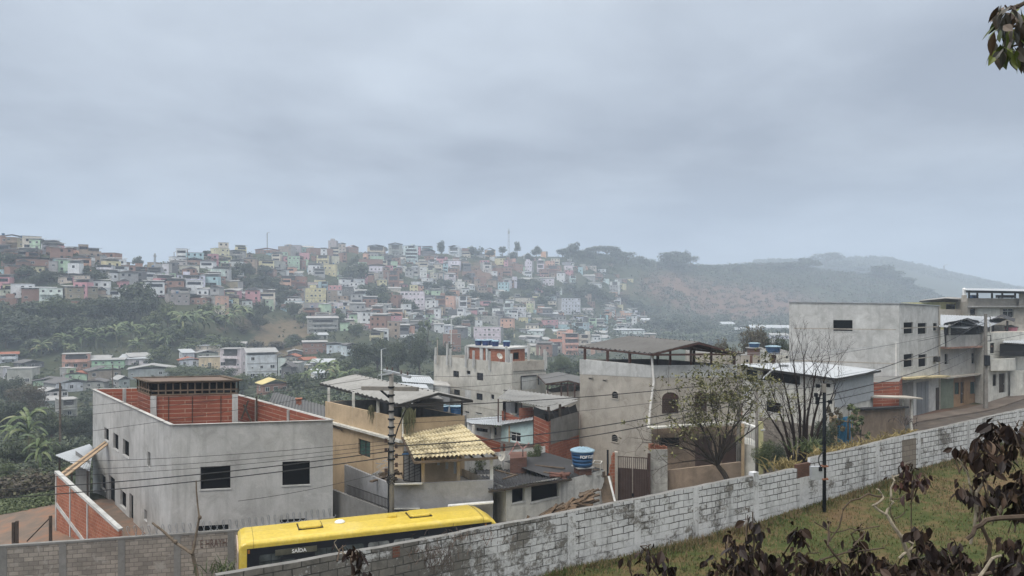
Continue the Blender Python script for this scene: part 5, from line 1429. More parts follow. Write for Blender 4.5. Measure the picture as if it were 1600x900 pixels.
# ---------------------------------------------------------------- small houses between the beige and the cement house
def middle_houses():
 # turquoise house with brick gable
 A_, B_ = XY(783, 56.0), XY(836, 53.5); zb = -13.8
 root = thing('house', 'small pale turquoise house under a grey eave, between the beige and the cement house', 'house', (*A_, zb))
 za, z2 = (HY-662)/F*56, (HY-655.5)/F*53.5
 h = holes_px(A_, B_, [(797, 674, 813.5, 692)])
 C_, D_ = (B_[0]+1.5, B_[1]+6), (A_[0]+1.5, A_[1]+6)
 mb = MB(); mb.wall(A_, B_, zb, za, z2, h); mb.wall(B_, C_, zb, z2, z2); mb.wall(C_, D_, zb, z2, za); mb.wall(D_, A_, zb, za, za); part('wall', mb, M['turquoise'], root)
 filling(root, A_, B_, h[0], 'white')
 mb = MB(); mb.sheet(P(782, 663.5, 55.6), P(837, 655, 53.0), P(838, 645, 60), P(784, 652, 61), 10, .02); part('roof', mb, M['zinc'], root)
 mb = MB(); u, _ = on_wall(A_, B_, 796, 670); x, y, _z = at_uz(A_, B_, u, 0, -.02); mb.box((x, y, (zb+za)/2), (.12, .06, za-zb-.1), 0); part('pipe_box', mb, M['wood_pale'], root)
 # brick gable and grey roof above it
 root = thing('house', 'brick house with a long grey corrugated roof behind the turquoise house', 'house', (*XY(790, 58), zb))
 A_, B_, C_ = XY(784, 58.5), XY(816, 56.3), XY(838, 58.0)
 za, z2 = (HY-641)/F*58.5, (HY-651)/F*56.3
 back = [(C_[0]+2.5, C_[1]+7), (A_[0]+2.5, A_[1]+8)]
 mb = MB(); mb.wall(A_, B_, zb, za, z2-.2); part('brick_wall', mb, M['brick_line'], root)
 mb = MB(); mb.wall(XY(815, 56.9), XY(838, 56.5), zb, (HY-632)/F*57, (HY-636)/F*57); mb.wall(back[0], back[1], zb, -9, -9); part('wall', mb, M['offwhite'], root)
 mb = MB(); mb.sheet(P(778, 622, 58), P(850, 635.5, 53.8), P(905, 622, 61), P(795, 608, 67), 18, .05); rf = part('roof', mb, M['fibre_roof_light'], root)
 mb = MB(); mb.sheet(P(832, 637.8, 52.8), P(862, 641.6, 51.6), P(905, 625, 58), P(852, 628, 60), 12, .03); part('roof', mb, M['fibre_roof_light'], root)
 for px, py, d in ((778.5, 623, 58), (788, 640, 58), (815, 629, 56.4), (834, 640, 53)):
  p = P(px, py, d); mb = MB(); mb.box((p[0], p[1], (p[2]+zb)/2), (.1, .1, p[2]-zb), 0); part('post', mb, M['steel_brown'], root)
 rnd = random.Random(3)
 lt = thing('washing', 'dark and pale clothes hanging under the grey corrugated roof', 'laundry', P(800, 634, 58))
 for k, (px, m_) in enumerate(((789, 'tarp'), (794, 'white'), (801, 'white'), (808, 'tarp'), (812, 'offwhite'))):
  a = P(px, 626+k*.5, 59); mb = MB(); mb.box((a[0], a[1], a[2]-.5), (.35, .05, .9), .2); part('garment', mb, M[m_], lt)
 # dark tarpaulined brick annex
 A_, B_, C_ = XY(834, 52.0), XY(857, 49.2), XY(905, 53.3)
 root = thing('house', 'raw brick annex with black tarpaulins under its roof, touching the cement house', 'house', (*B_, zb))
 z0 = (HY-659)/F*49.2
 mb = MB(); mb.wall(A_, B_, zb, z0, z0); part('brick_wall', mb, M['brick_line'], root)
 mb = MB(); mb.wall(B_, C_, zb, z0, z0); mb.wall(C_, (C_[0]-1, C_[1]+4), zb, z0, z0); mb.wall((C_[0]-1, C_[1]+4), (A_[0]-1, A_[1]+4), zb, z0, z0); part('brick_wall', mb, M['brick'], root)
 u0, u1 = on_wall(B_, C_, 860, 670)[0], on_wall(B_, C_, 904, 670)[0]
 mb = MB(); mb.quad(at_uz(B_, C_, u0, (HY-690)/F*50.5, -.02), at_uz(B_, C_, u1, (HY-690)/F*50.5, -.02), at_uz(B_, C_, u1, z0+.12, -.02), at_uz(B_, C_, u0, z0+.12, -.02)); part('cement_patch', mb, M['concrete_dark'], root)
 mb = MB(); nu = 14; zt_ = (HY-638)/F*51
 for k in range(nu):
  a, b = u1*k/nu, u1*(k+1)/nu; d0, d1 = .15+.12*math.sin(k*1.7), .15+.12*math.sin((k+1)*1.7)
  mb.quad(at_uz(B_, C_, a, z0-.02, d0), at_uz(B_, C_, b, z0-.02, d1), at_uz(B_, C_, b, zt_-.2*math.sin(k*.9+.9)**2, d1+.2), at_uz(B_, C_, a, zt_-.2*math.sin(k*.9)**2, d0+.2))
 mb.quad((*A_, z0), (*B_, z0), (*B_, zt_), (*A_, zt_)); part('tarpaulin', mb, M['tarp'], root)
 posts(root, [XY(857, 49.5), XY(875, 50.8)], z0, zt_+.3, .14, M['wood_dark'])
 # brick strip and block wall below, with the porch behind the tile roof
 root = thing('yard_wall', 'red brick yard wall with a grey block end below the turquoise house', 'wall', (*XY(790, 47.5), zb))
 A_, B_ = XY(735, 50), XY(782, 47.0); mb = MB(); mb.wall(A_, B_, zb, (HY-680)/F*50, (HY-692)/F*47.5); mb.wall((B_[0]+.3, B_[1]+.1), (A_[0]+.3, A_[1]+.3), zb, (HY-692)/F*47.5, (HY-680)/F*50); part('brickwork', mb, M['brick_line'], root)
 mb = MB(); a, b = XY(782, 47.0), XY(834, 50.6); mb.wall(a, b, zb, (HY-689)/F*47, (HY-696)/F*50.4); part('block_end', mb, M['block'], root)
 # low roofs further left of it
 root = thing('house', 'low white house with a pale sheet roof on round pillars behind the tiled porch', 'house', (*XY(755, 60), zb))
 A_, B_ = XY(730, 60), XY(784, 57.5)
 h = holes_px(A_, B_, [(744, 668, 762, 676), (766, 667, 776, 680)])
 mb = MB(); mb.wall(A_, B_, zb, (HY-660)/F*60, (HY-660)/F*60, h); part('wall', mb, M['white_paint'], root)
 for q in h: filling(root, A_, B_, q, 'glass')
 mb = MB(); mb.sheet(P(736, 661.5, 56.5), P(784, 664.5, 55), P(784, 650, 63), P(720, 655, 65), 14, .02); part('roof', mb, M['zinc'], root)
 for px in (740, 770):
  x, y = XY(px, 56.4); mb = MB(); mb.tube([(x, y, zb), (x, y, (HY-664)/F*56.4)], .14, 8); part('pillar', mb, M['offwhite'], root)
 # grey roof beyond the bare house
 root = thing('house', 'low house under a weathered grey sheet roof with a red chimney behind the bare house', 'house', (*XY(450, 62), -14.5))
 mb = MB(); mb.sheet(P(420, 628, 57), P(535, 672, 47.5), P(530, 640, 60), P(428, 612, 72), 22, .05); rf = part('roof', mb, M['fibre_roof'], root)
 mb = MB(); mb.prism([XY(424, 58), XY(530, 49.5), XY(527, 59), XY(430, 70)], -15, -9.4); part('wall', mb, M['concrete_dark'], root)
 mb = MB(); x, y = XY(467, 60.5); z = (HY-634)/F*60; mb.box((x, y, z), (.42, .42, .9), .3); mb.box((x, y, z+.5), (.55, .55, .1), .3); part('chimney', mb, M['brick_orange'], rf)
middle_houses()
# ================================================================ the unfinished block with roof tanks
def house_e():
 Lp, Np, Rp = XY(678, 104), XY(800, 90), XY(853, 93.0)
 zt = -6.75; zb = -17.5
 Bp = (Rp[0]+(Lp[0]-Np[0])*.7, Rp[1]+(Lp[1]-Np[1])*.7+4); poly = [Lp, Np, Rp, Bp]
 root = thing('unfinished_block', 'unfinished pale cement block with column stubs and blue tanks on its brick penthouse', 'building', (*Np, zb))
 wl = [(708, 579, 717, 590), (729, 579, 735, 585), (745, 582, 755, 595), (709, 608, 718.5, 618), (744, 614, 754, 626), (767, 616, 772, 624), (726, 642, 733, 646), (743, 644, 753, 648), (774, 649, 784, 653)]
 hs = holes_px(Lp, Np, wl)
 shell(root, poly, zt, zb, M['concrete_sand'], {0: [(h, ('glass', 'void', 'glass', 'grille', 'glass', 'void', 'void', 'void', 'void')[i]) for i, h in enumerate(hs)]}, deck=zt-1.1, th=.16, inner=M['concrete_warm'])
 # faint slab lines, pale door patch, balcony recesses on the right face
 for row in (603, 627):
  u0, z = on_wall(Lp, Np, 700, row); mb = MB(); mb.bar(at_uz(Lp, Np, .1, z, -.01), at_uz(Lp, Np, math.hypot(Np[0]-Lp[0], Np[1]-Lp[1])-.1, z, -.01), .04, .07); part('slab_line', mb, M['concrete_warm'], root)
 h = holes_px(Lp, Np, [(727, 609, 736, 627)])[0]; filling(root, Lp, Np, h, 'plate', -.01, 'boarded_door')
 for r_ in ((814, 588, 838, 607), (841, 586, 852, 600)):
  h = holes_px(Np, Rp, [r_])[0]; fb = MB()
  fb.bar(at_uz(Np, Rp, h[0], h[3], -.04), at_uz(Np, Rp, h[1], h[3], -.04), .12, .12); fb.bar(at_uz(Np, Rp, h[0], h[2], -.04), at_uz(Np, Rp, h[0], h[3], -.04), .12, .12)
  part('balcony_frame', fb, M['frame_dark'], root); filling(root, Np, Rp, h, 'plate', -.01, 'balcony_infill')
 mb = MB(); a, b = on_wall(Np, Rp, 802, 566), on_wall(Np, Rp, 852, 577)
 q = [at_uz(Np, Rp, a[0], 0, -.12), at_uz(Np, Rp, b[0], 0, -.12), at_uz(Np, Rp, b[0], 0, .05), at_uz(Np, Rp, a[0], 0, .05)]
 mb.hexa([(x, y, b[1]) for x, y, _ in q], [(x, y, a[1]+.1) for x, y, _ in q]); part('balcony_parapet', mb, M['concrete_warm'], root)
 for px, row, d in ((789, 610.5, 90.8),):
  mb = MB(); mb.bar(P(787, 609.5, 91), P(808, 612, 89.6), .10, .10); part('canopy_bar', mb, M['frame_dark'], root)
 # column stubs
 for px, d, top in ((680.5, 102.5, 543), (683.5, 102.2, 531), (699, 100.5, 537), (704, 100, 545), (728, 97, 541), (740, 95.5, 548), (765, 93, 549), (791, 91, 541), (799, 90.6, 553), (826, 91.3, 538), (851, 92.5, 546), (853, 95, 549)):
  x, y = XY(px, d+.35); z = (HY-top)/F*d; mb = MB(); w_ = .10 if top == 531 else .23; mb.box((x, y, (z+zt-1.1)/2), (w_, w_, z-zt+1.1), .5); part('column', mb, M['concrete_warm'] if w_ < .2 else M['concrete_pale'], root)
 # brick penthouse
 a, b, c = XY(732, 98.5), XY(796, 92.0), XY(820, 94.5); ztop = (HY-544)/F*95; dd = zt-1.1
 bk = (a[0]+c[0]-b[0], a[1]+c[1]-b[1]+.5)
 pp = [a, b, c, bk]; hd = holes_px(a, b, [(758, 546, 766, 563)]); hw_ = holes_px(b, c, [(802, 551, 811, 561)])
 mb = MB(); mb.wall(a, b, dd, ztop, ztop, hd); mb.wall(b, c, dd, ztop, ztop, hw_); mb.wall(c, bk, dd, ztop, ztop); mb.wall(bk, a, dd, ztop, ztop); pent = part('penthouse', mb, M['brick_orange'], root)
 for (p0, p1, hh) in ((a, b, hd[0]), (b, c, hw_[0])):
  mb = MB(); u0, u1, z0, z1 = hh; q = [at_uz(p0, p1, u0, 0, .14), at_uz(p0, p1, u1, 0, .14), at_uz(p0, p1, u1, 0, .2), at_uz(p0, p1, u0, 0, .2)]; mb.hexa([(x, y, z0) for x, y, _ in q], [(x, y, z1) for x, y, _ in q]); part('doorway', mb, M['void'], pent)
 mb = MB(); mb.prism(inset(pp, -.25), ztop, ztop+.22); part('penthouse_slab', mb, M['concrete_pale'], pent)
 for t in (.0, .33, .36, .48, .98):
  mb = MB(); x, y = a[0]+(b[0]-a[0])*t, a[1]+(b[1]-a[1])*t-.05; mb.box((x, y, (dd+ztop)/2), (.32, .3, ztop-dd), -.7); part('penthouse_column', mb, M['concrete_pale'], pent)
 for k, (px, d, lb) in enumerate(((747.5, 97.0, 'leftmost'), (758.5, 96.6, 'second from left'), (766, 97.6, 'middle, hindmost'), (774, 94.6, 'fourth from left'), (791.5, 93.8, 'rightmost'))):
  x, y = XY(px, d+.6); water_tank((x, y, ztop+.22), .48, .66, 'deep blue tank on the brick penthouse roof, %s of five' % lb, group='blue tanks on the brick penthouse', body=plain('deep_blue_tank', (.012, .035, .13), .4, 0, .4, .15, 2) if '_db' not in globals() else _db)
 sat_dish('satellite_dish', 'white satellite dish leaning on the parapet of the unfinished block', P(780, 566.5, 92.3), .42, R(40), R(60))
 # low parts at its foot: white-roofed sheds to the left
 for (x0, x1, top, base, d, rm, lb) in ((637, 677, 590, 607, 96, 'white_roof', 'low white shed with a bright sheet roof beside the unfinished block'), (616, 672, 604, 615, 84, 'white_roof', 'low white building with a bright flat roof seen over the grey roof ridge'), (676, 703, 597, 620, 97.5, 'grey_paint', 'grey painted garage front at the left foot of the unfinished block')):
  A_, B_ = XY(x0, d), XY(x1, d-1.2); z1 = (HY-top)/F*d; z0 = -17
  rt = thing('shed', lb, 'shed', (*A_, z0))
  mb = MB(); pl = [A_, B_, (B_[0]-1, B_[1]+6), (A_[0]-1, A_[1]+6)]
  for i in range(4): mb.wall(pl[i], pl[(i+1) % 4], z0, z1-.5, z1-.5)
  part('wall', mb, M['white_paint'] if rm != 'grey_paint' else M['grey_paint'], rt)
  if rm == 'grey_paint':
   h = holes_px(A_, B_, [(680, 604, 700, 619)])[0]; filling(rt, A_, B_, h, 'plate', -.02, 'shutter')
   mb = MB(); mb.prism(inset(pl, -.05), z1-.5, z1-.35); part('roof', mb, M['concrete'], rt)
  else:
   mb = MB(); mb.sheet((A_[0]-.6, A_[1]-.6, z1-.45), (B_[0]+.3, B_[1]-.6, z1-.6), (B_[0]-1, B_[1]+5, z1-.15), (A_[0]-1.6, A_[1]+5, z1+.0), 14, .02); part('roof', mb, M['white_roof'], rt)
   mb = MB(); q = holes_px(A_, B_, [(x0+6, top+8, x0+16, top+12)])[0]; mb.quad(at_uz(A_, B_, q[0], q[2], -.02), at_uz(A_, B_, q[1], q[2], -.02), at_uz(A_, B_, q[1], q[3], -.02), at_uz(A_, B_, q[0], q[3], -.02)); part('window', mb, M['window_glass'], rt)
 # small posts-and-sheet terrace beyond, right of the block
 rt = thing('terrace_house', 'cement house with a small peaked terrace roof right of the unfinished block', 'house', (*XY(880, 78), -15))
 pl = [XY(853, 80), XY(862, 77), XY(908, 79), XY(906, 88)]; z1 = (HY-612)/F*78
 mb = MB()
 for i in range(4): mb.wall(pl[i], pl[(i+1) % 4], -16, z1, z1)
 part('wall', mb, M['concrete_warm'], rt); mb = MB(); mb.face([(*p, z1-.8) for p in pl]); part('roof_deck', mb, M['concrete_dark'], rt)
 e0, e1 = P(852, 598.5, 77), P(905, 600.5, 78); r0, r1 = P(886, 594, 77.5), P(862, 578, 92); ee0 = P(850, 590, 92)
 gable(rt, P(853, 599, 77), P(840, 586, 92), P(888, 594, 77.4), P(872, 581, 92), P(911, 600, 78), P(906, 588, 92), M['fibre_roof'], 14, .02, beams=M['steel_brown'])
 for px in (856, 877, 887, 898, 907):
  x, y = XY(px, 77.6); mb = MB(); zz = (HY-(598 if px != 887 else 596))/F*77.6; mb.box((x, y, (z1+zz)/2-.4), (.13, .13, zz-z1+.8), 0); part('post', mb, M['steel_brown'], rt)
house_e()
# ================================================================ right: the tall blank cement house
def house_d():
 Lp, Np, Rp = XY(1233, 70.5), XY(1405, 66), XY(1467.5, 72.3)
 zl, zn, zr = .47, .315, .12; zb = -11.5
 Bp = (Rp[0]+Lp[0]-Np[0], Rp[1]+Lp[1]-Np[1]); poly = [Lp, Np, Rp, Bp]
 root = thing('house', 'tall blank grey cement house with one wide window, beside the sloping street', 'house', (*Np, zb))
 hl = holes_px(Lp, Np, [(1302, 500, 1332, 517.5)])
 hr = holes_px(Np, Rp, [(1412, 504, 1427, 521), (1434, 505, 1448, 521.5), (1458, 505, 1464.5, 516.5), (1412, 554, 1426.5, 572.5), (1435, 554.5, 1448, 572)])
 shell(root, poly, [zl, zn, zr, zr], zb, M['concrete_pale'], {0: [(hl[0], 'void')], 1: [(h, 'void') for h in hr]})
 mb = MB()
 for (a, za), (b, z2) in (((Lp, zl), (Np, zn)), ((Np, zn), (Rp, zr))): mb.bar((*a, za+.03), (*b, z2+.03), .22, .07)
 part('coping', mb, M['zinc'], root)
 for A_, B_, r0_, r1_ in ((Lp, Np, 1240, 1400), (Np, Rp, 1408, 1465)):
  for row in (513, 563):
   a = on_wall(A_, B_, r0_, row); b = on_wall(A_, B_, r1_, row); sb = MB(); sb.bar(at_uz(A_, B_, a[0], a[1], 0), at_uz(A_, B_, b[0], a[1], 0), .02, .09); part('slab_line', sb, M['concrete_warm'], root)
 u, z = on_wall(Np, Rp, 1460, 561); p = at_uz(Np, Rp, u, z, -.22); mb = MB(); mb.box(p, (.7, .4, .5), .8); part('air_conditioner', mb, M['frame_dark'], root)
 # canopy and ground floor
 mb = MB(); mb.bar(P(1406, 591.5, 65.2), P(1476, 587.5, 71.6), 1.0, .14); part('canopy', mb, M['tile_cream'], root)
 for r_, st, m_ in (((1432, 598, 1450.5, 649), 'garage', None), ((1462, 606, 1468, 646), 'wooddoor', None)):
  h = holes_px(Np, Rp, [r_])[0]; filling(root, Np, Rp, (h[0], h[1], max(h[2], zb), h[3]), st, -.03)
 u0 = on_wall(Np, Rp, 1406, 620)[0]; u1, zt_ = on_wall(Np, Rp, 1427, 596)
 mb = MB(); q = [at_uz(Np, Rp, u0+.03, 0, -.015), at_uz(Np, Rp, u1, 0, -.015), at_uz(Np, Rp, u1, 0, .01), at_uz(Np, Rp, u0+.03, 0, .01)]; mb.hexa([(x, y, zb) for x, y, _ in q], [(x, y, zt_) for x, y, _ in q]); part('ground_floor_patch', mb, M['concrete_dark'], root)
 mb = MB(); x, y, _ = at_uz(Lp, Np, math.hypot(Np[0]-Lp[0], Np[1]-Lp[1])-.25, 0, -.07); mb.tube([(x, y, (HY-536)/F*66), (x, y, (HY-640)/F*66)], .07, 6); part('downpipe', mb, M['pvc'], root)
 mb = MB(); x, y, _ = at_uz(Np, Rp, math.hypot(Rp[0]-Np[0], Rp[1]-Np[1])-.12, 0, -.07); mb.tube([(x, y, .1), (x, y, zb)], .08, 6); part('downpipe', mb, M['concrete_warm'], root)
house_d()
def house_f():
 # white metal roofed building in front of the tall blank one
 Lp, Np, Rp = XY(1160, 61.5), XY(1303, 52.0), XY(1364, 57.5); zb = -12.4
 Bp = XY(1268, 63.3); poly = [Lp, Np, Rp, Bp]
 root = thing('house', 'long white house under a bright flat metal roof behind the bare tree', 'house', (*Np, zb))
 zr = -4.76
 hl = holes_px(Lp, Np, [(1166, 577, 1183, 597), (1190, 577, 1250, 602), (1196, 626, 1220, 647)])
 shell(root, poly, [zr-.05, zr-.2, zr-.2, zr-.05], zb, M['offwhite'], {0: [(hl[0], 'glass'), (hl[1], 'void'), (hl[2], 'void')]}, slabmat=M['zinc'])
 u1 = math.hypot(Rp[0]-Np[0], Rp[1]-Np[1])-.02; z0 = (HY-632)/F*54
 mb = MB(); mb.sheet(at_uz(Np, Rp, .02, z0, -.06), at_uz(Np, Rp, u1, z0, -.06), at_uz(Np, Rp, u1, zr-.05, -.05), at_uz(Np, Rp, .02, zr-.05, -.05), 30, .03); part('cladding', mb, M['white_roof'], root)
 po = inset(poly, -.45); mb = MB(); a, b, c, d = po
 mb.sheet((*b, zr-.12), (*c, zr-.08), (*d, zr+.06), (*a, zr+.02), 30, .02); part('roof', mb, M['white_roof'], root)
 mb = MB(); mb.bar((*a, zr-.08), (*b, zr-.22), .08, .18); mb.bar((*b, zr-.22), (*c, zr-.16), .08, .16); part('fascia', mb, M['frame_dark'], root)
 # raw brick piece beside it and the earthy wall by the street
 rt = thing('brick_annex', 'low red brick annex with a grey slab between the white and the tall house', 'house', (*XY(1365, 60), -12))
 pl = [XY(1364, 60.5), XY(1405, 61.2), XY(1410, 66), XY(1366, 66)]; z1 = (HY-597)/F*60.8
 mb = MB()
 for i in range(4): mb.wall(pl[i], pl[(i+1) % 4], -12, z1, z1)
 part('wall', mb, M['brick_line'], rt); mb = MB(); mb.face([(*p, z1) for p in pl]); part('roof_slab', mb, M['concrete_dark'], rt)
 mb = MB(); mb.bar(P(1352, 619, 57.5), P(1429, 621, 59.0), 1.6, .10); rf = part('canopy', mb, M['concrete_warm'], rt)
 mb = MB()
 for px in (1410, 1424): x, y = XY(px, 58.6); mb = MB(); mb.box((x, y, -9.7), (.16, .16, 4.8), 0); part('post', mb, M['offwhite'], rt)
 mb = MB(); mb.prism([XY(1405, 60.0), XY(1424, 60.2), XY(1424, 61.2), XY(1405, 61.2)], -12, (HY-621)/F*60-.1); part('grey_wall', mb, M['concrete_dark'], rt)
 rt = thing('yard_wall', 'earth-stained yard wall with a dark cap below the white metal-roofed house', 'wall', (*XY(1345, 52), -12))
 A_, B_ = XY(1342, 51.5), XY(1414, 57.2); za, z2 = (HY-641)/F*51.5, (HY-637)/F*57.2
 mb = MB(); mb.wall(A_, B_, -12.5, za, z2); a2, b2 = (A_[0]-.1, A_[1]+.2), (B_[0]-.1, B_[1]+.2); mb.wall(b2, a2, -12.5, z2, za); mb.wall(a2, A_, -12.5, za, za); part('wall_body', mb, M['brown_wall'], rt)
 mb = MB(); mb.bar((A_[0], A_[1]+.1, za+.06), (B_[0], B_[1]+.1, z2+.06), .7, .12); part('cap', mb, M['tarp'], rt)
 rt = thing('yard_wall', 'low grey block yard wall behind the bare tree', 'wall', (*XY(1200, 50), -12.5))
 A_, B_ = XY(1188, 54), XY(1282, 48.5); za, z2 = (HY-652)/F*54, (HY-668)/F*48.5
 mb = MB(); mb.wall(A_, B_, -13, za, z2); mb.wall((B_[0], B_[1]+.2), (A_[0], A_[1]+.2), -13, z2, za); mb.quad((*A_, za), (*B_, z2), (B_[0], B_[1]+.2, z2), (A_[0], A_[1]+.2, za)); part('wall_body', mb, M['block'], rt)
 rt = thing('gate', 'blue painted sheet gate behind the weeds at the earth-stained wall', 'gate', (*XY(1318, 47.5), -12))
 A_, B_ = XY(1307.5, 47.2), XY(1329, 48.2); z1 = (HY-652)/F*47.6
 for k in (0, 1):
  a, b = (A_[0]+(B_[0]-A_[0])*(.02+.5*k), A_[1]+(B_[1]-A_[1])*(.02+.5*k)), (A_[0]+(B_[0]-A_[0])*(.48+.5*k), A_[1]+(B_[1]-A_[1])*(.48+.5*k))
  mb = MB(); mb.bar((*a, (z1-12.2)/2), (*b, (z1-12.2)/2), .05, 12.2+z1);
  for i in range(4): t = (i+.5)/4; mb.bar((a[0]+(b[0]-a[0])*t, a[1]-.03, -12), (a[0]+(b[0]-a[0])*t, a[1]-.03, z1-.05), .06, .03)
  part('gate_leaf', mb, M['blue_paint'], rt)
 for px, d, m_ in ((1302, 47.0, 'beige'), (1335.5, 48.6, 'brown_wall')):
  x, y = XY(px, d); mb = MB(); mb.box((x, y, (z1-12.2)/2+.1), (.35, .3, 12.4+z1), .3); part('gate_post', mb, M[m_], rt)
 # tanks on stands over the roofs
 for k, (px, top, bot, d, r, lb) in enumerate(((1208, 540, 552, 72, .72, 'blue water tank with a pale lid on a post, against the tall grey house'), (1178.5, 535, 543, 80, .60, 'small blue water tank with a bright lid left of the tall grey house'))):
  x, y = XY(px, d); z0, z1 = (HY-bot)/F*d, (HY-top)/F*d
  st = thing('tank_stand', ['rusty post stand under the blue tank by the tall grey house', 'rough brick stand under the small blue roof tank'][k], 'stand', (x, y, z0-3))
  mb = MB(); mb.box((x, y, z0-2.05), (.35 if k == 0 else 1.2, .35 if k == 0 else 1.0, 4), 0); part('stand_post', mb, M['brick_dark'], st)
  mb = MB(); mb.box((x, y, z0-.02), (1.5, 1.3, .08), 0); part('platform', mb, M['concrete'], st)
  water_tank((x, y, z0+.02), r, z1-z0-.12, lb)
 # low pale walls between the cement house roof and the tall house
 for (x0, x1, top, d, mt, lb) in ((1076, 1152, 551, 86, 'concrete_warm', 'long low cement wall seen through the open roof of the cement house'), (1152, 1200, 555, 80, 'concrete_warm', 'low cement building below the small blue tank'), (1196, 1236, 549, 76, 'offwhite', 'low pale building against the tall grey house')):
  A_, B_ = XY(x0, d), XY(x1, d-1); z1 = (HY-top)/F*d
  rt = thing('low_house', lb, 'house', (*A_, -12))
  pl = [A_, B_, (B_[0]+1, B_[1]+6), (A_[0]+1, A_[1]+6)]; mb = MB()
  for i in range(4): mb.wall(pl[i], pl[(i+1) % 4], -13, z1, z1)
  part('wall', mb, M[mt], rt); mb = MB(); mb.face([(*p, z1) for p in pl]); part('roof_slab', mb, M['concrete_dark'], rt)
  for j in range(2):
   h = holes_px(A_, B_, [(x0+14+j*18, top+7, x0+17+j*18, top+11)])[0]; mb = MB(); mb.quad(at_uz(A_, B_, h[0], h[2], -.02), at_uz(A_, B_, h[1], h[2], -.02), at_uz(A_, B_, h[1], h[3], -.02), at_uz(A_, B_, h[0], h[3], -.02)); part('window', mb, M['void'], rt)
house_f()
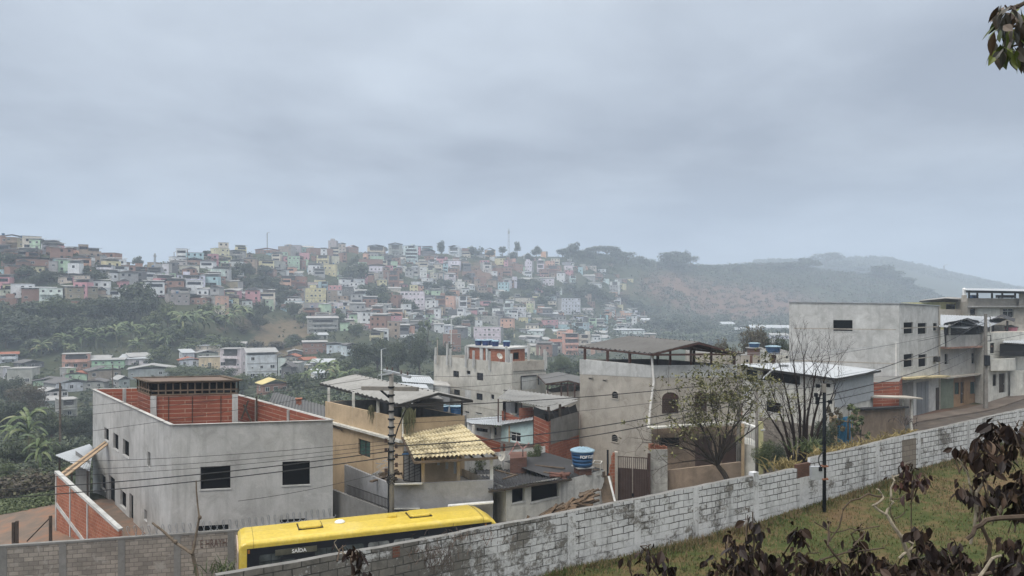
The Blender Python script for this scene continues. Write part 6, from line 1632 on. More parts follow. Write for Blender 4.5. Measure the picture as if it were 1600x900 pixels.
# ================================================================ the houses up the street on the right
def right_houses():
 # G: balcony house with tarpaulin under a white roof
 Lp, Rp = XY(1469, 72.5), XY(1537, 76); zb = -11
 root = thing('house', 'two-storey house with a dark tarpaulined terrace and ochre ground floor right of the tall house', 'house', (*Lp, zb))
 B1, B0 = (Rp[0]-3, Rp[1]+9), (Lp[0]-3, Lp[1]+9); z2 = (HY-541)/F*73.5; zc_ = (HY-588)/F*73.5; ztp = (HY-523)/F*73.5
 h = holes_px(Lp, Rp, [(1476, 553, 1481, 569), (1518, 552, 1523.5, 568), (1491, 545, 1507, 571)])
 mb = MB(); mb.wall(Lp, Rp, zc_, z2, z2, h[:2]); mb.wall(Rp, B1, zb, z2, z2); mb.wall(B1, B0, zb, z2, z2); mb.wall(B0, Lp, zb, z2, z2); part('wall', mb, M['concrete'], root)
 for q in h[:2]: filling(root, Lp, Rp, q, 'void')
 filling(root, Lp, Rp, h[2], 'patch', -.012, 'filled_window')
 mb = MB(); mb.wall((Lp[0]+.1, Lp[1]-.9), (Rp[0], Rp[1]-.9), z2, ztp, ztp); mb.wall((Rp[0], Rp[1]-.75), (Lp[0]+.1, Lp[1]-.75), z2, ztp, ztp); mb.quad((Lp[0]+.1, Lp[1]-.9, ztp), (Rp[0], Rp[1]-.9, ztp), (Rp[0], Rp[1]-.75, ztp), (Lp[0]+.1, Lp[1]-.75, ztp)); part('terrace_parapet', mb, M['concrete'], root)
 mb = MB(); mb.bar((Lp[0], Lp[1]-.5, z2-.08), (Rp[0], Rp[1]-.5, z2-.08), 1.1, .18); part('terrace_slab', mb, plain('rusty_slab_edge', (.30, .19, .15), .9, 0, .1, .3, 2), root)
 mb = MB(); mb.bar((Lp[0], Lp[1]-.4, zc_), (Rp[0], Rp[1]-.4, zc_+.15), .9, .14); part('canopy', mb, M['concrete_warm'], root)
 hg = holes_px(Lp, Rp, [(1489, 598, 1499, 616), (1500.5, 597, 1506, 630), (1516, 597, 1526, 615), (1474, 597, 1478.5, 607)])
 um = on_wall(Lp, Rp, 1490, 610)[0]; ln = math.hypot(Rp[0]-Lp[0], Rp[1]-Lp[1])
 pm = at_uz(Lp, Rp, um, 0)
 mb = MB(); mb.wall(Lp, pm[:2], zb, zc_, zc_); part('ground_floor_wall', mb, M['green_wall'], root, label='faded green part of the ground floor wall')
 sh = [(q[0]-um, q[1]-um, q[2], q[3]) for q in hg[:3]]
 sh[0] = (max(sh[0][0], .15), sh[0][1], sh[0][2], sh[0][3])
 mb = MB(); mb.wall(pm[:2], Rp, zb, zc_, zc_, sh); part('ground_floor_wall', mb, M['orange_wall'], root, label='ochre part of the ground floor wall')
 filling(root, pm[:2], Rp, sh[0], 'green'); filling(root, pm[:2], Rp, sh[1], 'wooddoor'); filling(root, pm[:2], Rp, sh[2], 'green')
 mb = MB(); zt_ = (HY-506)/F*74; n = 12
 for k in range(n):
  a, b = at_uz(Lp, Rp, ln*k/n, 0, -.5+.25*math.sin(k*1.3)), at_uz(Lp, Rp, ln*(k+1)/n, 0, -.5+.25*math.sin((k+1)*1.3))
  za, z3 = zt_+.45*math.sin(math.pi*k/n)*1.0, zt_+.45*math.sin(math.pi*(k+1)/n)
  mb.quad((a[0], a[1], z2), (b[0], b[1], z2), (b[0], b[1]+.3, z3), (a[0], a[1]+.3, za))
 part('tarpaulin', mb, M['tarp'], root)
 posts(root, [at_uz(Lp, Rp, .2, 0, -.8)[:2], at_uz(Lp, Rp, ln-.3, 0, -.8)[:2]], z2, zt_, .12, M['offwhite'])
 mb = MB(); mb.sheet(P(1467, 510.5, 70.8), P(1512, 513, 71.5), P(1560, 495, 84), P(1466, 491.5, 84), 22, .03); mb.sheet(P(1500, 503, 71.5), P(1545, 511, 74), P(1575, 498, 85), P(1530, 495, 84), 16, .03); part('roof', mb, M['white_roof'], root)
 mb = MB(); mb.sheet(P(1478, 513, 70.5), P(1508, 498, 71.2), P(1512, 496.5, 78), P(1480, 505, 78), 8, .02); mb.sheet(P(1508, 497.8, 71.2), P(1530, 509, 73.4), P(1533, 503, 79), P(1512, 496.5, 78), 8, .02); part('dark_gable', mb, M['tarp'], root)
 # small peaked awning further right
 rt = thing('terrace_shelter', 'small dark peaked shelter on posts above the pink tub, right of the street pole', 'shelter', (*XY(1566, 80), -4))
 gable(rt, P(1546, 500.5, 78), P(1548, 497, 88), P(1565, 495, 78.5), P(1567, 491, 88), P(1585, 503, 79), P(1587, 498, 88), M['dark_roof'], 8, .02)
 for px in (1552, 1574):
  x, y = XY(px, 78.8); mb = MB(); mb.box((x, y, -2.9), (.14, .14, 2.9), 0); part('post', mb, M['frame_dark'], rt)
 # H: pale house with a rounded balcony
 Lp, Rp = XY(1538, 74), XY(1612, 79); zt_ = (HY-519)/F*76
 root = thing('house', 'off-white house with a rounded balcony front and dark door at the far right', 'house', (*Lp, -10.5))
 B1, B0 = (Rp[0]-1, Rp[1]+9), (Lp[0]-1, Lp[1]+9)
 h = holes_px(Lp, Rp, [(1561, 584, 1571, 613), (1551, 585, 1557, 603), (1547, 536, 1554, 552), (1563, 541, 1600, 547)])
 mb = MB(); mb.wall(Lp, Rp, -10.8, zt_, zt_, h[:3]); mb.wall(Rp, B1, -10.8, zt_, zt_); mb.wall(B1, B0, -10.8, zt_, zt_); mb.wall(B0, Lp, -10.8, zt_, zt_); part('wall', mb, M['offwhite'], root)
 filling(root, Lp, Rp, h[0], 'wooddoor'); filling(root, Lp, Rp, h[1], 'glass'); filling(root, Lp, Rp, h[2], 'glass')
 mb = MB(); mb.face([(*p, zt_) for p in (Lp, Rp, B1, B0)]); part('roof_slab', mb, M['concrete_warm'], root)
 mb = MB(); q0, q1 = on_wall(Lp, Rp, 1543, 560)[0], on_wall(Lp, Rp, 1580, 560)[0]; za, z3 = (HY-578)/F*75, (HY-560)/F*75
 pts = []
 for k in range(9):
  t = k/8; pts.append(at_uz(Lp, Rp, q0+(q1-q0)*t, 0, -.3-.9*math.sin(math.pi*t))[:2])
 for k in range(8): mb.wall(pts[k], pts[k+1], za, z3, z3)
 mb.face([(*p, za) for p in pts][::-1]); mb.face([(*p, z3) for p in pts]); part('balcony', mb, M['offwhite'], root)
 q0, q1 = on_wall(Lp, Rp, 1575, 590)[0], on_wall(Lp, Rp, 1598, 590)[0]; pts = []
 for k in range(7):
  t = k/6; pts.append(at_uz(Lp, Rp, q0+(q1-q0)*t, 0, -.2-.8*math.sin(math.pi*t))[:2])
 mb = MB()
 for k in range(6): mb.wall(pts[k], pts[k+1], -10.8, (HY-580)/F*76, (HY-580)/F*76)
 mb.face([(*p, (HY-580)/F*76) for p in pts]); part('curved_front', mb, M['offwhite'], root)
 mb = MB(); mb.sheet(P(1566, 535, 74), P(1620, 538, 76), P(1626, 520, 83), P(1580, 522, 84), 16, .03); part('roof', mb, M['white_roof'], root)
 mb = MB(); p0, p1 = P(1562, 548, 74.6), P(1612, 549, 76.5); mb.quad(Vadd(p0, -.55), Vadd(p1, -.55), Vadd(p1, .7), Vadd(p0, .7)); part('shade_net', mb, M['tarp'], root)
 rt = thing('plastic_tub', 'faded pink plastic tub on the terrace wall below the dark peaked shelter', 'tub', P(1578, 522, 82))
 mb = MB(); c = P(1580, 521, 80); mb.lathe([(.45, 0), (.62, .65), (.66, .68), (.60, .68), (.45, .1)], c, 18); part('tub_body', mb, plain('faded_pink_plastic', (.42, .17, .22), .5), rt)
 mb = MB(); mb.lathe([(.7, .66), (.7, .72), (.1, .9)], c, 18); part('lid', mb, M['frame_dark'], rt)
 mb = MB(); A_, B_ = XY(1530, 81), XY(1625, 84); z1 = (HY-520)/F*82
 rt = thing('retaining_wall', 'pale terrace wall between the white roof and the terrace house', 'wall', (*A_, -9))
 mb.prism([A_, B_, (B_[0], B_[1]+.3), (A_[0], A_[1]+.3)], -10, (HY-508)/F*82); part('wall_body', mb, M['concrete_warm'], rt)
 # Y: yellow house with low pitched roof behind
 Lp, Np, Rp = XY(1440, 96), XY(1467, 92), XY(1513, 93.5); zb = -8; zt_ = (HY-472)/F*93
 root = thing('house', 'pale yellow house with a low dark-edged roof behind the tall grey house', 'house', (*Np, zb))
 h = holes_px(Np, Rp, [(1478, 475, 1493, 491), (1504, 475, 1512, 485)])
 B1, B0 = (Rp[0]+2, Rp[1]+9), (Lp[0]+2, Lp[1]+9)
 mb = MB(); mb.wall(Lp, Np, zb, zt_, zt_); mb.wall(Np, Rp, zb, zt_, zt_, h); mb.wall(Rp, B1, zb, zt_, zt_); mb.wall(B1, B0, zb, zt_, zt_); mb.wall(B0, Lp, zb, zt_, zt_); part('wall', mb, M['yellow_paint'], root)
 filling(root, Np, Rp, h[0], 'glass'); filling(root, Np, Rp, h[1], 'glass')
 mb = MB(); mb.bar(P(1468, 489, 90.5), P(1513, 489, 92), .12, .9); part('balcony_rail', mb, M['concrete_warm'], root)
 gable(root, P(1437, 470, 92), P(1441, 468.5, 104), P(1477, 466, 90.5), P(1480, 464, 104), P(1514, 468.5, 92.5), P(1516, 466, 104), M['fibre_roof_light'], 16, .02, beams=M['frame_dark'])
 # T: terrace house with a flat roof on posts
 Lp, Rp = XY(1512, 90), XY(1625, 92); zb = -8; zt_ = (HY-466)/F*90.5
 root = thing('house', 'tan house with an open roofed terrace on dark posts at the far right', 'house', (*Lp, zb))
 h = holes_px(Lp, Rp, [(1516, 482, 1524, 492), (1567, 482, 1584, 496)])
 B1, B0 = (Rp[0]+1, Rp[1]+10), (Lp[0]+1, Lp[1]+10)
 shell(root, [Lp, Rp, B1, B0], zt_, zb, M['concrete_warm'], {0: [(h[0], 'glass'), (h[1], 'white')]}, deck=zt_-1.0)
 mb = MB(); u0, za = on_wall(Lp, Rp, 1527, 481.5); u1, z3 = on_wall(Lp, Rp, 1562, 496); mb.quad(at_uz(Lp, Rp, u0, z3, -.01), at_uz(Lp, Rp, u1, z3, -.01), at_uz(Lp, Rp, u1, za, -.01), at_uz(Lp, Rp, u0, za, -.01)); part('painted_panel', mb, M['offwhite'], root)
 mb = MB(); mb.bar((Lp[0], Lp[1]-.3, (HY-479)/F*90), (Rp[0], Rp[1]-.3, (HY-479)/F*91), .7, .16); part('slab_edge', mb, M['concrete'], root)
 mb = MB(); mb.sheet(P(1507, 453, 88.5), P(1630, 455.5, 90), P(1634, 452, 101), P(1510, 450.2, 101), 40, .02); rf = part('terrace_roof', mb, M['white_roof'], root)
 mb = MB(); mb.bar(P(1510, 455.5, 89.2), P(1630, 457.5, 90.5), .12, .28); part('roof_beam', mb, M['frame_dark'], rf)
 for px in (1514, 1527, 1550, 1566, 1586):
  x, y = XY(px, 90.3); mb = MB(); mb.box((x, y, (zt_+1.93)/2), (.16, .16, 1.93-zt_), 0); part('post', mb, M['frame_dark'], root)
 mb = MB(); mb.prism([XY(1592, 91), XY(1625, 91.5), XY(1625, 97), XY(1592, 97)], zt_-1, (HY-457)/F*91); part('terrace_room', mb, M['concrete_warm'], root)
 rt = thing('blue_chest', 'blue plastic chest on the terrace of the tan house', 'chest', P(1522, 467, 90.8)); mb = MB(); c = P(1522, 464.5, 91); mb.box(c, (.75, .5, .42), 0); part('chest_body', mb, M['tank_blue'], rt); mb = MB(); mb.box(Vadd(c, .24), (.8, .55, .06), 0); part('lid', mb, M['tank_blue'], rt)
 rt = thing('terrace_bench', 'dark covered table on the terrace of the tan house', 'table', P(1573, 466, 91)); mb = MB(); c = P(1571, 463.2, 91.5); mb.box(c, (1.9, .8, .34), 0); part('table_top', mb, M['wood_dark'], rt)
 for dx in (-.8, .8):
  mb = MB(); mb.box((c[0]+dx, c[1], c[2]-.45), (.08, .08, .6), 0); part('leg', mb, M['wood_dark'], rt)
 rt = thing('water_filter', 'white upright cylinder at the left edge of the terrace roof', 'tank', P(1506.5, 463, 89)); mb = MB(); c = P(1506.5, 461, 89.0); mb.lathe([(.2, 0), (.2, .75), (.1, .85)], c, 12); part('cylinder', mb, M['white'], rt); mb = MB(); mb.box((c[0], c[1], c[2]-.4), (.4, .4, .8)); part('base', mb, M['concrete_warm'], rt)
right_houses()
# ================================================================ the town on the slopes
PAINT = {'w': (.70, .71, .72), 'g': (.38, .38, .38), 'c': (.62, .56, .47), 'b': (.31, .16, .12), 'y': (.66, .60, .38), 'n': (.46, .60, .44), 'p': (.58, .30, .33),
   's': (.66, .40, .30), 'u': (.42, .58, .62), 't': (.36, .28, .22), 'k': (.15, .15, .16)}
CNAME = {'w': 'white', 'g': 'grey', 'c': 'cream', 'b': 'red brick', 'y': 'yellow', 'n': 'pale green', 'p': 'pink', 's': 'salmon', 'u': 'pale blue', 't': 'tan', 'k': 'dark grey'}
ROOFN = {'f': 'a flat top', 'm': 'a grey sheet roof', 'd': 'a dark gabled roof', 'h': 'a white sheet roof', 't': 'a red tiled roof', 'Y': 'a yellow sheet roof'}
NUMW = {1: 'one', 2: 'two', 3: 'three', 4: 'four', 5: 'five'}
def house_mats():
 b = MatB('house_paint')
 oi = b.n.new('ShaderNodeObjectInfo'); v = b.mapped((1, 1, 1)); n = b.noise(v, .5, 5, .65, .3); s = b.noise(b.mapped((1.2, .12, 1)), 1.0, 4, .6)
 c = b.mix(1.0, oi.outputs['Color'], b.ramp(n, [(.3, (.68, .67, .65)), (.6, (1.05, 1.05, 1.05))]), 'MULTIPLY')
 c = b.mix(b.math('MULTIPLY', b.val(s, .5, .7), .4), c, (.16, .15, .14)); b.color(c); b.set(Roughness=.9)
 M['house_paint'] = b.m
 M['house_side'] = render_wall('raw_side_render', (.34, .335, .325), .6, 1.2, .5, .4)
 b = MatB('house_brick'); v = b.mapped((1, 1, 1)); t = b.n.new('ShaderNodeTexBrick')
 t.inputs['Color1'].default_value = (.30, .165, .128, 1); t.inputs['Color2'].default_value = (.24, .13, .10, 1); t.inputs['Mortar'].default_value = (.36, .25, .2, 1); t.inputs['Scale'].default_value = 1; t.inputs['Brick Width'].default_value = .6; t.inputs['Row Height'].default_value = .3; t.inputs['Mortar Size'].default_value = .03
 b.l.new(v, t.inputs['Vector']); n = b.noise(v, .6, 5, .65); b.color(b.mix(b.val(n, .45, .7), t.outputs['Color'], (.24, .14, .11))); b.set(Roughness=.9); M['house_brick'] = b.m
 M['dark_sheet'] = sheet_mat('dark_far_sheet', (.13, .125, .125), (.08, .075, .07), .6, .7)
 M['grey_sheet'] = sheet_mat('grey_far_sheet', (.34, .34, .335), (.2, .19, .18), .6, .6)
 M['yellow_sheet'] = sheet_mat('yellow_far_sheet', (.60, .50, .22), (.4, .32, .15), .5, .6)
house_mats()
def unit_windows():
 res = []
 for k, (w_, h_) in enumerate(((1.0, 1.05), (1.4, 1.1), (.6, .6), (1.0, 2.0))):
  mb = MB(); mb.mi = 0; mb.box((0, -.02, h_/2), (w_, .06, h_)); mb.mi = 1
  for x in (-w_/2, w_/2, 0): mb.box((x, -.05, h_/2), (.07, .05, h_))
  for z in (0, h_): mb.box((0, -.05, z), (w_+.12, .07, .08))
  res.append(mb.mesh('window', [M['window_glass'], M['frame_white'] if k != 3 else M['wood_dark']]))
 return res
UW = unit_windows()
TOWN = """
0,8,368,392,b2f 8,30,366,388,t2d 28,46,372,386,t2f 44,68,370,392,n2h 66,82,378,392,g2d 80,95,385,394,n1f 94,117,386,398,s1t 12,66,390,400,b1f 29,77,400,426,b2d 80,96,393,400,b1f 88,112,402,420,c2h
77,92,408,432,g2f 112,146,398,407,b1f 120,146,407,415,g1f 148,200,407,414,t1m 151,178,414,428,w2f 162,200,416,432,w2f 94,140,427,443,c2d 0,15,421,430,u1f 15,28,424,431,c1f 38,84,447,470,b2h
64,98,450,471,w2f 100,150,445,468,t2m 150,165,448,466,t1d 160,172,450,466,w1f 0,24,448,462,c1d 0,26,466,487,b2f 82,128,470,486,b1f 184,195,434,446,w1f
200,228,417,437,b2f 231,254,418,440,g2f 254,268,412,442,w2f 231,250,410,420,t1f 266,292,405,424,c2m 285,318,402,416,t1d 280,310,415,428,c1f 330,358,388,402,y2f 300,352,397,407,t1d 358,384,390,405,g2d
338,360,407,418,n1d 364,388,404,418,p1d 386,400,400,422,t2d 278,319,430,447,w2f 320,356,420,431,w1f 333,352,432,441,b1f 229,262,441,463,s2h 231,268,434,446,b1d 262,296,448,464,g2m 259,295,459,476,g2f
312,350,449,461,p1m 348,377,450,463,p1m 350,379,440,455,t1f 298,333,460,476,b1d 331,357,462,489,s3f 354,373,463,472,y1d 375,394,467,485,w2d 392,405,457,476,n2m 377,393,455,467,w1m
400,435,387,397,b1t 435,462,385,402,t2f 445,472,383,393,g1f 471,490,383,394,u1m 479,520,388,399,b1f 513,528,376,392,g2f 527,540,379,393,c2d 540,560,383,393,b1t 574,600,382,401,c2d 427,446,399,412,g2f
446,468,400,421,n3f 468,478,407,422,b2f 400,416,407,417,b1f 414,446,408,418,g1f 405,432,416,429,b1d 425,450,421,430,g1m 495,517,399,413,y2f 518,530,400,413,c1f 506,527,413,431,y2f 480,505,415,430,u2m
437,462,431,450,b2f 462,480,432,453,b2f 460,474,423,433,w1m 474,496,441,453,c1f 497,512,440,452,u2f 513,534,442,461,p2d 534,553,445,472,k3d 553,573,452,469,w2m 473,509,450,474,y3f 508,527,454,474,t3f
400,414,467,479,y2f 412,427,468,484,n2f 575,600,400,412,n1f 560,598,405,416,b1f 576,602,412,432,w2d 444,475,470,482,w1f 474,507,473,487,g1f 504,522,474,493,w2d 520,536,473,485,w1f 537,570,472,485,w1f
570,598,477,488,w1m 440,462,475,487,b1f 474,504,481,494,b2f 519,530,482,497,p2f 529,543,483,501,g2f 480,528,494,521,g3m 543,562,487,501,w2m 562,580,484,503,w2d 570,592,487,499,g2f 569,585,497,509,n2f
586,606,498,511,n1h 490,512,520,530,g1h 473,510,532,552,b2m 510,535,535,553,w2d 533,558,536,557,w2d 578,602,515,535,y2m 548,575,506,518,g1m 445,470,553,567,g1t 450,472,546,557,k1m 467,495,558,571,w1t
487,522,562,576,g1h 471,488,571,584,y1f 607,629,379,400,g2d 630,653,384,411,w5f 654,680,388,402,k1d 701,722,383,401,w2d 720,734,388,399,b1f 757,774,387,399,s1d 600,618,400,411,n2f 617,632,402,413,g1m
700,721,404,420,w2m 750,768,410,426,w3f 790,800,405,419,b2f 653,665,405,415,c1f 668,680,405,415,w2d 680,688,411,419,w1f 667,680,416,429,c2d 653,667,417,439,w3f 629,636,416,427,w2f 618,629,415,425,w1f
599,607,422,438,b2f 607,624,423,449,b3f 670,682,429,441,c2f 684,692,427,436,c1f 693,712,426,441,w2m 642,660,440,449,w1f 711,726,440,458,w2f 730,742,443,452,w1m 740,760,432,447,b1f 766,785,432,447,b2f
786,800,435,451,w2m 626,664,455,488,w4f 600,625,462,477,b2d 665,680,465,476,w2m 680,696,462,476,b2f 696,712,462,486,s3f 712,730,463,489,w3f 731,750,466,483,w3m 769,786,478,498,w2d 787,802,474,499,w3f
751,775,470,478,t1m 600,628,489,512,p3d 629,638,490,505,c2f 640,665,488,509,w2m 631,648,506,521,s2d 665,690,480,494,b1d 682,692,480,491,y1f 720,747,492,503,c1m 752,786,490,507,g2d 690,708,507,521,w2h
709,736,508,523,w3d 740,787,511,535,w3f 692,720,522,549,b3f 603,618,515,527,n2f 618,660,524,534,w1h 770,800,499,510,g1f 786,810,488,499,w1m 620,652,532,542,y1m
799,806,404,413,s1f 804,818,413,426,b2f 820,834,408,425,w3f 839,850,407,427,w3f 851,868,407,415,c1m 852,877,415,429,b2f 878,892,407,415,g1d 881,895,415,425,w1f 800,808,432,451,w2f 809,840,433,443,t1m
843,866,433,446,w2m 885,900,431,441,w2f 880,900,442,451,w1d 905,915,413,421,g1f 912,932,413,420,c1m 917,940,441,454,w2m 933,952,433,441,w1m 953,969,440,458,w2f 818,830,398,406,w1f 845,856,393,401,s1f
802,831,463,475,c2d 823,834,474,489,y2f 799,822,475,500,w3d 836,862,480,490,w1m 871,907,466,491,w5f 907,927,481,490,w1f 930,962,476,487,g1m 941,960,472,481,c1m 810,825,496,505,y1f 843,872,488,496,k1h
846,872,497,512,p2d 873,890,500,512,w2d 889,912,493,504,w2d 918,936,494,504,u1d 937,950,492,505,u2f 893,921,504,520,u2f 945,962,484,494,s1f 963,988,489,502,s2f 973,988,482,493,w1m 990,1000,488,500,w2f
813,852,514,523,w1h 811,848,524,534,g1m 957,1007,514,527,w2h 925,950,517,527,t1m 878,904,521,556,s4f 905,923,523,555,c4f 857,878,530,553,w2t 824,853,538,556,c2m 925,955,524,536,w1m 846,860,527,538,g1m
800,820,540,550,w1h 863,880,515,524,y1h 1001,1015,497,508,w1h 1125,1148,503,513,w1h 1148,1168,512,521,u1h 1172,1236,508,521,w1h 1202,1232,521,531,w1m 1197,1216,530,546,b1m 1080,1102,530,536,w1h 1010,1040,523,531,g1m
0,26,550,568,w2t 26,66,562,577,k1d 100,140,553,578,s2f 140,172,556,572,s1m 146,198,560,578,n2m 135,186,573,592,t1d 96,118,575,590,n1f 104,142,580,595,n1t 56,100,590,604,n1d 74,133,591,612,w1d
54,104,606,624,w1m 44,86,622,636,g1m 89,119,624,654,g2f 132,168,592,608,g1d 0,16,574,592,w1f 178,202,587,606,g1m 188,236,555,572,w1h 296,345,538,553,c2h 281,303,546,562,w1h 303,340,547,561,g1m
279,311,558,573,w1t 312,343,558,576,y1f 200,232,552,568,k1m 204,272,570,590,g1m 345,384,545,591,w3f 384,432,545,593,w3m 433,446,552,588,w2d 402,450,592,616,b1Y 356,386,534,546,g1m 440,462,566,592,k1d
446,475,567,588,g1f 486,512,578,593,w1h 14,58,576,602,g1f 540,562,440,448,w1m 585,604,447,456,g1f 604,626,448,456,c1m 560,585,430,441,b1f 640,655,428,437,g1m 770,790,452,462,w1m 752,770,449,458,b1f 820,840,452,461,w1d
700,715,420,430,b1f 722,745,424,434,b1f 770,786,418,430,b1f 860,880,448,457,w1m 905,930,428,437,g1m 672,700,446,455,g1m 808,826,438,447,b1f 846,870,460,470,w1d 700,722,493,505,g1m 660,690,496,507,w1m 930,950,508,517,w1m 955,975,503,513,w1d
"""
def ridge_or_hit(px, row):
 d = hit(px, row)
 if d is None:
  ds = np.geomspace(75, 1300, 900); g = far_z(px, ds)/ds
  d = float(ds[int(np.argmax(g))])
 return d
def town():
 rnd = random.Random(77)
 ents = []
 for tok in TOWN.split():
  a = tok.split(','); ents.append((float(a[0]), float(a[1]), float(a[2]), float(a[3]), a[4][0], int(a[4][1]), a[4][2]))
 def zone(px, row):
  if px < 150 and row < 436: return 'on the far left ridge'
  if px < 200 and row < 500: return 'above the wooded bank at left'
  if px < 280 and row > 545: return 'in the valley at left'
  if px < 560 and row > 525: return 'in the valley behind the bare house'
  if px < 410 and row < 450: return 'near the left end of the crest'
  if px < 410: return 'above the banana slope'
  if row < 408: return 'along the crest'
  if px < 600 and row < 456: return 'on the upper left slope'
  if px < 600: return 'on the middle left slope'
  if px < 800 and row < 462: return 'on the upper slope below the round tree'
  if px < 800: return 'on the lower middle slope'
  if row < 462: return 'on the upper right slope'
  if px < 1020: return 'on the valley floor at centre'
  return 'below the far hillside'
 lab = []
 for e in ents:
  px, row = (e[0]+e[1])/2, e[3]
  lab.append(((CNAME[e[4]], NUMW[e[5]], ROOFN[e[6]], zone(px, row)), px, row))
 def text(k, cut):
  c, n, r, z = k
  return f'{c} {n}-storey house with {r} {z}' if cut == 0 else f'{c} {n}-storey house {z}'
 groups = {}
 for i, (k, px, row) in enumerate(lab): groups.setdefault(k, []).append(i)
 ORD = ['leftmost', 'second from left', 'third from left', 'fourth from left', 'fifth from left', 'sixth from left', 'seventh from left', 'eighth from left', 'ninth from left', 'tenth from left']
 labels = [None]*len(ents)
 for k, idx in groups.items():
  if len(idx) == 1: labels[idx[0]] = text(k, 0)
  else:
   idx.sort(key=lambda i: lab[i][1])
   for j, i in enumerate(idx):
    c, n, r, z = k; o = ORD[j] if j < len(idx)-1 or j == 0 else ('rightmost' if len(idx) > 2 else 'right one of two')
    if len(idx) == 2: o = ('left one of two', 'right one of two')[j]
    labels[i] = f"{c} {n}-storey house with {r} {z}, {o}"
 for i, t in enumerate(labels):
  w_ = t.split()
  if len(w_) > 16: labels[i] = t.replace(' with a ', ', ').replace('-storey house', '-storey')
 objs = []
 for i, e in enumerate(ents):
  x0, x1, yt, yb, col, st, rf = e
  pxc = (x0+x1)/2; d = ridge_or_hit(pxc, yb)
  W = (x1-x0)/F*d; Ht = (yb-yt)/F*d
  X, _ = XY(pxc, d); zb = (HY-yb)/F*d
  j = rnd.uniform(-.5, .5); dp = min(max(5.0, .7*W), 9.0)
  while W-dp*abs(math.sin(j)) < .55*W: j *= .7
  w_ = (W-dp*abs(math.sin(j)))/math.cos(j)
  rz = -math.atan2(X, d)+j
  # centre of the front face so that the whole body spans the measured width
  body_h = Ht if rf == 'f' else Ht*(.80 if st > 1 else .68)
  sh = body_h/st
  shift = -math.copysign(dp*abs(math.sin(j))/2, -j)
  ox = X-(-dp/2*math.sin(j)); oy = d
  root = thing('hillside_house', labels[i], 'house', (ox+0*shift, oy, zb), rz, 'houses on the hillside')
  col3 = tuple(min(1, c*rnd.uniform(.92, 1.08)) for c in PAINT[col])
  mb = MB(); hx = w_/2
  fr = [(-hx, 0), (hx, 0), (hx, dp), (-hx, dp)]
  par = .9 if rf == 'f' and st > 1 and rnd.random() < .5 else 0.0
  side = 1 if (rnd.random() < .45 and col not in 'bk') else 0
  for a in range(4):
   mb.mi = side if a in (1, 3) else 0
   mb.wall(fr[a], fr[(a+1) % 4], -5.0, body_h, body_h)
  mb.mi = 1
  mb.face([(*p, body_h-(par or .02)) for p in fr])
  for s_ in range(1, st):
   if rnd.random() < .6: mb.box((0, -.04, s_*sh), (w_, .14, .16))
  main = M['house_brick'] if col == 'b' else M['house_paint']
  wl = link('wall', mb.mesh('wall', [main, M['house_side']]), root, False); wl.color = (*col3, 1)
  # roof
  rb = MB(); ov = .45; b0 = body_h; rm = {'f': None, 'm': 'grey_sheet', 'd': 'dark_sheet', 'h': 'white_roof', 't': 'tile_red', 'Y': 'yellow_sheet'}[rf]
  if rf == 'f':
   rb.box((0, dp/2, b0+.06), (w_+.3, dp+.3, .14))
   rm = None
   ro = link('roof', rb.mesh('roof', M['house_side']), root, False)
   if st > 1 and rnd.random() < .4:
    pb = MB(); pw = min(w_*.45, 3.2); pb.box((rnd.uniform(-.25, .25)*w_, dp*.6, b0+1.0), (pw, 2.6, 1.75)); o = link('stair_head', pb.mesh('stair_head', main), root, False); o.color = (*col3, 1)
  else:
   rise = Ht-body_h; gap = rise*.45 if st > 1 and rf in 'mdh' else .05
   e0 = b0+gap; tp = b0+rise
   if rf in 'dtY' or (rf == 'm' and rnd.random() < .5):
    if rnd.random() < .6 or rf == 'd':      # gable towards the street
     A = [(-hx-ov, -ov, e0), (0, -ov, tp), (hx+ov, -ov, e0)]; B = [(-hx-ov, dp+ov, e0), (0, dp+ov, tp), (hx+ov, dp+ov, e0)]
     rb.quad(A[0], A[1], B[1], B[0]); rb.quad(A[1], A[2], B[2], B[1]); t = .12
     for u, v in ((0, 1), (1, 2)): rb.quad(Vadd(A[u], -t), Vadd(A[v], -t), A[v], A[u]); rb.quad(Vadd(B[u], -t), Vadd(B[v], -t), Vadd(A[v], -t), Vadd(A[u], -t))
    else:                                    # ridge along the street
     A = [(-hx-ov, -ov, e0), (hx+ov, -ov, e0)]; Rg = [(-hx-ov, dp/2, tp), (hx+ov, dp/2, tp)]; B = [(-hx-ov, dp+ov, e0), (hx+ov, dp+ov, e0)]
     rb.quad(A[0], A[1], Rg[1], Rg[0]); rb.quad(Rg[0], Rg[1], B[1], B[0]); rb.quad(Vadd(A[0], -.12), Vadd(A[1], -.12), A[1], A[0])
     rb.face([A[0], Rg[0], B[0]][::-1]); rb.face([A[1], Rg[1], B[1]])
   else:                                        # single slope
    A = [(-hx-ov, -ov, e0), (hx+ov, -ov, e0), (hx+ov, dp+ov, tp), (-hx-ov, dp+ov, tp)]
    rb.hexa([Vadd(p, -.12) for p in A], A)
   link('roof', rb.mesh('roof', M[rm]), root, False)
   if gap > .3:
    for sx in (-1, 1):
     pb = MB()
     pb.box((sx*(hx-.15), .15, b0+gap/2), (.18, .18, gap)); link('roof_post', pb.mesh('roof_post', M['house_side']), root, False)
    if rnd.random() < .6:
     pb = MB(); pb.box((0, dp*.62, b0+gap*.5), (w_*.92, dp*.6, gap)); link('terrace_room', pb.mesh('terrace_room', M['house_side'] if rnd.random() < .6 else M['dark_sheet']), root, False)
  # windows, each its own; doors on the ground floor; a balcony here and there
  ppm = F/d*.64
  bal = st > 1 and rnd.random() < .5 and w_ > 3
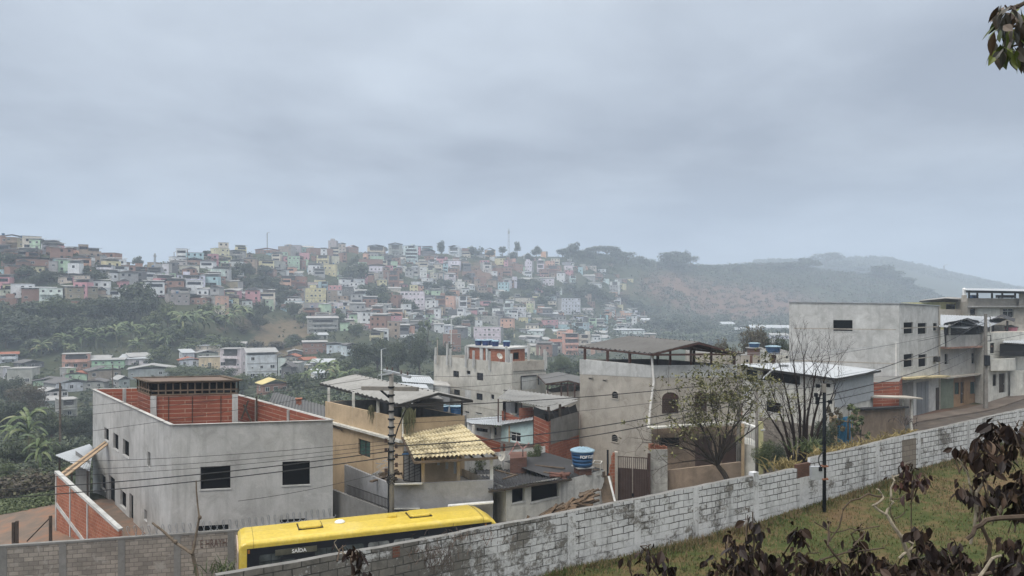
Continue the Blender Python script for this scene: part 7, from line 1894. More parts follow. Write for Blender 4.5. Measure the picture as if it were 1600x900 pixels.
  if ppm > 1.0:
   n = max(1, min(6, int(round(w_/2.7))))
   for s_ in range(st):
    z = s_*sh+min(1.0, sh*.38)
    for k in range(n):
     if rnd.random() < .18: continue
     kind = 0 if rnd.random() < .6 else (1 if rnd.random() < .5 else 2)
     if s_ == 0 and k == n//2 and rnd.random() < .4: kind = 3
     o = link('door' if kind == 3 else 'window', UW[kind], root, False)
     o.location = (-hx+w_*(k+.5)/n+rnd.uniform(-.2, .2), -.015, .05 if kind == 3 else z); sc_ = min(1.0, sh/2.9)*rnd.uniform(.9, 1.15); o.scale = (sc_, 1, sc_)
    if abs(j) > .12:
     sx = 1 if j < 0 else -1
     m_ = max(1, int(dp/3.2))
     for k in range(m_):
      if rnd.random() < .35: continue
      o = link('window', UW[0 if rnd.random() < .7 else 2], root, False)
      o.location = (sx*(hx+.015), dp*(k+.5)/m_, z); o.rotation_euler = (0, 0, R(90)*sx); sc_ = min(1.0, sh/2.9); o.scale = (sc_, 1, sc_)
  if bal:
   for s_ in range(1, st):
    pb = MB(); bw = w_*rnd.uniform(.5, 1.0); pb.box((0, -.55, s_*sh-.02), (bw, 1.1, .14)); pb.box((0, -1.05, s_*sh+.45), (bw, .1, .9)); o = link('balcony', pb.mesh('balcony', M['house_paint']), root, False); o.color = (*[min(1, c*1.12) for c in col3], 1)
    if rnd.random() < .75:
     vb = MB(); vb.box((0, -.05, s_*sh+.95+(sh-1.1)/2), (bw*.92, .10, max(.5, sh-1.15))); link('veranda_shade', vb.mesh('veranda_shade', M['dark_sheet']), root, False)  # dark strip on the flat wall: shade of a recess painted in
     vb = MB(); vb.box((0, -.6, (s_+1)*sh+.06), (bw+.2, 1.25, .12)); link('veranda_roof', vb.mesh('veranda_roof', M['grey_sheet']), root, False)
  if st > 1 and rf == 'f' and rnd.random() < .3 and ppm > 1.0:
   c = root.matrix_basis @ Vector((rnd.uniform(-.3, .3)*w_, dp*.4, b0+.13));
   objs.append((c, labels[i]))
  ents[i] = e+(d,)
 # roof tanks on some of them
 for c, t in objs[:14]:
  nm = t.split('-storey')[0]
  z = t.split(' a flat top ')[-1] if ' a flat top ' in t else t.split('-storey, a flat top ')[-1]
  water_tank(c, .62, 1.0, ' '.join(f'tank on {nm}-storey house {z}'.split()[:16]), group='water tanks on hillside roofs')
 return ents
ENTS = town()
def more_houses():
 # the hundreds of smaller houses packed in between: too many to single out
 rnd = random.Random(9); mb = MB()
 cols = ['w', 'w', 'w', 'g', 'g', 'c', 'b', 'b', 't', 'k', 'n', 'p', 'y', 'u', 's']; keys = sorted(set(cols))
 mats = []
 for k in keys:
  mats.append(M['house_brick'] if k == 'b' else render_wall('town_paint_'+CNAME[k].replace(' ', '_'), PAINT[k], .6, 1.1, .5, .5))
 nk = len(keys); mats += [M['window_glass'], M['grey_sheet'], M['dark_sheet'], M['house_side'], M['white_roof']]
 src = [e for e in ENTS if e[3] < 530 or (e[0] > 780 and e[3] < 560)]
 n = 0; tries = 0; placed = []
 while n < 520 and tries < 12000:
  tries += 1
  e = rnd.choice(src); px = (e[0]+e[1])/2+rnd.gauss(0, 20); row = e[3]+rnd.gauss(1.5, 7)
  if px < -5 or px > 1015 or row < 398 and px > 150: continue
  if 60 < px < 330 and 474 < row < 560 or 380 < px < 480 and 490 < row < 560: continue
  if any(abs(px-q)+abs(row-r)*1.4 < 7.5 for q, r in placed): continue
  d = hit(px, row)
  if d is None or d < 270: continue
  placed.append((px, row)); n += 1
  x, _ = XY(px, d+3.5); z = (HY-row)/F*d; y = d+3.5
  w_ = rnd.uniform(3.5, 9); dp = rnd.uniform(4, 7); st = rnd.choice((1, 1, 2, 2, 3)); h = st*2.8+rnd.uniform(-.3, .5); rz = -math.atan2(x, y)+rnd.uniform(-.5, .5)
  ca, sa = math.cos(rz), math.sin(rz)
  def T(a, b, c): return (x+a*ca-b*sa, y+a*sa+b*ca, z+c)
  def bx(a0, a1, b0, b1, c0, c1):
   q = ((a0, b0), (a1, b0), (a1, b1), (a0, b1)); mb.hexa([T(u, v, c0) for u, v in q], [T(u, v, c1) for u, v in q])
  mb.mi = keys.index(rnd.choice(cols)); hx = w_/2; bx(-hx, hx, 0, dp, -4, h)
  rt = rnd.random()
  if rt < .45:
   mb.mi = nk+(1 if rnd.random() < .6 else 2); g = rnd.uniform(.1, 1.6)
   f = [(-hx-.4, -.4, h+g), (hx+.4, -.4, h+g), (hx+.4, dp+.4, h+g+.5), (-hx-.4, dp+.4, h+g+.5)]; mb.hexa([T(a, b, c-.12) for a, b, c in f], [T(*q) for q in f])
   if g > .6: mb.mi = nk+3; bx(-hx+.1, hx-.1, dp*.4, dp, h, h+g)
  elif rt < .7:
   mb.mi = nk+2; A = [T(-hx-.4, -.4, h), T(0, -.4, h+1.1), T(hx+.4, -.4, h)]; B = [T(-hx-.4, dp+.4, h), T(0, dp+.4, h+1.1), T(hx+.4, dp+.4, h)]
   mb.quad(A[0], A[1], B[1], B[0]); mb.quad(A[1], A[2], B[2], B[1]); mb.face(A)
  else:
   mb.mi = nk+3; bx(-hx-.15, hx+.15, -.15, dp+.15, h, h+.15)
  mb.mi = nk
  for s_ in range(st):
   m_ = max(1, int(w_/2.6))
   if rnd.random() < .25: bx(-hx*.8, hx*.8, -.05, 0, s_*2.8+1.0, s_*2.8+2.3); continue
   for k in range(m_):
    if rnd.random() < .2: continue
    u = -hx+w_*(k+.5)/m_; bx(u-.5, u+.5, -.05, 0, s_*2.8+1.0, s_*2.8+2.1)
 setting('distant_houses', mb.mesh('distant_houses', mats), 'stuff')
more_houses()
# ================================================================ trees
def quads_cloud(cent, nrm, size, rng, aspect=1.5):
 """leaf-sized quads at cent, facing roughly nrm"""
 n = len(cent)
 nrm = nrm+rng.normal(0, .55, (n, 3)); nrm /= np.linalg.norm(nrm, axis=1)[:, None]+1e-9
 t = np.cross(nrm, rng.normal(0, 1, (n, 3))); t /= np.linalg.norm(t, axis=1)[:, None]+1e-9
 b = np.cross(nrm, t)
 s = size*rng.uniform(.6, 1.35, n); s = s[:, None]
 p = np.stack([cent-t*s*aspect*.5, cent+b*s*.42, cent+t*s*aspect*.5, cent-b*s*.42], 1)
 return p.reshape(-1, 3), np.arange(n*4).reshape(-1, 4)
def blob_points(blobs, n, rng, inner=.35):
 """points over lumpy spheres (x,y,z,r,squash)"""
 w_ = np.array([b[3]**2 for b in blobs]); idx = rng.choice(len(blobs), n, p=w_/w_.sum())
 B = np.array(blobs)[idx]
 d = rng.normal(0, 1, (n, 3)); d /= np.linalg.norm(d, axis=1)[:, None]
 lump = 1+.16*np.sin(d[:, 0]*7+B[:, 0]*31)*np.sin(d[:, 1]*6+B[:, 1]*17)+.14*np.sin(d[:, 2]*9+B[:, 2]*23)
 rr = B[:, 3]*np.where(rng.random(n) < inner, rng.uniform(.55, .95, n), rng.normal(1, .07, n))*lump
 p = B[:, :3]+d*rr[:, None]*np.stack([np.ones(n), np.ones(n), B[:, 4]], -1)
 return p, d
LEAF['dark'] = leaf_mat('dark_foliage', [(.05, (.016, .025, .014)), (.4, (.030, .045, .022)), (.75, (.050, .068, .030)), (.97, (.09, .105, .05))])
LEAF['mid'] = leaf_mat('mid_foliage', [(.05, (.032, .048, .02)), (.4, (.058, .082, .03)), (.75, (.09, .115, .04)), (.97, (.14, .155, .065))])
LEAF['brown'] = leaf_mat('reddish_foliage', [(.05, (.04, .033, .022)), (.4, (.075, .055, .035)), (.7, (.075, .075, .034)), (.97, (.13, .10, .06))])
LEAF['banana'] = leaf_mat('banana_foliage', [(.1, (.045, .075, .026)), (.5, (.085, .125, .042)), (.85, (.15, .18, .07)), (.98, (.24, .21, .11))], .45)
LEAF['lime'] = leaf_mat('lime_foliage', [(.1, (.07, .10, .02)), (.5, (.13, .165, .035)), (.9, (.22, .22, .06))])
M['bark'] = plain('grey_bark', (.12, .10, .08), .95, 0, .1, .35, 4)
TREEM = {}
def make_tree(kind, seed, n, size, leaf):
 """unit tree: height 1, crown about 1 wide; returns trunk and crown meshes"""
 rng = np.random.default_rng(seed); rnd = random.Random(seed)
 bl = []
 if kind == 'broad':
  for k in range(13): a = rnd.uniform(0, 6.28); r = rnd.uniform(.05, .30); bl.append((r*math.cos(a), r*math.sin(a), rnd.uniform(.36, .80), rnd.uniform(.13, .22), .85))
 elif kind == 'tall':
  for k in range(14): a = rnd.uniform(0, 6.28); z = rnd.uniform(.22, .90); r = rnd.uniform(0, .30)*(1-abs(z-.5)); bl.append((r*math.cos(a), r*math.sin(a), z, rnd.uniform(.11, .19), .8))
 elif kind == 'umbrella':
  for k in range(16): a = rnd.uniform(0, 6.28); r = rnd.uniform(.08, .42); bl.append((r*math.cos(a), r*math.sin(a), .80-.6*r*r+rnd.uniform(-.08, .06), rnd.uniform(.11, .18), .75))
 elif kind == 'bush':
  for k in range(10): a = rnd.uniform(0, 6.28); r = rnd.uniform(.0, .34); bl.append((r*math.cos(a), r*math.sin(a), rnd.uniform(.15, .72), rnd.uniform(.16, .26), .9))
 elif kind == 'sparse':
  for k in range(15): a = rnd.uniform(0, 6.28); r = rnd.uniform(.1, .40); bl.append((r*math.cos(a), r*math.sin(a), rnd.uniform(.35, .92), rnd.uniform(.05, .10), .8))
 elif kind == 'oval':
  for k in range(12): a = rnd.uniform(0, 6.28); z = rnd.uniform(.22, .82); r = .28*math.sqrt(max(0, 1-((z-.52)/.42)**2))*rnd.uniform(.4, 1); bl.append((r*math.cos(a), r*math.sin(a), z, rnd.uniform(.15, .2), 1))
 p, d = blob_points(bl, n, rng)
 d = d+np.array([0, 0, .35])
 co, f = quads_cloud(p, d, size, rng)
 me = tri_mesh('crown', co, f); me.materials.append(LEAF[leaf])
 mb = MB(); top = .35 if kind in ('broad', 'bush', 'oval') else .5
 mb.tube([(0, 0, -.12), (.01, 0, top*.5), (0, .01, top)], [.035, .028, .022], 7)
 for b in bl[:8]: mb.tube([(0, 0, top*.8), (b[0]*.5, b[1]*.5, (top*.8+b[2])/2+.02), (b[0], b[1], b[2])], [.018, .012, .004], 5)
 return mb.mesh('trunk', M['bark'], True), me
def make_banana(seed, nl=17):
 rnd = random.Random(seed); mb = MB()
 for k in range(nl):
  a = 6.28*k/nl*2.4+rnd.uniform(-.3, .3); L_ = rnd.uniform(.5, .72); up = rnd.uniform(.5, 1.25); w_ = rnd.uniform(.032, .055); n = 9
  base = Vector((0, 0, .42+.02*k)); pr = []
  el = up; p = base
  for i in range(n+1):
   t = i/n; pr.append(p.copy()); p = p+Vector((math.cos(a)*math.cos(el), math.sin(a)*math.cos(el), math.sin(el)))*(L_/n); el -= rnd.uniform(.16, .30)
  s = Vector((-math.sin(a), math.cos(a), 0)); ids = []
  for i, q in enumerate(pr):
   t = i/n; ww = w_*math.sin(math.pi*min(1, .12+t*.88))**.6 if i > 1 else .012
   if i == n: ww = .005
   ids.append((mb.vert(q+s*ww+Vector((0, 0, -ww*.5))), mb.vert(q+Vector((0, 0, .01))), mb.vert(q-s*ww+Vector((0, 0, -ww*.5)))))
  for i in range(n):
   if rnd.random() < .12 and 3 < i < n-1: continue
   for c in (0, 1): mb.f.append((ids[i][c], ids[i][c+1], ids[i+1][c+1], ids[i+1][c])); mb.m.append(0)
 cr = mb.mesh('crown', LEAF['banana'])
 tb = MB(); tb.tube([(0, 0, -.1), (.01, 0, .25), (0, 0, .5)], [.04, .034, .02], 7)
 return tb.mesh('trunk', plain('banana_stem', (.12, .12, .06), .8) if 'banana_stem' not in _mats else _mats['banana_stem'], True), cr
def prep_trees():
 for kind, n, size in (('broad', 1500, .060), ('tall', 1400, .055), ('umbrella', 1300, .05), ('bush', 1200, .075), ('sparse', 900, .045), ('oval', 1500, .055)):
  for lf in ('dark', 'mid', 'brown'):
   if lf == 'brown' and kind not in ('broad', 'bush', 'sparse'): continue
   TREEM[kind, lf] = [make_tree(kind, 11*s+len(kind)*7+len(lf), n, size, lf) for s in range(2)]
 for kind in ('broad', 'tall', 'bush'):
  for lf in ('dark', 'mid', 'brown'):
   TREEM[kind+'+', lf] = [make_tree(kind, 91+s*5+len(lf), 7000, .026, lf) for s in range(2)]
 TREEM['banana', 'mid'] = [make_banana(s) for s in range(4)]
prep_trees()
_tr = random.Random(5)
_treelab = {}
def put_tree(kind, lf, x, y, z, w_, h_, label, cat='tree', group=None, name=None):
 t, c = _tr.choice(TREEM[kind, lf])
 root = thing(name or ('banana_plant' if kind == 'banana' else 'bush' if kind.startswith('bush') else 'tree'), label, cat, (x, y, z), 0, group)
 root.rotation_euler = (0, 0, _tr.uniform(0, 6.28)); root.scale = (w_, w_, h_)
 a = bpy.data.objects.new('trunk', t); COL.objects.link(a); a.parent = root
 a = bpy.data.objects.new('crown', c); COL.objects.link(a); a.parent = root
 return root
# (px, row of the foot, height px, width px, kind, leaf)
TREES = """
690,404,28,21,oval,dark 742,404,16,18,broad,dark 752,402,18,14,sparse,dark 765,402,10,16,broad,dark 785,402,14,14,tall,dark 808,402,20,13,tall,dark 800,410,14,16,broad,dark 838,404,17,16,broad,dark 826,410,12,14,broad,dark 879,402,11,17,broad,dark
893,402,18,21,broad,dark 905,406,12,16,broad,dark 918,404,12,24,broad,dark 932,404,14,26,umbrella,dark 948,406,17,28,umbrella,dark 966,408,15,28,broad,dark 980,412,14,22,umbrella,dark 955,418,14,22,broad,dark 930,420,12,22,broad,dark 1000,414,10,20,broad,dark
1048,421,27,40,sparse,dark 1045,420,25,34,broad,dark 1062,420,24,30,broad,dark 1080,421,22,26,umbrella,dark 1060,420,12,26,broad,dark 1030,418,8,16,broad,dark 1010,417,8,16,broad,dark 1108,421,7,9,broad,dark 1121,422,7,9,broad,dark 1150,424,9,18,broad,dark 1175,424,9,22,umbrella,dark 1190,425,8,12,broad,dark
1213,424,9,26,broad,dark 1235,423,10,28,broad,dark 1262,422,13,30,broad,dark 1290,420,16,34,umbrella,dark 1310,422,10,26,broad,dark 1342,428,10,30,broad,dark 1375,434,14,26,broad,dark 1395,440,12,24,broad,dark 1415,450,12,26,broad,dark 1440,462,10,28,broad,dark
590,408,12,14,broad,dark 601,396,9,10,broad,dark 552,420,18,16,broad,dark 562,447,34,34,broad,dark 545,440,20,22,broad,mid 588,470,22,30,broad,dark 600,478,18,24,broad,mid 641,492,22,28,broad,dark 570,462,16,20,broad,dark 625,437,10,14,broad,dark
410,452,22,24,broad,dark 428,455,20,26,broad,dark 445,462,16,24,broad,dark 455,470,16,24,broad,dark 436,480,20,18,broad,dark 410,500,26,24,broad,dark 460,500,26,24,broad,dark 474,512,20,20,broad,mid 490,532,14,26,bush,mid 530,515,26,20,tall,mid 556,528,20,24,broad,mid
362,440,22,26,broad,dark 375,432,20,24,broad,dark 390,436,22,20,broad,dark 388,452,18,22,broad,dark 330,412,12,18,broad,dark 322,400,8,12,broad,dark 400,462,18,20,broad,dark 416,430,14,22,broad,dark 660,412,8,12,broad,dark 215,412,10,16,broad,dark
680,460,16,18,broad,dark 694,456,18,18,broad,dark 668,452,12,16,broad,dark 706,470,14,16,broad,dark 760,478,20,24,broad,dark 740,470,14,20,broad,dark 775,490,16,20,broad,dark 790,470,14,18,broad,dark 815,452,16,20,broad,dark 835,458,20,26,broad,dark 858,470,22,28,broad,dark 825,470,16,20,broad,mid
800,442,10,14,broad,dark 850,480,16,22,broad,dark 905,470,20,28,broad,dark 930,468,20,30,broad,dark 950,474,16,28,broad,dark 890,458,14,20,broad,dark 972,470,12,26,bush,brown 990,480,14,26,bush,dark 995,497,14,16,broad,dark 1010,488,12,24,broad,dark 920,455,10,18,broad,dark
720,512,16,22,broad,mid 735,505,12,16,broad,mid 700,515,14,18,broad,mid 760,520,12,18,broad,mid 795,535,20,20,broad,mid 660,540,20,20,broad,mid 830,512,12,20,bush,mid 860,505,10,16,bush,mid 700,450,10,16,broad,dark 730,440,10,14,broad,brown
1025,515,18,30,broad,dark 1050,520,20,34,broad,dark 1080,524,20,34,broad,dark 1105,520,16,28,broad,dark 1040,530,14,36,bush,mid 1075,534,14,40,bush,mid 1110,536,12,30,bush,mid 1000,520,12,20,broad,dark 1130,528,12,26,bush,dark 1060,505,14,26,broad,dark 1095,506,14,26,broad,dark 1130,504,12,22,broad,dark
20,412,14,22,broad,dark 40,436,20,30,broad,dark 12,418,22,22,broad,dark 60,446,18,26,broad,dark 76,440,16,24,broad,dark 130,430,14,20,broad,dark 142,444,18,22,broad,dark 155,444,16,20,broad,dark 30,462,14,18,broad,dark 18,440,10,16,broad,dark 92,440,10,20,broad,dark
210,500,52,42,broad,dark 232,505,44,34,broad,dark 196,512,40,30,broad,dark 175,505,36,34,broad,dark 148,500,30,34,broad,dark 118,505,28,34,broad,dark 95,500,30,30,broad,mid 70,505,30,34,broad,mid 45,508,32,38,broad,dark 15,512,30,38,broad,dark 0,500,26,30,broad,dark 30,530,34,40,broad,dark 65,535,36,42,broad,dark
100,535,34,40,broad,dark 135,530,30,36,broad,dark 165,530,30,34,broad,dark 10,545,30,40,broad,dark 240,525,30,30,broad,mid 262,515,34,26,broad,mid 280,520,26,24,broad,mid 270,540,24,30,broad,mid 300,530,20,28,bush,mid 330,545,20,36,bush,mid 355,545,22,34,bush,mid 300,548,18,34,bush,mid 250,545,22,32,broad,mid
320,500,22,24,broad,mid 345,505,16,30,bush,mid 395,508,24,26,broad,dark 405,515,20,24,broad,dark 380,520,12,30,bush,brown 430,545,14,36,bush,brown 455,548,20,28,broad,mid 400,545,14,34,bush,brown 372,550,18,30,bush,mid 50,552,20,30,broad,dark 85,552,22,34,broad,dark 35,560,18,26,bush,mid
252,568,30,40,broad,mid 235,570,18,26,bush,mid 305,606,36,90,broad+,mid 340,612,38,70,broad+,dark 378,618,34,50,broad+,mid 275,600,26,40,broad+,mid 425,606,26,34,bush,mid 458,612,30,30,broad,mid 405,600,18,34,bush,mid 460,540,16,26,broad,dark
562,592,64,48,broad+,dark 590,588,60,56,broad+,dark 622,592,62,58,broad+,dark 655,590,66,50,broad+,dark 668,560,62,42,sparse,mid 690,585,50,44,broad+,dark 600,560,34,40,broad,dark 640,556,36,40,broad,dark 540,590,30,40,broad,mid 575,606,36,44,bush+,mid 545,610,30,40,bush+,mid 520,604,24,40,bush,mid 610,610,30,50,bush+,dark 650,612,30,50,bush+,dark
15,640,52,56,broad+,dark 45,660,60,60,broad+,brown 10,690,70,60,broad+,dark 80,700,60,56,broad+,dark 115,695,50,50,broad+,dark 140,690,56,44,broad+,dark 60,720,44,50,broad+,mid 20,735,50,60,broad+,dark 95,735,44,50,broad+,dark 130,728,40,46,broad+,dark 5,765,46,50,bush+,mid 40,770,40,60,bush+,brown 75,770,40,50,bush+,mid 110,765,40,46,bush+,mid 60,600,18,24,bush,mid
1178,552,44,58,broad+,brown 1200,548,34,36,broad+,dark 1222,552,32,30,broad+,dark 1128,552,24,30,broad+,brown 1148,556,20,22,bush+,brown 880,590,36,34,broad+,mid 868,585,24,24,broad,mid 905,588,26,26,broad,mid 1092,566,14,22,broad,dark
"""
BANANAS = [(182, 545, 42, 34), (205, 540, 40, 34), (230, 540, 36, 30), (285, 530, 46, 40), (302, 528, 48, 42), (318, 524, 40, 36), (365, 512, 36, 34), (380, 512, 40, 36), (352, 518, 30, 28), (128, 545, 36, 30), (150, 548, 38, 32), (100, 552, 34, 28), (110, 492, 22, 22), (72, 490, 22, 22), (58, 488, 18, 20), (498, 600, 40, 34), (512, 606, 46, 36), (525, 612, 44, 34), (546, 614, 40, 34), (478, 606, 30, 26), (258, 550, 30, 26), (65, 560, 30, 30), (45, 725, 92, 62), (62, 745, 70, 48), (28, 720, 60, 50), (110, 560, 26, 24), (215, 556, 30, 28), (340, 500, 26, 24)]
def plant_trees():
 ORD = ['leftmost', 'second from left', 'third from left', 'fourth from left', 'fifth from left', 'sixth from left', 'seventh from left', 'eighth from left', 'ninth from left', 'tenth from left']
 def zone(px, row):
  if row < 425 and 720 < px < 1000: return 'along the crest at centre'
  if row < 470 and px >= 1000: return 'on the skyline of the far hill'
  if px < 170 and row < 480: return 'between the houses of the left ridge'
  if px < 250 and row < 562: return 'on the wooded bank at left'
  if px < 470 and row < 562 and row > 495: return 'on the slope beside the banana plants'
  if px < 160: return 'in the thicket left of the bare house'
  if px < 480 and row > 562: return 'behind the bare grey house'
  if row > 545 and px < 720: return 'in the dark grove left of the unfinished block'
  if px > 850 and row > 545: return 'near the tall cement house'
  if px >= 980: return 'at the foot of the far hill'
  if px < 480: return 'among the houses of the left slope'
  if px < 720: return 'among the houses of the middle slope'
  return 'among the houses of the right slope'
 KN = {'broad': 'rounded', 'tall': 'tall', 'umbrella': 'flat-topped', 'bush': 'low', 'sparse': 'thin-leaved', 'oval': 'dense oval'}
 LN = {'dark': 'dark green', 'mid': 'mid green', 'brown': 'brownish'}
 ents = []
 for tok in TREES.split():
  a = tok.split(','); ents.append((float(a[0]), float(a[1]), float(a[2]), float(a[3]), a[4], a[5]))
 ents += [(float(px), float(r), float(h), float(w_), 'banana', 'mid') for px, r, h, w_ in BANANAS]
 grp = {}
 for i, e in enumerate(ents):
  k = (e[4].rstrip('+'), e[5], zone(e[0], e[1])); grp.setdefault(k, []).append(i)
 lab = {}
 for k, idx in grp.items():
  idx.sort(key=lambda i: ents[i][0])
  for j, i in enumerate(idx):
   nm = 'banana plant' if k[0] == 'banana' else f"{KN[k[0]]} {LN[k[1]]} {'bush' if k[0] == 'bush' else 'tree'}"
   z = k[2].replace('beside the banana plants', 'above the valley') if k[0] == 'banana' else k[2]
   if k[0] == 'banana': nm = 'broad-leaved '+nm
   t = f'{nm} {z}'
   if len(idx) > 1: t += ', '+(ORD[j] if j < len(ORD) else f'{["eleventh", "twelfth", "thirteenth", "fourteenth", "fifteenth", "sixteenth", "seventeenth", "eighteenth", "nineteenth", "twentieth"][min(j-10, 9)]} from left')
   lab[i] = t
 for i, (px, row, h_, w_, kind, lf) in enumerate(ents):
  d = ridge_or_hit(px, row); x, _ = XY(px, d); z = (HY-row)/F*d
  if px > 1090 and row > 545: d = 112.0; x, _ = XY(px, d); zt_ = (HY-row+h_)/F*d; row = HY-float(ground(x, d))/d*F; h_ = HY-row-zt_/d*F if False else zt_/d*F-(HY-row); z = (HY-row)/F*d
  g = float(ground(x, d))
  z = min(z, g+.5)
  big = 1.3 if (px < 340 and 476 < row < 556 and kind != 'banana') else 1.22 if row < 545 and kind in ('broad', 'tall') else 1.0
  if 875 < px < 1012 and row < 425: big = 1.35
  if px > 1195 and row < 470: big = 1.6
  w_ *= big; h_ *= big
  put_tree(kind, lf, x, d, z, w_/F*d*1.08, ((HY-row+h_)/F*d-z)*1.04, lab[i], 'banana plant' if kind == 'banana' else 'bush' if kind.startswith('bush') else 'tree', 'banana plants on the slopes' if kind == 'banana' else 'trees and bushes on the slopes')
plant_trees()
def hillside_cover():
 """far woods and scrub that read as one mass"""
 rng = np.random.default_rng(8)
 def mass(name, px, d, rad, per, size, leaf, hfac=.6):
  n = len(px); x = (px-800)/F*d; y = d; z = ground(x, y)
  r = rad(n)
  C = np.repeat(np.stack([x, y, z+r*hfac*.6], -1), per, 0); Rr = np.repeat(r, per)
  dd = rng.normal(0, 1, (n*per, 3)); dd /= np.linalg.norm(dd, axis=1)[:, None]; dd[:, 2] = np.abs(dd[:, 2])*.9-.15
  p = C+dd*(Rr*rng.uniform(.7, 1.1, n*per))[:, None]*np.array([1, 1, hfac*1.3])
  co, f = quads_cloud(p, dd, 1.0, rng) if False else quads_cloud(p, dd+np.array([0, 0, .4]), np.repeat(size(n), per), rng)
  me = tri_mesh(name, co, f); me.materials.append(LEAF[leaf]); setting(name, me, 'stuff')
 # the wooded side of the far hill
 n = 9000; px = rng.uniform(885, 1640, n); d = rng.uniform(520, 1130, n)
 row = HY-far_z(px, d)/d*F
 red = np.exp(-((px-1160)/95)**2-((row-478)/32)**2)+.8*np.exp(-((px-1050)/60)**2-((row-442)/22)**2)+.9*np.exp(-((px-1290)/90)**2-((row-468)/26)**2)
 keep = (rng.random(n) > red*1.1) & ((px > 1000) | (row < 425) | (rng.random(n) < .35))
 mass('far_woodland', px[keep], d[keep], lambda n: rng.uniform(2.5, 7.0, n), 18, lambda n: rng.uniform(1.1, 1.9, n), 'dark')
 n = 3600; px = rng.uniform(1000, 1640, n); d = rng.uniform(600, 1100, n)
 mass('far_scrub', px, d, lambda n: rng.uniform(2.0, 5.5, n), 14, lambda n: rng.uniform(1.0, 1.9, n), 'brown')
 n = 2400; px = rng.uniform(1180, 1700, n); d = rng.uniform(1560, 1760, n)
 mass('distant_woodland', px, d, lambda n: rng.uniform(4, 9, n), 14, lambda n: rng.uniform(2.2, 3.6, n), 'dark')
 # scrub between the houses and on the banks
 n = 9000; px = rng.uniform(-60, 1000, n); d = np.exp(rng.uniform(np.log(90), np.log(820), n))
 row = HY-far_z(px, d)/d*F
 bare = np.exp(-((px-440)/60)**2-((row-528)/25)**2)
 keep = rng.random(n) > bare*.8
 mass('hillside_scrub', px[keep], d[keep], lambda n: rng.uniform(.5, 1.7, n), 12, lambda n: rng.uniform(.35, .8, n), 'dark', .8)
 n = 1500; px = rng.uniform(-100, 160, n); d = np.exp(rng.uniform(np.log(62), np.log(140), n))
 mass('thicket_undergrowth', px, d, lambda n: rng.uniform(.5, 1.3, n), 26, lambda n: rng.uniform(.16, .36, n), 'dark', .9)
 n = 700; px = rng.uniform(-60, 90, n); d = rng.uniform(60, 66, n)
 mass('dry_hedge', px, d, lambda n: rng.uniform(.6, 1.2, n), 26, lambda n: rng.uniform(.12, .3, n), 'brown', 1.0)
 n = 2600; px = rng.uniform(-80, 90, n); d = rng.uniform(52, 62, n)
 mass('verge_grass', px, d, lambda n: rng.uniform(.12, .3, n), 14, lambda n: rng.uniform(.06, .16, n), 'mid', .7)
 n = 1600; px = rng.uniform(380, 900, n); d = np.exp(rng.uniform(np.log(72), np.log(200), n))
 mass('valley_undergrowth', px, d, lambda n: rng.uniform(.6, 1.5, n), 18, lambda n: rng.uniform(.22, .5, n), 'mid', .9)
hillside_cover()
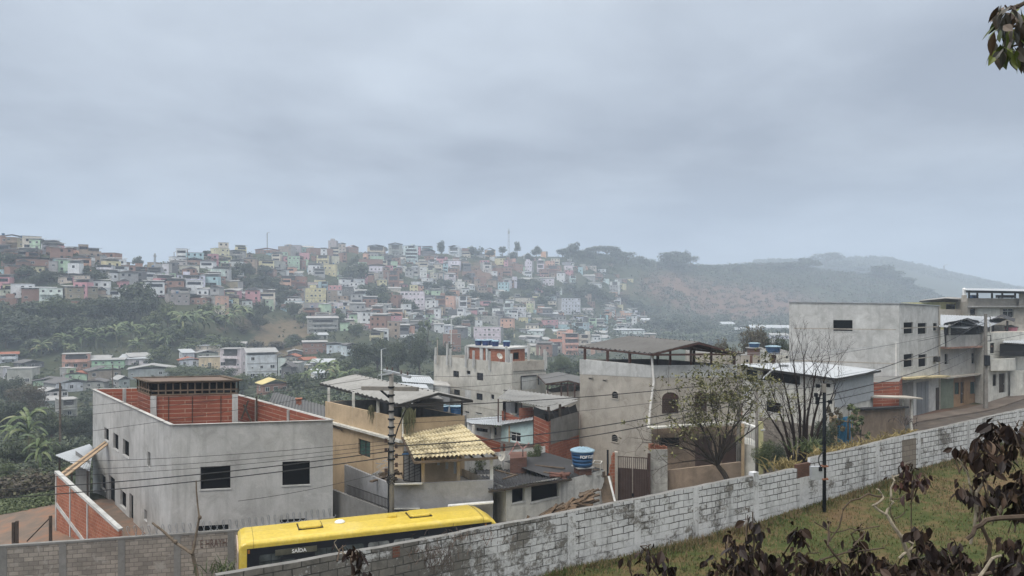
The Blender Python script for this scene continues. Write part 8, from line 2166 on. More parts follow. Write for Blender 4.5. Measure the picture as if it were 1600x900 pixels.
# ================================================================ poles, lamps and wires
def utility_pole(name, label, px, d, base_row, top_row, r0, r1, m='pole', n=14):
 x, y = XY(px, d); z1 = (HY-top_row)/F*d; z0 = min((HY-base_row)/F*d, z1-3)
 root = thing(name, label, 'utility pole', (x, y, z0), 0, 'utility poles along the street')
 mb = MB(); mb.tube([(x, y, z0-.4), (x, y, (z0+z1)/2), (x, y, z1)], [r0, (r0+r1)/2, r1], n); part('shaft', mb, M[m], root, smooth=True)
 return root, (x, y)
def insulator(mb, p):
 mb.lathe([(.03, 0), (.06, .03), (.035, .06), (.06, .10), (.035, .13), (.045, .17)], p, 8)
def poles():
 root, (x, y) = utility_pole('utility_pole', 'weathered concrete pole with a long crossarm in front of the beige house', 611.5, 37.6, 905, 583, .16, .11)
 arm = MB(); arm.bar(P(566, 606.5, 38.6), P(653, 608, 36.9), .16, .20); a = part('crossarm', arm, M['pole'], root)
 b = MB(); b.bar(P(594, 609, 38), P(608, 621, 37.55), .06, .09); part('brace', b, M['iron'], a)
 arm = MB(); arm.bar(P(600, 578.5, 39.0), P(641, 589, 36.4), .12, .13); t = part('top_arm', arm, M['zinc'], root)
 for k, (px, py, d) in enumerate(((605, 578.5, 38.7), (613, 579, 37.6), (627, 584, 37.1), (637, 586, 36.6))):
  mb = MB(); insulator(mb, P(px, py, d)); part('insulator', mb, M['porcelain'], t)
 mb = MB(); mb.bar(P(592, 586, 38.2), P(612, 583, 37.3), .07, .08); mb.bar(P(590, 587, 38.2), P(590, 593, 38.2), .03, .03); part('spur_arm', mb, M['zinc'], root)
 for k in range(10):
  row = 606+k*12.5
  if row > 735: break
  mb = MB(); z = (HY-row)/F*37.6; rr = .15+.05*(row-583)/300; mb.lathe([(rr+.008, 0), (rr+.025, .02), (rr+.025, .06), (rr+.008, .08)], (x, y, z), 12); part('pole_band', mb, M['iron'], root)
 for row, sx in ((688, -1), (697, 1), (703, -1), (712, 1), (726, 1), (735, -1)):
  mb = MB(); z = (HY-row)/F*37.6; mb.box((x+sx*.26, y-.05, z), (.14, .12, .2)); part('rack_insulator', mb, M['porcelain'], root)
 mb = MB(); mb.tube([P(643, 628, 36.9), P(633, 642, 37.0), P(622, 668, 37.2), P(615, 690, 37.4)], .035, 5); part('service_cable', mb, M['wire'], root)
 mb = MB()
 for k in range(5):
  mb.tube([(x+.2*math.cos(k*1.3+t*.7), y-.2+.1*math.sin(t*1.1), (HY-(745+k*1.5))/F*37.6+.18*math.sin(t*.9+k)) for t in range(9)], .018, 4)
 part('cable_coil', mb, M['wire'], root)
 mb = MB(); mb.tube([(x-.14, y-.16, (HY-890)/F*37.6), (x-.12, y-.15, (HY-700)/F*37.6)], .03, 5); part('conduit', mb, M['iron'], root)
 # second pole by the tall cement house
 root, (x, y) = utility_pole('utility_pole', 'slim wooden-grey pole at the right corner of the tall cement house', 1154.5, 46.6, 760, 548, .15, .11)
 mb = MB(); mb.bar(P(1146, 553, 46.7), P(1164, 551.5, 46.3), .07, .08); t = part('crossarm', mb, M['wood_dark'], root)
 for px in (1148, 1154, 1162): mb = MB(); insulator(mb, P(px, 552, 46.5)); part('insulator', mb, M['porcelain'], t)
 for row in (572, 596, 610, 622, 631): mb = MB(); mb.box((x+.15, y-.05, (HY-row)/F*46.6), (.12, .1, .16)); part('rack_insulator', mb, M['porcelain'], root)
 root, (x, y) = utility_pole('utility_pole', 'thin grey pole carrying the slanting lamp arm, beside the white metal-roofed house', 1182.5, 44.8, 760, 597, .10, .08, 'pole')
 mb = MB(); mb.tube([P(1163, 619, 44.5), P(1185, 597.5, 44.5), P(1206, 579, 44.5), P(1214, 573.5, 44.5), P(1222, 571.5, 44.5)], .055, 6); part('lamp_arm', mb, M['zinc'], root)
 mb = MB(); mb.box(P(1224, 571.5, 44.5), (.55, .22, .14)); part('lamp_head', mb, M['zinc'], root)
 # dark pole with a meter box, in front of the white wall
 d = 25.1; root, (x, y) = utility_pole('utility_pole', 'short black steel pole with a meter box standing before the whitewashed wall', 1288, d, 800, 598, .062, .055, 'iron', 10)
 mb = MB(); mb.box((x-.02, y, (HY-606)/F*d), (.12, .12, .30)); part('cap', mb, M['pole'], root)
 mb = MB(); mb.box((x-.25, y+.02, (HY-739)/F*d), (.42, .16, .44)); t = part('meter_box', mb, M['zinc'], root)
 mb = MB(); mb.box((x-.16, y-.07, (HY-732)/F*d), (.11, .03, .14)); part('meter_window', mb, M['window_glass'], t)
 for row in (728, 748): mb = MB(); mb.box((x, y-.01, (HY-row)/F*d), (.20, .18, .05)); part('strap', mb, plain('rusty_strap', (.22, .10, .06), .8), root)
 mb = MB(); mb.tube([P(1287, 705, d-.1), P(1280, 713, d-.1), P(1279, 722, d-.1), P(1282, 729, d-.1)], .022, 5); part('cable', mb, M['wire'], root)
 mb = MB()
 for px, row in ((1278, 603), (1294, 602), (1275, 617), (1277, 623), (1277, 629), (1297, 628)): mb = MB(); p = P(px, row, d); mb.box(p, (.10, .1, .12)); mb.bar(p, (x, y, p[2]), .025, .025); part('clamp', mb, M['iron'], root)
 # square pole up the street
 d = 71.5; x, y = XY(1540, d); z1 = (HY-490.5)/F*d; z0 = (HY-640)/F*d
 root = thing('utility_pole', 'square concrete pole with bracket frames up the street at right', 'utility pole', (x, y, z0), 0, 'utility poles along the street')
 mb = MB(); mb.hexa([(x-.17, y-.14, z0-.4), (x+.17, y-.14, z0-.4), (x+.17, y+.14, z0-.4), (x-.17, y+.14, z0-.4)], [(x-.10, y-.08, z1), (x+.10, y-.08, z1), (x+.10, y+.08, z1), (x-.10, y+.08, z1)]); part('shaft', mb, M['pole'], root)
 for ra, rb, w_ in ((495, 500, .45), (524, 533, .5)):
  mb = MB(); za, zc_ = (HY-ra)/F*d, (HY-rb)/F*d
  mb.bar((x, y, za), (x+w_, y, za), .05, .05); mb.bar((x, y, zc_), (x+w_, y, zc_), .05, .05); mb.bar((x+w_, y, za), (x+w_, y, zc_), .05, .05); part('bracket', mb, M['iron'], root)
 mb = MB(); mb.box((x+.02, y-.2, (HY-563)/F*d), (.4, .3, 1.0)); part('cable_box', mb, M['iron'], root)
poles()
def wires():
 W = [  # start, end, sag, radius, where
  ((600, 578.5, 39), (-90, 652, 42), .5, .010, 'topmost thin wire running left from the concrete pole over the bare house'),
  ((627, 584, 37), (-90, 668, 40), .5, .010, 'second thin wire running left from the concrete pole over the bare house'),
  ((568, 606, 38.6), (-90, 700, 40), .5, .011, 'thin wire from the left tip of the long crossarm'),
  ((609, 688, 37.4), (-90, 722, 36.5), .7, .012, 'thin wire crossing the upper wall of the bare house'),
  ((609, 694, 37.4), (-90, 738, 36.5), .7, .012, 'thin wire crossing just above the dark windows of the bare house'),
  ((609, 700, 37.4), (-90, 748, 36.3), .7, .012, 'thin wire level with the window heads of the bare house'),
  ((609, 705, 37.4), (-90, 770, 36.2), .55, .026, 'upper of the two thick black cables across the bare house windows'),
  ((609, 714, 37.4), (-90, 784, 36.0), .5, .026, 'lower of the two thick black cables across the bare house windows'),
  ((609, 735, 37.4), (372, 783, 37.4), .3, .012, 'thin service wire dropping over the right dark window of the bare house'),
  ((615, 636, 37.3), (1154, 596, 46.4), .45, .024, 'thick black cable from the concrete pole to the tall cement house roof edge'),
  ((614, 697, 37.3), (1154, 622, 46.4), 1.0, .028, 'upper of two thick cables sagging past the blue tank'),
  ((614, 712, 37.3), (1154, 630, 46.4), 1.15, .028, 'lower of two thick cables sagging past the blue tank'),
  ((614, 662, 37.3), (1154, 610, 46.4), .6, .011, 'thin wire just under the uppermost cable to the cement house'),
  ((614, 726, 37.3), (795, 695, 52), .5, .012, 'short wire from the concrete pole to the turquoise house'),
  ((640, 588, 36.4), (905, 572, 52), .5, .010, 'thin wire from the top arm towards the cement house roof'),
  ((653, 607, 36.9), (905, 581, 52), .5, .010, 'thin wire from the right tip of the long crossarm'),
  ((1156, 572, 46.4), (1540, 505, 71.5), .8, .012, 'thin wire from the slim pole up to the square street pole'),
  ((1156, 552, 46.4), (1404, 537, 65.5), .35, .014, 'pale twin cable along the blank wall of the tall house'),
  ((1156, 555, 46.4), (1404, 540, 65.5), .35, .014, 'lower pale twin cable along the blank wall of the tall house'),
  ((1156, 610, 46.4), (1288, 603, 25.1), .15, .012, 'thin wire from the slim pole to the short black pole'),
  ((1156, 631, 46.4), (1288, 629, 25.1), .2, .012, 'lower wire from the slim pole to the short black pole'),
  ((1292, 602, 25.1), (1540, 497, 71.5), 1.0, .018, 'upper cable from the short black pole to the square street pole'),
  ((1292, 617, 25.1), (1540, 531, 71.5), 1.0, .020, 'middle cable from the short black pole to the square street pole'),
  ((1292, 627, 25.1), (1540, 545, 71.5), 1.0, .014, 'lower cable from the short black pole to the square street pole'),
  ((1541, 533, 71.5), (1690, 495, 84), .6, .02, 'cable rising right from the bracket of the square pole'),
  ((1541, 548, 71.5), (1690, 540, 82), .6, .018, 'cable running right across the off-white house'),
  ((1541, 553, 71.5), (1690, 552, 82), .6, .016, 'lower cable running right across the off-white house'),
  ((1541, 505, 71.5), (1435, 533, 67.5), .3, .02, 'short thick cable from the square pole down to the dark terrace'),
 ]
 for a, b, sag, r, lb in W:
  A, B = P(*a), P(*b); n = 26; pts = []
  for i in range(n+1):
   t = i/n; p = A.lerp(B, t); p.z -= sag*4*t*(1-t)*.5; pts.append(p)
  mb = MB(); mb.tube(pts, r, 5)
  o = link('overhead_wire', mb.mesh('overhead_wire', M['wire'] if 'pale' not in lb else M['zinc'])); tag(o, lb, 'wire', 'overhead wires along the street')
wires()
def far_masts():
 for px, base, top, d, w_, lb, nm in ((795, 402, 357, 715, 1.9, 'lattice radio mast on the crest above the trees', 'radio_mast'), (417.5, 390, 364, 585, .5, 'thin single pole aerial on the crest', 'aerial_mast'),
           (242, 418, 396, 372, .9, 'lattice aerial at the left end of the crest', 'aerial_mast'), (293, 406, 390, 400, .35, 'thin aerial beside the cream house near the left end of the crest', 'aerial_mast'), (272, 408, 394, 400, .35, 'small crossed aerial near the left end of the crest', 'aerial_mast'),
           (441.5, 476, 455, 470, .5, 'pale lamp pole with a dark clump behind it on the left slope', 'lamp_post'), (705, 545, 498, 330, .45, 'pale lamp pole above the red brick tower house', 'lamp_post'), (596, 582, 546, 190, .3, 'pale lamp pole in front of the dark grove', 'lamp_post'),
           (94, 664, 598, 110, .3, 'thin wooden pole standing before the valley houses at left', 'wooden_pole'), (176, 592, 570, 180, .25, 'thin pole in front of the mint house in the valley', 'wooden_pole'), (1475, 430, 415, 1690, 2.4, 'faint mast on the distant right ridge', 'radio_mast')):
  x, y = XY(px, d); z0, z1 = (HY-base)/F*d-3, (HY-top)/F*d
  root = thing(nm, lb, 'mast', (x, y, z0))
  if 'lattice' in lb:
   mb = MB(); h = w_/2
   for sx, sy in ((-h, -h), (h, -h), (h, h), (-h, h)): mb.bar((x+sx, y+sy, z0), (x+sx*.5, y+sy*.5, z1), .3 if d > 500 else .15, .3 if d > 500 else .15)
   n = 9
   for k in range(n):
    za, zc_ = z0+(z1-z0)*k/n, z0+(z1-z0)*(k+1)/n
    mb.bar((x-h*.8, y-h*.8, za), (x+h*.7, y-h*.7, zc_), .16, .16); mb.bar((x+h*.8, y-h*.8, za), (x-h*.7, y-h*.7, zc_), .16, .16)
   part('lattice', mb, M['zinc'], root)
   mb = MB(); mb.box((x, y, z1-(z1-z0)*.12), (w_*1.1, w_*1.1, (z1-z0)*.09)); part('antenna_panels', mb, M['zinc'], root)
  else:
   mb = MB(); mb.tube([(x, y, z0), (x, y, z1)], w_*.5, 6); part('shaft', mb, M['white_paint'] if 'pale' in lb else M['wood'], root)
   mb = MB(); mb.bar((x, y, z1), (x+w_*4.0, y, z1+w_*1.2), w_*.6, w_*.6); part('arm', mb, M['zinc'], root)
far_masts()
# ================================================================ near trees and plants
def grow(rnd, mb, tips, p, d, L_, r, depth, spread=.55, shrink=.72, up=.08, nseg=3, kids=(2, 3)):
 pts = [p.copy()]; q = p.copy(); dd = d.normalized()
 for i in range(nseg):
  dd = (dd+Vector((rnd.gauss(0, .14), rnd.gauss(0, .14), rnd.gauss(up, .10)))).normalized(); q = q+dd*(L_/nseg); pts.append(q.copy())
 mb.tube(pts, [r*(1-.35*i/nseg) for i in range(nseg+1)], 5 if r < .03 else 7, False)
 if depth == 0: tips.append((q, dd)); return
 for k in range(rnd.randint(*kids)):
  a = Vector((rnd.gauss(0, spread), rnd.gauss(0, spread), rnd.gauss(up, spread*.7)))
  grow(rnd, mb, tips, pts[-1] if rnd.random() < .7 else pts[-2], dd+a, L_*shrink*rnd.uniform(.8, 1.2), r*.62, depth-1, spread, shrink, up, nseg, kids)
def leaf_geo(mb, p, d, L_, w_, roll, curl, side, fold=.25):
 """one leaf: folded along the midrib, pointed, curling down"""
 d = d.normalized(); s = d.cross(Vector((0, 0, 1)))
 if s.length < .1: s = Vector((1, 0, 0))
 s.normalize(); u = s.cross(d).normalized()
 s, u = s*math.cos(roll)+u*math.sin(roll), u*math.cos(roll)-s*math.sin(roll)
 prof = (0, .55, .95, 1.0, .80, .42, .0); n = len(prof)-1; ids = []
 q = p.copy(); dd = d.copy()
 for i in range(n+1):
  ww = w_*.5*prof[i]
  ids.append((mb.vert(q+s*ww+u*(ww*fold)), mb.vert(q), mb.vert(q-s*ww+u*(ww*fold))))
  dd = (dd-u*curl/n).normalized(); q = q+dd*(L_/n)
 for i in range(n):
  for c in (0, 1): mb.f.append((ids[i][c], ids[i][c+1], ids[i+1][c+1], ids[i+1][c])); mb.m.append(mb.mi)
def leafy_tree():
 rnd = random.Random(17); d0 = 39.5
 x, y = XY(1128, d0); z = (HY-752)/F*d0
 root = thing('tree', 'half-bare spreading tree with green leaves only at the top, before the cement house', 'tree', (x, y, z-1.2))
 mb = MB(); tips = []; p = P(1121, 727, d0)
 mb.tube([(x+.35, y, z-2.2), P(1137, 750, d0), P(1130, 738, d0), p], [.2, .16, .14, .11], 8)
 for tx, ty, td in ((1068, 690, 39.0), (1050, 655, 39.6), (1085, 640, 40.2), (1110, 625, 39.2), (1140, 625, 40.0), (1170, 640, 39.0), (1185, 665, 40), (1100, 660, 38.2), (1150, 650, 38.4), (1030, 690, 39.2), (1045, 725, 38.6)):
  t = P(tx, ty, td); mid = p.lerp(t, .45)+Vector((rnd.uniform(-.3, .3), rnd.uniform(-.3, .3), rnd.uniform(-.1, .35)))
  mb.tube([p, p.lerp(mid, .5)+Vector((rnd.uniform(-.12, .12), 0, .1)), mid, mid.lerp(t, .5), t], [.085, .07, .05, .035, .024], 6, False)
  for s_ in (p.lerp(mid, .6), mid, mid.lerp(t, .5), t, t):
   grow(rnd, mb, tips, s_.copy(), (t-mid).normalized()+Vector((rnd.gauss(0, .5), rnd.gauss(0, .5), rnd.gauss(.1, .4))), 1.0, .019, 4, .62, .74, .05, 3, (2, 2))
 part('branches', mb, plain('dark_bark', (.065, .052, .042), .95, 0, .1, .35, 4), root)
 lb = MB()
 for q, dd in tips:
  px = 800+F*q.x/q.y; row = HY-F*q.z/q.y
  green = np.interp(row, [610, 660, 695, 720], [1, 1, .6, .05])*np.interp(px, [1000, 1060, 1090, 1220], [.15, .35, 1, 1])
  if rnd.random() > green: continue
  for k in range(rnd.randint(4, 8)):
   dv = (dd+Vector((rnd.gauss(0, .8), rnd.gauss(0, .8), rnd.gauss(0, .6)))).normalized()
   leaf_geo(lb, q+Vector((rnd.gauss(0, .10), rnd.gauss(0, .10), rnd.gauss(0, .10))), dv, rnd.uniform(.14, .26), rnd.uniform(.06, .10), rnd.uniform(-.8, .8), rnd.uniform(.2, .9), 0)
 part('foliage', lb, leaf_mat('olive_leaves', [(.05, (.05, .055, .016)), (.4, (.10, .10, .03)), (.75, (.165, .155, .05)), (.97, (.28, .23, .10))]), root)
leafy_tree()
def bare_tree():
 rnd = random.Random(23); d0 = 41.5; x, y = XY(1252, d0); z = (HY-738)/F*d0
 root = thing('tree', 'leafless reddish multi-stemmed tree behind the whitewashed wall', 'tree', (x, y, z-1))
 mb = MB(); tips = []
 for tx, ty, sx in ((1206, 612, 1243), (1222, 585, 1246), (1240, 566, 1250), (1256, 560, 1253), (1275, 580, 1257), (1290, 585, 1259), (1302, 615, 1262), (1228, 640, 1247), (1196, 640, 1241)):
  s0 = P(sx, 738, d0+rnd.uniform(-.3, .3)); t = P(tx, ty, d0+rnd.uniform(-1.2, 1.2)); mid = s0.lerp(t, .5)+Vector(((t.x-s0.x)*-.12, rnd.uniform(-.2, .2), .25))
  s1 = s0+Vector((0, 0, -1.4))
  mb.tube([s1, s0, s0.lerp(mid, .5), mid, mid.lerp(t, .5), t], [.13, .115, .09, .065, .045, .028], 6, False)
  for s_ in (s0.lerp(mid, .6), mid, mid.lerp(t, .35), mid.lerp(t, .7), t, t):
   grow(rnd, mb, tips, s_.copy(), (t-mid).normalized()+Vector((rnd.gauss(0, .45), rnd.gauss(0, .45), rnd.gauss(.15, .3))), .80, .019, 5, .5, .76, .12, 3, (2, 2))
 part('branches', mb, plain('reddish_bark', (.026, .017, .014), .95, 0, .08, .3, 4), root)
bare_tree()
def sapling():
 d = 34.3; root = thing('sapling', 'pruned forked sapling standing before the grey block wall', 'tree', P(308, 897, d))
 mb = MB()
 for pts, r in (([(311, 915), (306, 890), (301, 866), (299.5, 864)], (.10, .085, .08, .075)), ([(300, 865), (274, 848), (255, 830), (238, 817)], (.075, .065, .055, .05)), ([(300.5, 865), (306, 838), (311, 811), (311.5, 808)], (.07, .055, .05, .055)), ([(311.5, 809), (309, 790), (307, 768), (306.5, 751)], (.045, .04, .034, .03))):
  mb.tube([P(a, b, d+(.15 if i else 0)) for i, (a, b) in enumerate(pts)], list(r), 7)
 for a, b in ((312, 809), (274, 847), (300, 864)): mb.lathe([(.05, -.08), (.095, -.02), (.09, .06), (.04, .1)], P(a, b, d+.1), 8)
 part('stem', mb, plain('sapling_bark', (.15, .12, .09), .9, 0, .1, .35, 5), root)
sapling()
def weeds():
 rnd = random.Random(41)
 dry = MB(); wall_w = MB()
 def tuft(px, row, d, h, n, spread, lf, lb, nm='weed_tuft', cat='plant', w_=.03):
  c = P(px, row, d); root_mb = dry if lb.startswith('dry grass') else wall_w if lb.startswith('dead weeds along') else MB()
  for k in range(n):
   a = rnd.uniform(0, 6.28); r = abs(rnd.gauss(0, spread)); b = c+Vector((r*math.cos(a), r*math.sin(a), -.15)); l = h*rnd.uniform(.4, 1.1); e = Vector((rnd.gauss(0, .45), rnd.gauss(0, .45), 1)).normalized()
   root_mb.tube([b, b+e*l*.6, b+e*l+Vector((e.x*l*.5, e.y*l*.5, -l*.12))], [w_, w_*.7, w_*.2], 3, False)
  if root_mb in (dry, wall_w): return
  o = link(nm, root_mb.mesh(nm, lf)); tag(o, lb, cat)
 straw = leaf_mat('dry_straw', [(.1, (.14, .11, .05)), (.5, (.25, .20, .09)), (.9, (.36, .29, .14))], .8, .1)
 tuft(1228, 728, 31, .55, 160, .35, straw, 'yellow dry grass tuft behind the white wall, left of the bare tree')
 for k, (px, row, d, lb) in enumerate(((1285, 712, 31, 'dry grass behind the wall just right of the short black pole'), (1300, 707, 31.5, 'dry grass behind the wall in front of the blue gate'), (1318, 702, 32, 'dry grass behind the wall right of the blue gate'), (1338, 697, 32.5, 'dry grass below the earth-stained yard wall, left end'), (1365, 691, 33.5, 'dry grass below the earth-stained yard wall, right end'), (1395, 684, 34.5, 'dry grass where the wall meets the driveway'), (1425, 676, 35.5, 'dry grass at the edge of the paved driveway'))):
  tuft(px, row+2, d, .5, 110, .55, straw, lb)
 tuft(1265, 700, 36, .8, 90, .5, LEAF['mid'], 'green weeds around the foot of the bare tree')
 tuft(1415, 660, 55, 1.0, 40, .5, plain('dead_stalks', (.12, .10, .09), .9), 'dead brown weeds at the end of the yard wall')
 # broad low leaves and bushes behind the shed
 for k, (px, row, h, w_, kd, lf, d, lb) in enumerate(((1325, 668, 40, 50, 'sparse', 'mid', 46.3, 'thin olive bush growing over the blue gate'), (1345, 690, 44, 34, 'sparse', 'mid', 46.8, 'thin olive bush right of the blue gate'), (1302, 690, 56, 40, 'sparse', 'brown', 46, 'thin brownish bush beside the short black pole'), (838, 732, 38, 34, 'tall+', 'mid', 47.5, 'yellow-green bush behind the black shed roof'), (862, 735, 30, 36, 'bush+', 'mid', 48.0, 'green bush right of the yellow-green one behind the black shed roof'), (745, 742, 34, 44, 'bush+', 'mid', 46.0, 'green bush beside the tiled porch post'), (775, 742, 24, 30, 'bush+', 'dark', 46.5, 'dark bush behind the pale satellite dish'), (888, 735, 22, 30, 'bush+', 'mid', 47, 'small bush just left of the lettered blue tank'), (1196, 720, 40, 40, 'bush+', 'mid', 44, 'green bush beside the yellow pillar of the porch'), (1290, 690, 42, 50, 'bush+', 'dark', 45.5, 'dark bush between the bare tree and the short black pole'), (1215, 715, 30, 40, 'bush+', 'dark', 45, 'dark drooping bush under the bare tree'))):
  x, y = XY(px, d); zt_ = (HY-row+h)/F*d; z = (HY-row)/F*d-.5
  put_tree(kd, lf, x, y, z, w_/F*d, zt_-z, lb, 'bush', None, 'bush')
 tuft(650, 852, 17.6, .22, 40, .5, plain('dead_twigs', (.10, .07, .055), .9), 'dead creeper on the top of the wall beside the bus', w_=.008)
 tuft(725, 832, 18.2, .25, 60, .6, None, 'dead weeds along the wall top below the bus front', w_=.008)
 tuft(350, 893, 33.0, .8, 60, .7, LEAF['mid'], 'weeds at the foot of the grey block wall by the bus', w_=.03)
 setting('dry_grass', dry.mesh('dry_grass', straw), 'stuff'); setting('dry_weeds', wall_w.mesh('dry_weeds', plain('dead_twigs_pale', (.14, .10, .08), .9)), 'stuff')
 # dead creeper stain plant hanging on the wall face
 mb = MB()
 for k in range(36):
  a = P(rnd.uniform(655, 705), rnd.uniform(850, 862), 17.75); pts = [a]
  for j in range(5): a = a+Vector((rnd.gauss(0, .05), rnd.gauss(-.004, .006), -rnd.uniform(.06, .14))); pts.append(a)
  mb.tube(pts, .006, 3, False)
 tag(link('dead_creeper', mb.mesh('dead_creeper', plain('creeper_stem', (.085, .06, .05), .9))), 'dead brown creeper hanging down the wall face near the bus', 'creeper')
weeds()
# ---------------------------------------------------------------- the shrubs right in front of the camera
M['dark_leaf'] = leaf_mat('purple_brown_leaves', [(.05, (.009, .006, .006)), (.4, (.019, .012, .011)), (.7, (.036, .023, .018)), (.86, (.065, .040, .028)), (.98, (.13, .085, .055))], .5, .22)
M['pale_twig'] = plain('pale_lichen_bark', (.30, .26, .20), .9, 0, .1, .45, 25)
M['dark_twig'] = plain('brown_twig', (.085, .065, .05), .9, 0, .1, .35, 20)
def shrub(name, label, base, limbs, clusters, seed, leafm, dl=0.10):
 rnd = random.Random(seed); root = thing(name, label, 'shrub', base)
 tw = MB(); pale = MB()
 for pts, r0, r1, kind in limbs:
  ps = [P(a, b, c) for a, b, c in pts]; sm = []
  for i in range(len(ps)-1):
   for t in (0, .5): sm.append(ps[i].lerp(ps[i+1], t)+Vector((rnd.gauss(0, .004), rnd.gauss(0, .006), rnd.gauss(0, .004))))
  sm.append(ps[-1]); n = len(sm)
  (pale if kind == 'p' else tw).tube(sm, [r0+(r1-r0)*i/(n-1) for i in range(n)], 6)
 lb = MB()
 for cx, cy, d, rx, ry, n, L_ in clusters:
  c = P(cx, cy, d); hub = []
  for k in range(max(2, n//5)):
   q = P(cx+rnd.gauss(0, rx*.6), cy+rnd.gauss(-ry*.1, ry*.55), d+rnd.gauss(0, .12)); hub.append(q)
   b0 = P(cx+rnd.gauss(0, rx*.5), cy+ry*1.2+rnd.uniform(5, 30), d+rnd.gauss(0, .1)); mid = b0.lerp(q, .55)+Vector((rnd.gauss(0, .03), 0, .02)); tw.tube([b0, mid, q], [.0055, .0045, .003], 5, False)
  for k in range(int(n*1.2)):
   q = rnd.choice(hub); a = rnd.uniform(0, 6.28); out_ = rnd.uniform(.15, .8)
   dv = Vector((math.cos(a)*out_, math.sin(a)*out_, -1+rnd.uniform(-.1, .75)))
   p = q+Vector((rnd.gauss(0, .022), rnd.gauss(0, .03), rnd.gauss(.0, .02)))
   l = L_*rnd.uniform(.5, 1.1); pet = p+dv.normalized()*.02
   leaf_geo(lb, pet, dv, l, l*rnd.uniform(.42, .58), rnd.uniform(-1.5, 1.5), rnd.uniform(-.2, .9), 0, rnd.uniform(.1, .45))
 part('branches', tw, M['dark_twig'], root)
 if pale.v: part('pale_branches', pale, M['pale_twig'], root)
 part('foliage', lb, leafm, root)
D_ = 4.7
shrub('shrub', 'sprawling dark-leaved shrub with pale crooked branches filling the bottom right corner', P(1400, 1000, 4.6),
  [([(1445, 960, D_), (1425, 880, D_), (1407, 838, D_), (1385, 803, D_)], .016, .010, 'p'), ([(1385, 803, D_), (1364, 790, D_), (1372, 783, D_), (1380, 777, D_), (1376, 768, D_), (1369, 764, D_)], .009, .004, 'p'), ([(1385, 803, D_), (1396, 786, D_), (1392, 776, D_), (1394, 752, D_), (1394, 742, D_)], .009, .004, 'p'), ([(1380, 777, D_), (1356, 773, D_), (1330, 782, D_), (1318, 797, D_), (1310, 822, D_), (1292, 850, D_)], .006, .004, 'd'),
  ([(1394, 780, D_), (1408, 780, D_), (1417, 770, D_)], .004, .002, 'd'), ([(1400, 812, D_), (1414, 800, D_), (1413, 780, D_)], .004, .002, 'd'), ([(1398, 815, D_), (1392, 800, D_), (1388, 788, D_)], .004, .002, 'd'),
  ([(1210, 900, D_), (1260, 885, D_), (1320, 863, D_), (1382, 856, D_)], .007, .004, 'd'), ([(1272, 815, D_), (1300, 832, D_), (1330, 826, D_), (1345, 828, D_), (1375, 822, D_)], .004, .003, 'd'), ([(1345, 828, D_), (1347, 818, D_)], .004, .003, 'd'),
  ([(1285, 840, D_), (1300, 862, D_), (1318, 882, D_), (1340, 920, D_)], .007, .010, 'd'), ([(1410, 838, D_), (1425, 850, D_), (1421, 862, D_), (1405, 872, D_)], .010, .008, 'p'), ([(1240, 885, D_), (1262, 866, D_), (1280, 863, D_)], .005, .003, 'd'),
  ([(1500, 960, 4.4), (1530, 905, 4.4), (1550, 875, 4.4), (1565, 868, 4.4)], .012, .007, 'p'), ([(1512, 842, 4.5), (1524, 826, 4.5), (1540, 812, 4.5), (1560, 808, 4.5), (1640, 806, 4.5)], .012, .017, 'd'), ([(1520, 900, 4.5), (1575, 888, 4.5), (1640, 880, 4.5)], .01, .014, 'd')],
  [(1235, 832, D_, 14, 12, 12, .085), (1262, 836, D_, 12, 10, 9, .085), (1245, 872, D_, 26, 18, 34, .085), (1290, 880, D_, 22, 18, 30, .085), (1215, 880, D_, 16, 18, 18, .09), (1340, 860, D_, 24, 14, 26, .085), (1330, 888, D_, 30, 10, 34, .085), (1435, 838, D_, 22, 16, 26, .095), (1460, 850, D_, 14, 12, 14, .09),
  (1385, 880, D_, 24, 12, 36, .085), (1425, 888, D_, 26, 12, 38, .09), (1470, 875, D_, 26, 16, 40, .09), (1495, 852, D_, 14, 10, 16, .09), (1515, 880, D_, 24, 14, 36, .09), (1560, 885, 4.5, 26, 14, 44, .095), (1590, 850, 4.5, 12, 26, 30, .095), (1585, 890, 4.4, 22, 14, 36, .095), (1295, 818, D_, 5, 7, 2, .08), (1345, 822, D_, 8, 4, 4, .07), (1440, 868, D_, 30, 10, 26, .085), (1285, 890, D_, 60, 8, 46, .085), (1450, 893, D_, 90, 6, 70, .085)], 3, M['dark_leaf'])
shrub('shrub', 'upright dark-leaved shrub with purple drooping leaves, left of the crooked pale branches', P(1160, 1000, 4.8),
  [([(1160, 980, 4.8), (1172, 900, 4.8), (1178, 850, 4.8), (1176, 800, 4.8)], .010, .004, 'd'), ([(1240, 980, 4.8), (1185, 892, 4.8), (1168, 870, 4.8)], .006, .003, 'd'), ([(1170, 800, 4.8), (1166, 794, 4.8), (1163, 792, 4.8)], .003, .002, 'd')],
  [(1136, 838, 4.8, 7, 12, 8, .09), (1148, 848, 4.8, 8, 14, 8, .09), (1168, 812, 4.8, 4, 6, 3, .10), (1186, 822, 4.8, 9, 10, 9, .10), (1180, 852, 4.8, 14, 12, 18, .09), (1165, 868, 4.8, 16, 14, 20, .09), (1205, 865, 4.8, 12, 14, 16, .10), (1125, 880, 4.8, 14, 12, 18, .085), (1150, 890, 4.8, 22, 10, 28, .085), (1195, 890, 4.8, 16, 10, 18, .085)], 9, M['dark_leaf'])
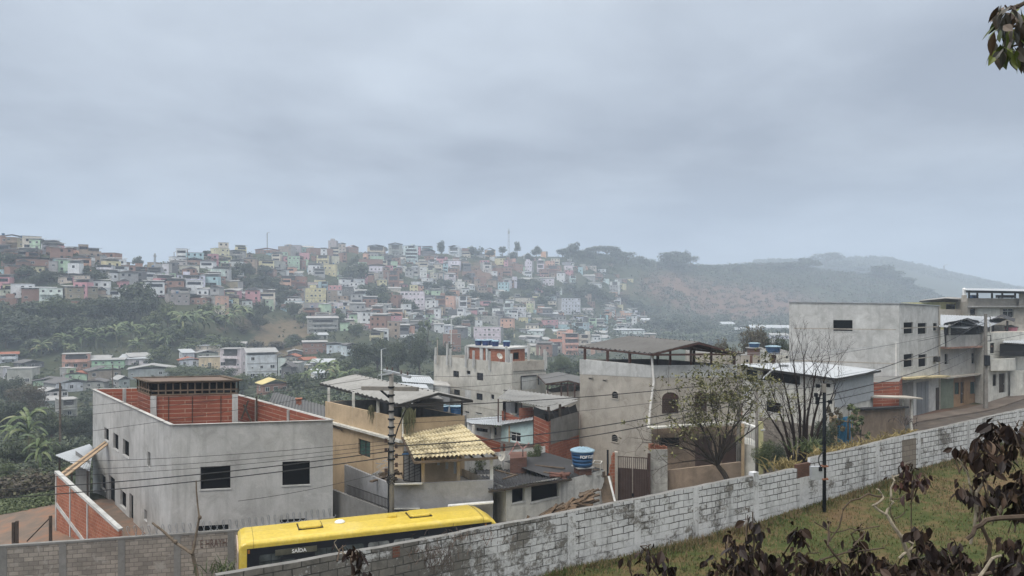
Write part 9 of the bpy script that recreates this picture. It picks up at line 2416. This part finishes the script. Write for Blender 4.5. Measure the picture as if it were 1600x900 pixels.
shrub('shrub', 'small dark-leaved shrub tip at the bottom edge below the white wall', P(1020, 1000, 4.9),
  [([(1010, 980, 4.9), (1012, 900, 4.9), (1014, 850, 4.9)], .008, .003, 'd'), ([(1012, 880, 4.9), (998, 868, 4.9), (986, 862, 4.9)], .003, .002, 'd')],
  [(1013, 852, 4.9, 4, 4, 4, .07), (1024, 868, 4.9, 9, 10, 16, .105), (1044, 884, 4.9, 7, 10, 12, .105), (985, 870, 4.9, 3, 4, 2, .10), (1012, 892, 4.9, 14, 8, 16, .09)], 13, M['dark_leaf'])
shrub('shrub', 'reddish-leaved shrub top poking up before the wall beside the bus', P(548, 1000, 4.6),
  [([(548, 990, 4.6), (550, 900, 4.6), (548, 858, 4.6)], .007, .003, 'd'), ([(549, 870, 4.6), (530, 862, 4.6), (521, 850, 4.6), (526, 843, 4.6)], .003, .002, 'p')],
  [(534, 857, 4.6, 6, 8, 7, .085), (548, 858, 4.6, 9, 8, 12, .085), (560, 864, 4.6, 8, 9, 11, .085), (556, 892, 4.6, 9, 8, 12, .085)], 19, M['dark_leaf'])
shrub('shrub', 'tall dark-leaved shrub with pale stems rising at the right edge, before the white wall', P(1560, 1000, 5.2),
  [([(1517, 850, 5.2), (1528, 800, 5.2), (1516, 762, 5.2), (1514, 745, 5.2), (1506, 730, 5.2), (1496, 716, 5.2)], .010, .005, 'p'), ([(1528, 800, 5.2), (1526, 770, 5.2), (1540, 745, 5.2), (1543, 728, 5.2), (1553, 714, 5.2), (1556, 692, 5.2)], .011, .005, 'p'), ([(1540, 960, 5.2), (1545, 850, 5.2), (1528, 800, 5.2)], .016, .011, 'd'), ([(1560, 800, 5.2), (1580, 765, 5.2), (1600, 790, 5.2), (1640, 815, 5.2)], .007, .008, 'p'), ([(1582, 765, 5.2), (1572, 780, 5.2), (1565, 792, 5.2)], .006, .004, 'p')],
  [(1512, 696, 5.2, 13, 10, 18, .11), (1500, 708, 5.2, 6, 6, 6, .11), (1535, 688, 5.2, 14, 12, 22, .11), (1560, 682, 5.2, 14, 14, 26, .11), (1572, 700, 5.2, 12, 14, 20, .11), (1535, 708, 5.2, 20, 9, 22, .11), (1585, 668, 5.2, 14, 12, 20, .11), (1556, 665, 5.2, 14, 8, 12, .11), (1560, 722, 5.2, 12, 8, 8, .1), (1600, 680, 5.2, 10, 14, 16, .11),
  (1506, 762, 5.2, 11, 9, 12, .10), (1518, 772, 5.2, 8, 10, 10, .10), (1530, 746, 5.2, 14, 9, 16, .11), (1545, 785, 5.2, 14, 14, 14, .105), (1568, 766, 5.2, 16, 14, 26, .11), (1590, 758, 5.2, 14, 20, 34, .11), (1600, 745, 5.2, 10, 14, 22, .11), (1535, 788, 5.2, 10, 8, 8, .1), (1585, 790, 5.2, 12, 12, 16, .11), (1600, 780, 5.2, 8, 16, 16, .11)], 29, M['dark_leaf'])
shrub('shrub', 'thin reddish twig cluster in front of the bare brown block panel', P(1410, 1000, 5.4),
  [([(1395, 745, 5.3), (1404, 742, 5.35), (1414, 730, 5.4), (1420, 722, 5.4)], .004, .002, 'p'), ([(1430, 770, 5.4), (1425, 756, 5.4), (1418, 742, 5.4)], .003, .002, 'd'), ([(1426, 980, 5.4), (1424, 860, 5.4), (1424, 768, 5.4)], .006, .003, 'd')],
  [(1410, 724, 5.4, 6, 4, 6, .085), (1421, 722, 5.4, 4, 5, 5, .085), (1405, 748, 5.4, 5, 4, 6, .085), (1424, 750, 5.4, 7, 8, 11, .085), (1436, 746, 5.4, 8, 5, 8, .085), (1446, 739, 5.4, 4, 4, 4, .08), (1423, 766, 5.4, 3, 5, 3, .085)], 37, leaf_mat('red_brown_leaves', [(.05, (.016, .010, .010)), (.5, (.045, .022, .020)), (.9, (.11, .055, .045)), (.98, (.2, .14, .11))], .45, .35))
def overhead_branch():
 rnd = random.Random(51); d = 3.9
 x, y = 5.6, 5.0; zg = float(ground(x+.6, y))
 root = thing('tree', 'overhanging branch with green and bronze leaves in the top right corner of the view', 'tree', (x+.6, y, zg))
 mb = MB(); mb.tube([(x+.6, y, zg-.3), (x+.55, y, -.6), (x+.35, y-.1, .9), (x+.1, y-.2, 2.2), (x-.2, y-.3, 3.4)], [.15, .13, .10, .07, .02], 9); mb.tube([(x+.4, y-.1, .7), (x-.6, y-.5, 1.25), P(1770, 30, d), P(1700, 30, d)], [.075, .055, .035, .018], 7)
 for pts in ([(1700, 30), (1640, -10), (1600, 5), (1575, 15), (1570, 8)], [(1700, 50), (1640, 30), (1600, 35), (1575, 45), (1560, 60)], [(1640, 30), (1610, 55), (1590, 70), (1572, 75)], [(1600, 5), (1590, 12), (1578, 10)], [(1610, 55), (1620, 80), (1600, 88)]):
  mb.tube([P(a, b, d) for a, b in pts], [.02, .014, .010, .007, .004][:len(pts)] if len(pts) == 5 else [.012, .009, .006, .004][:len(pts)], 6)
 part('trunk', mb, M['dark_twig'], root)
 cl = [(1640, 40, 1, 14), (1670, 10, 1, 14), (1700, 60, 1, 14), (1740, 20, 1, 14), (1780, 60, 1, 14), (1660, 90, 1, 10), (1567, 10, -1, 9), (1575, 22, 1, 6), (1583, 14, .5, 6), (1592, 30, 1, 9), (1560, 42, -1, 7), (1573, 44, 0, 7), (1586, 52, 0, 8), (1557, 72, -1, 7), (1568, 74, 0, 8), (1580, 82, .3, 8), (1592, 74, 1, 9), (1600, 50, 1, 9), (1604, 20, 1, 10), (1600, 92, 1, 8), (1612, 70, 1, 9), (1560, 20, -1, 3)]
 g, b = MB(), MB()
 for cx, cy, s, n in cl:
  for k in range(n):
   q = P(cx+rnd.gauss(0, 5), cy+rnd.gauss(0, 5), d+rnd.gauss(0, .07)); dv = Vector((s*.35+rnd.gauss(0, .35), rnd.gauss(0, .5), -1+rnd.uniform(-.2, .5)))
   l = rnd.uniform(.07, .125); leaf_geo(g if rnd.random() < (.25 if cy < 40 else .55) else b, q, dv, l, l*rnd.uniform(.34, .46), rnd.uniform(-1.2, 1.2), rnd.uniform(-.1, .6), 0, .2)
 part('foliage', g, leaf_mat('green_near_leaves', [(.1, (.035, .055, .012)), (.5, (.08, .11, .018)), (.95, (.16, .19, .03))], .4, .4), root)
 part('foliage', b, leaf_mat('bronze_near_leaves', [(.1, (.022, .024, .018)), (.5, (.05, .045, .032)), (.95, (.11, .07, .045))], .4, .4), root, label='bronze leaves among the green ones')
overhead_branch()
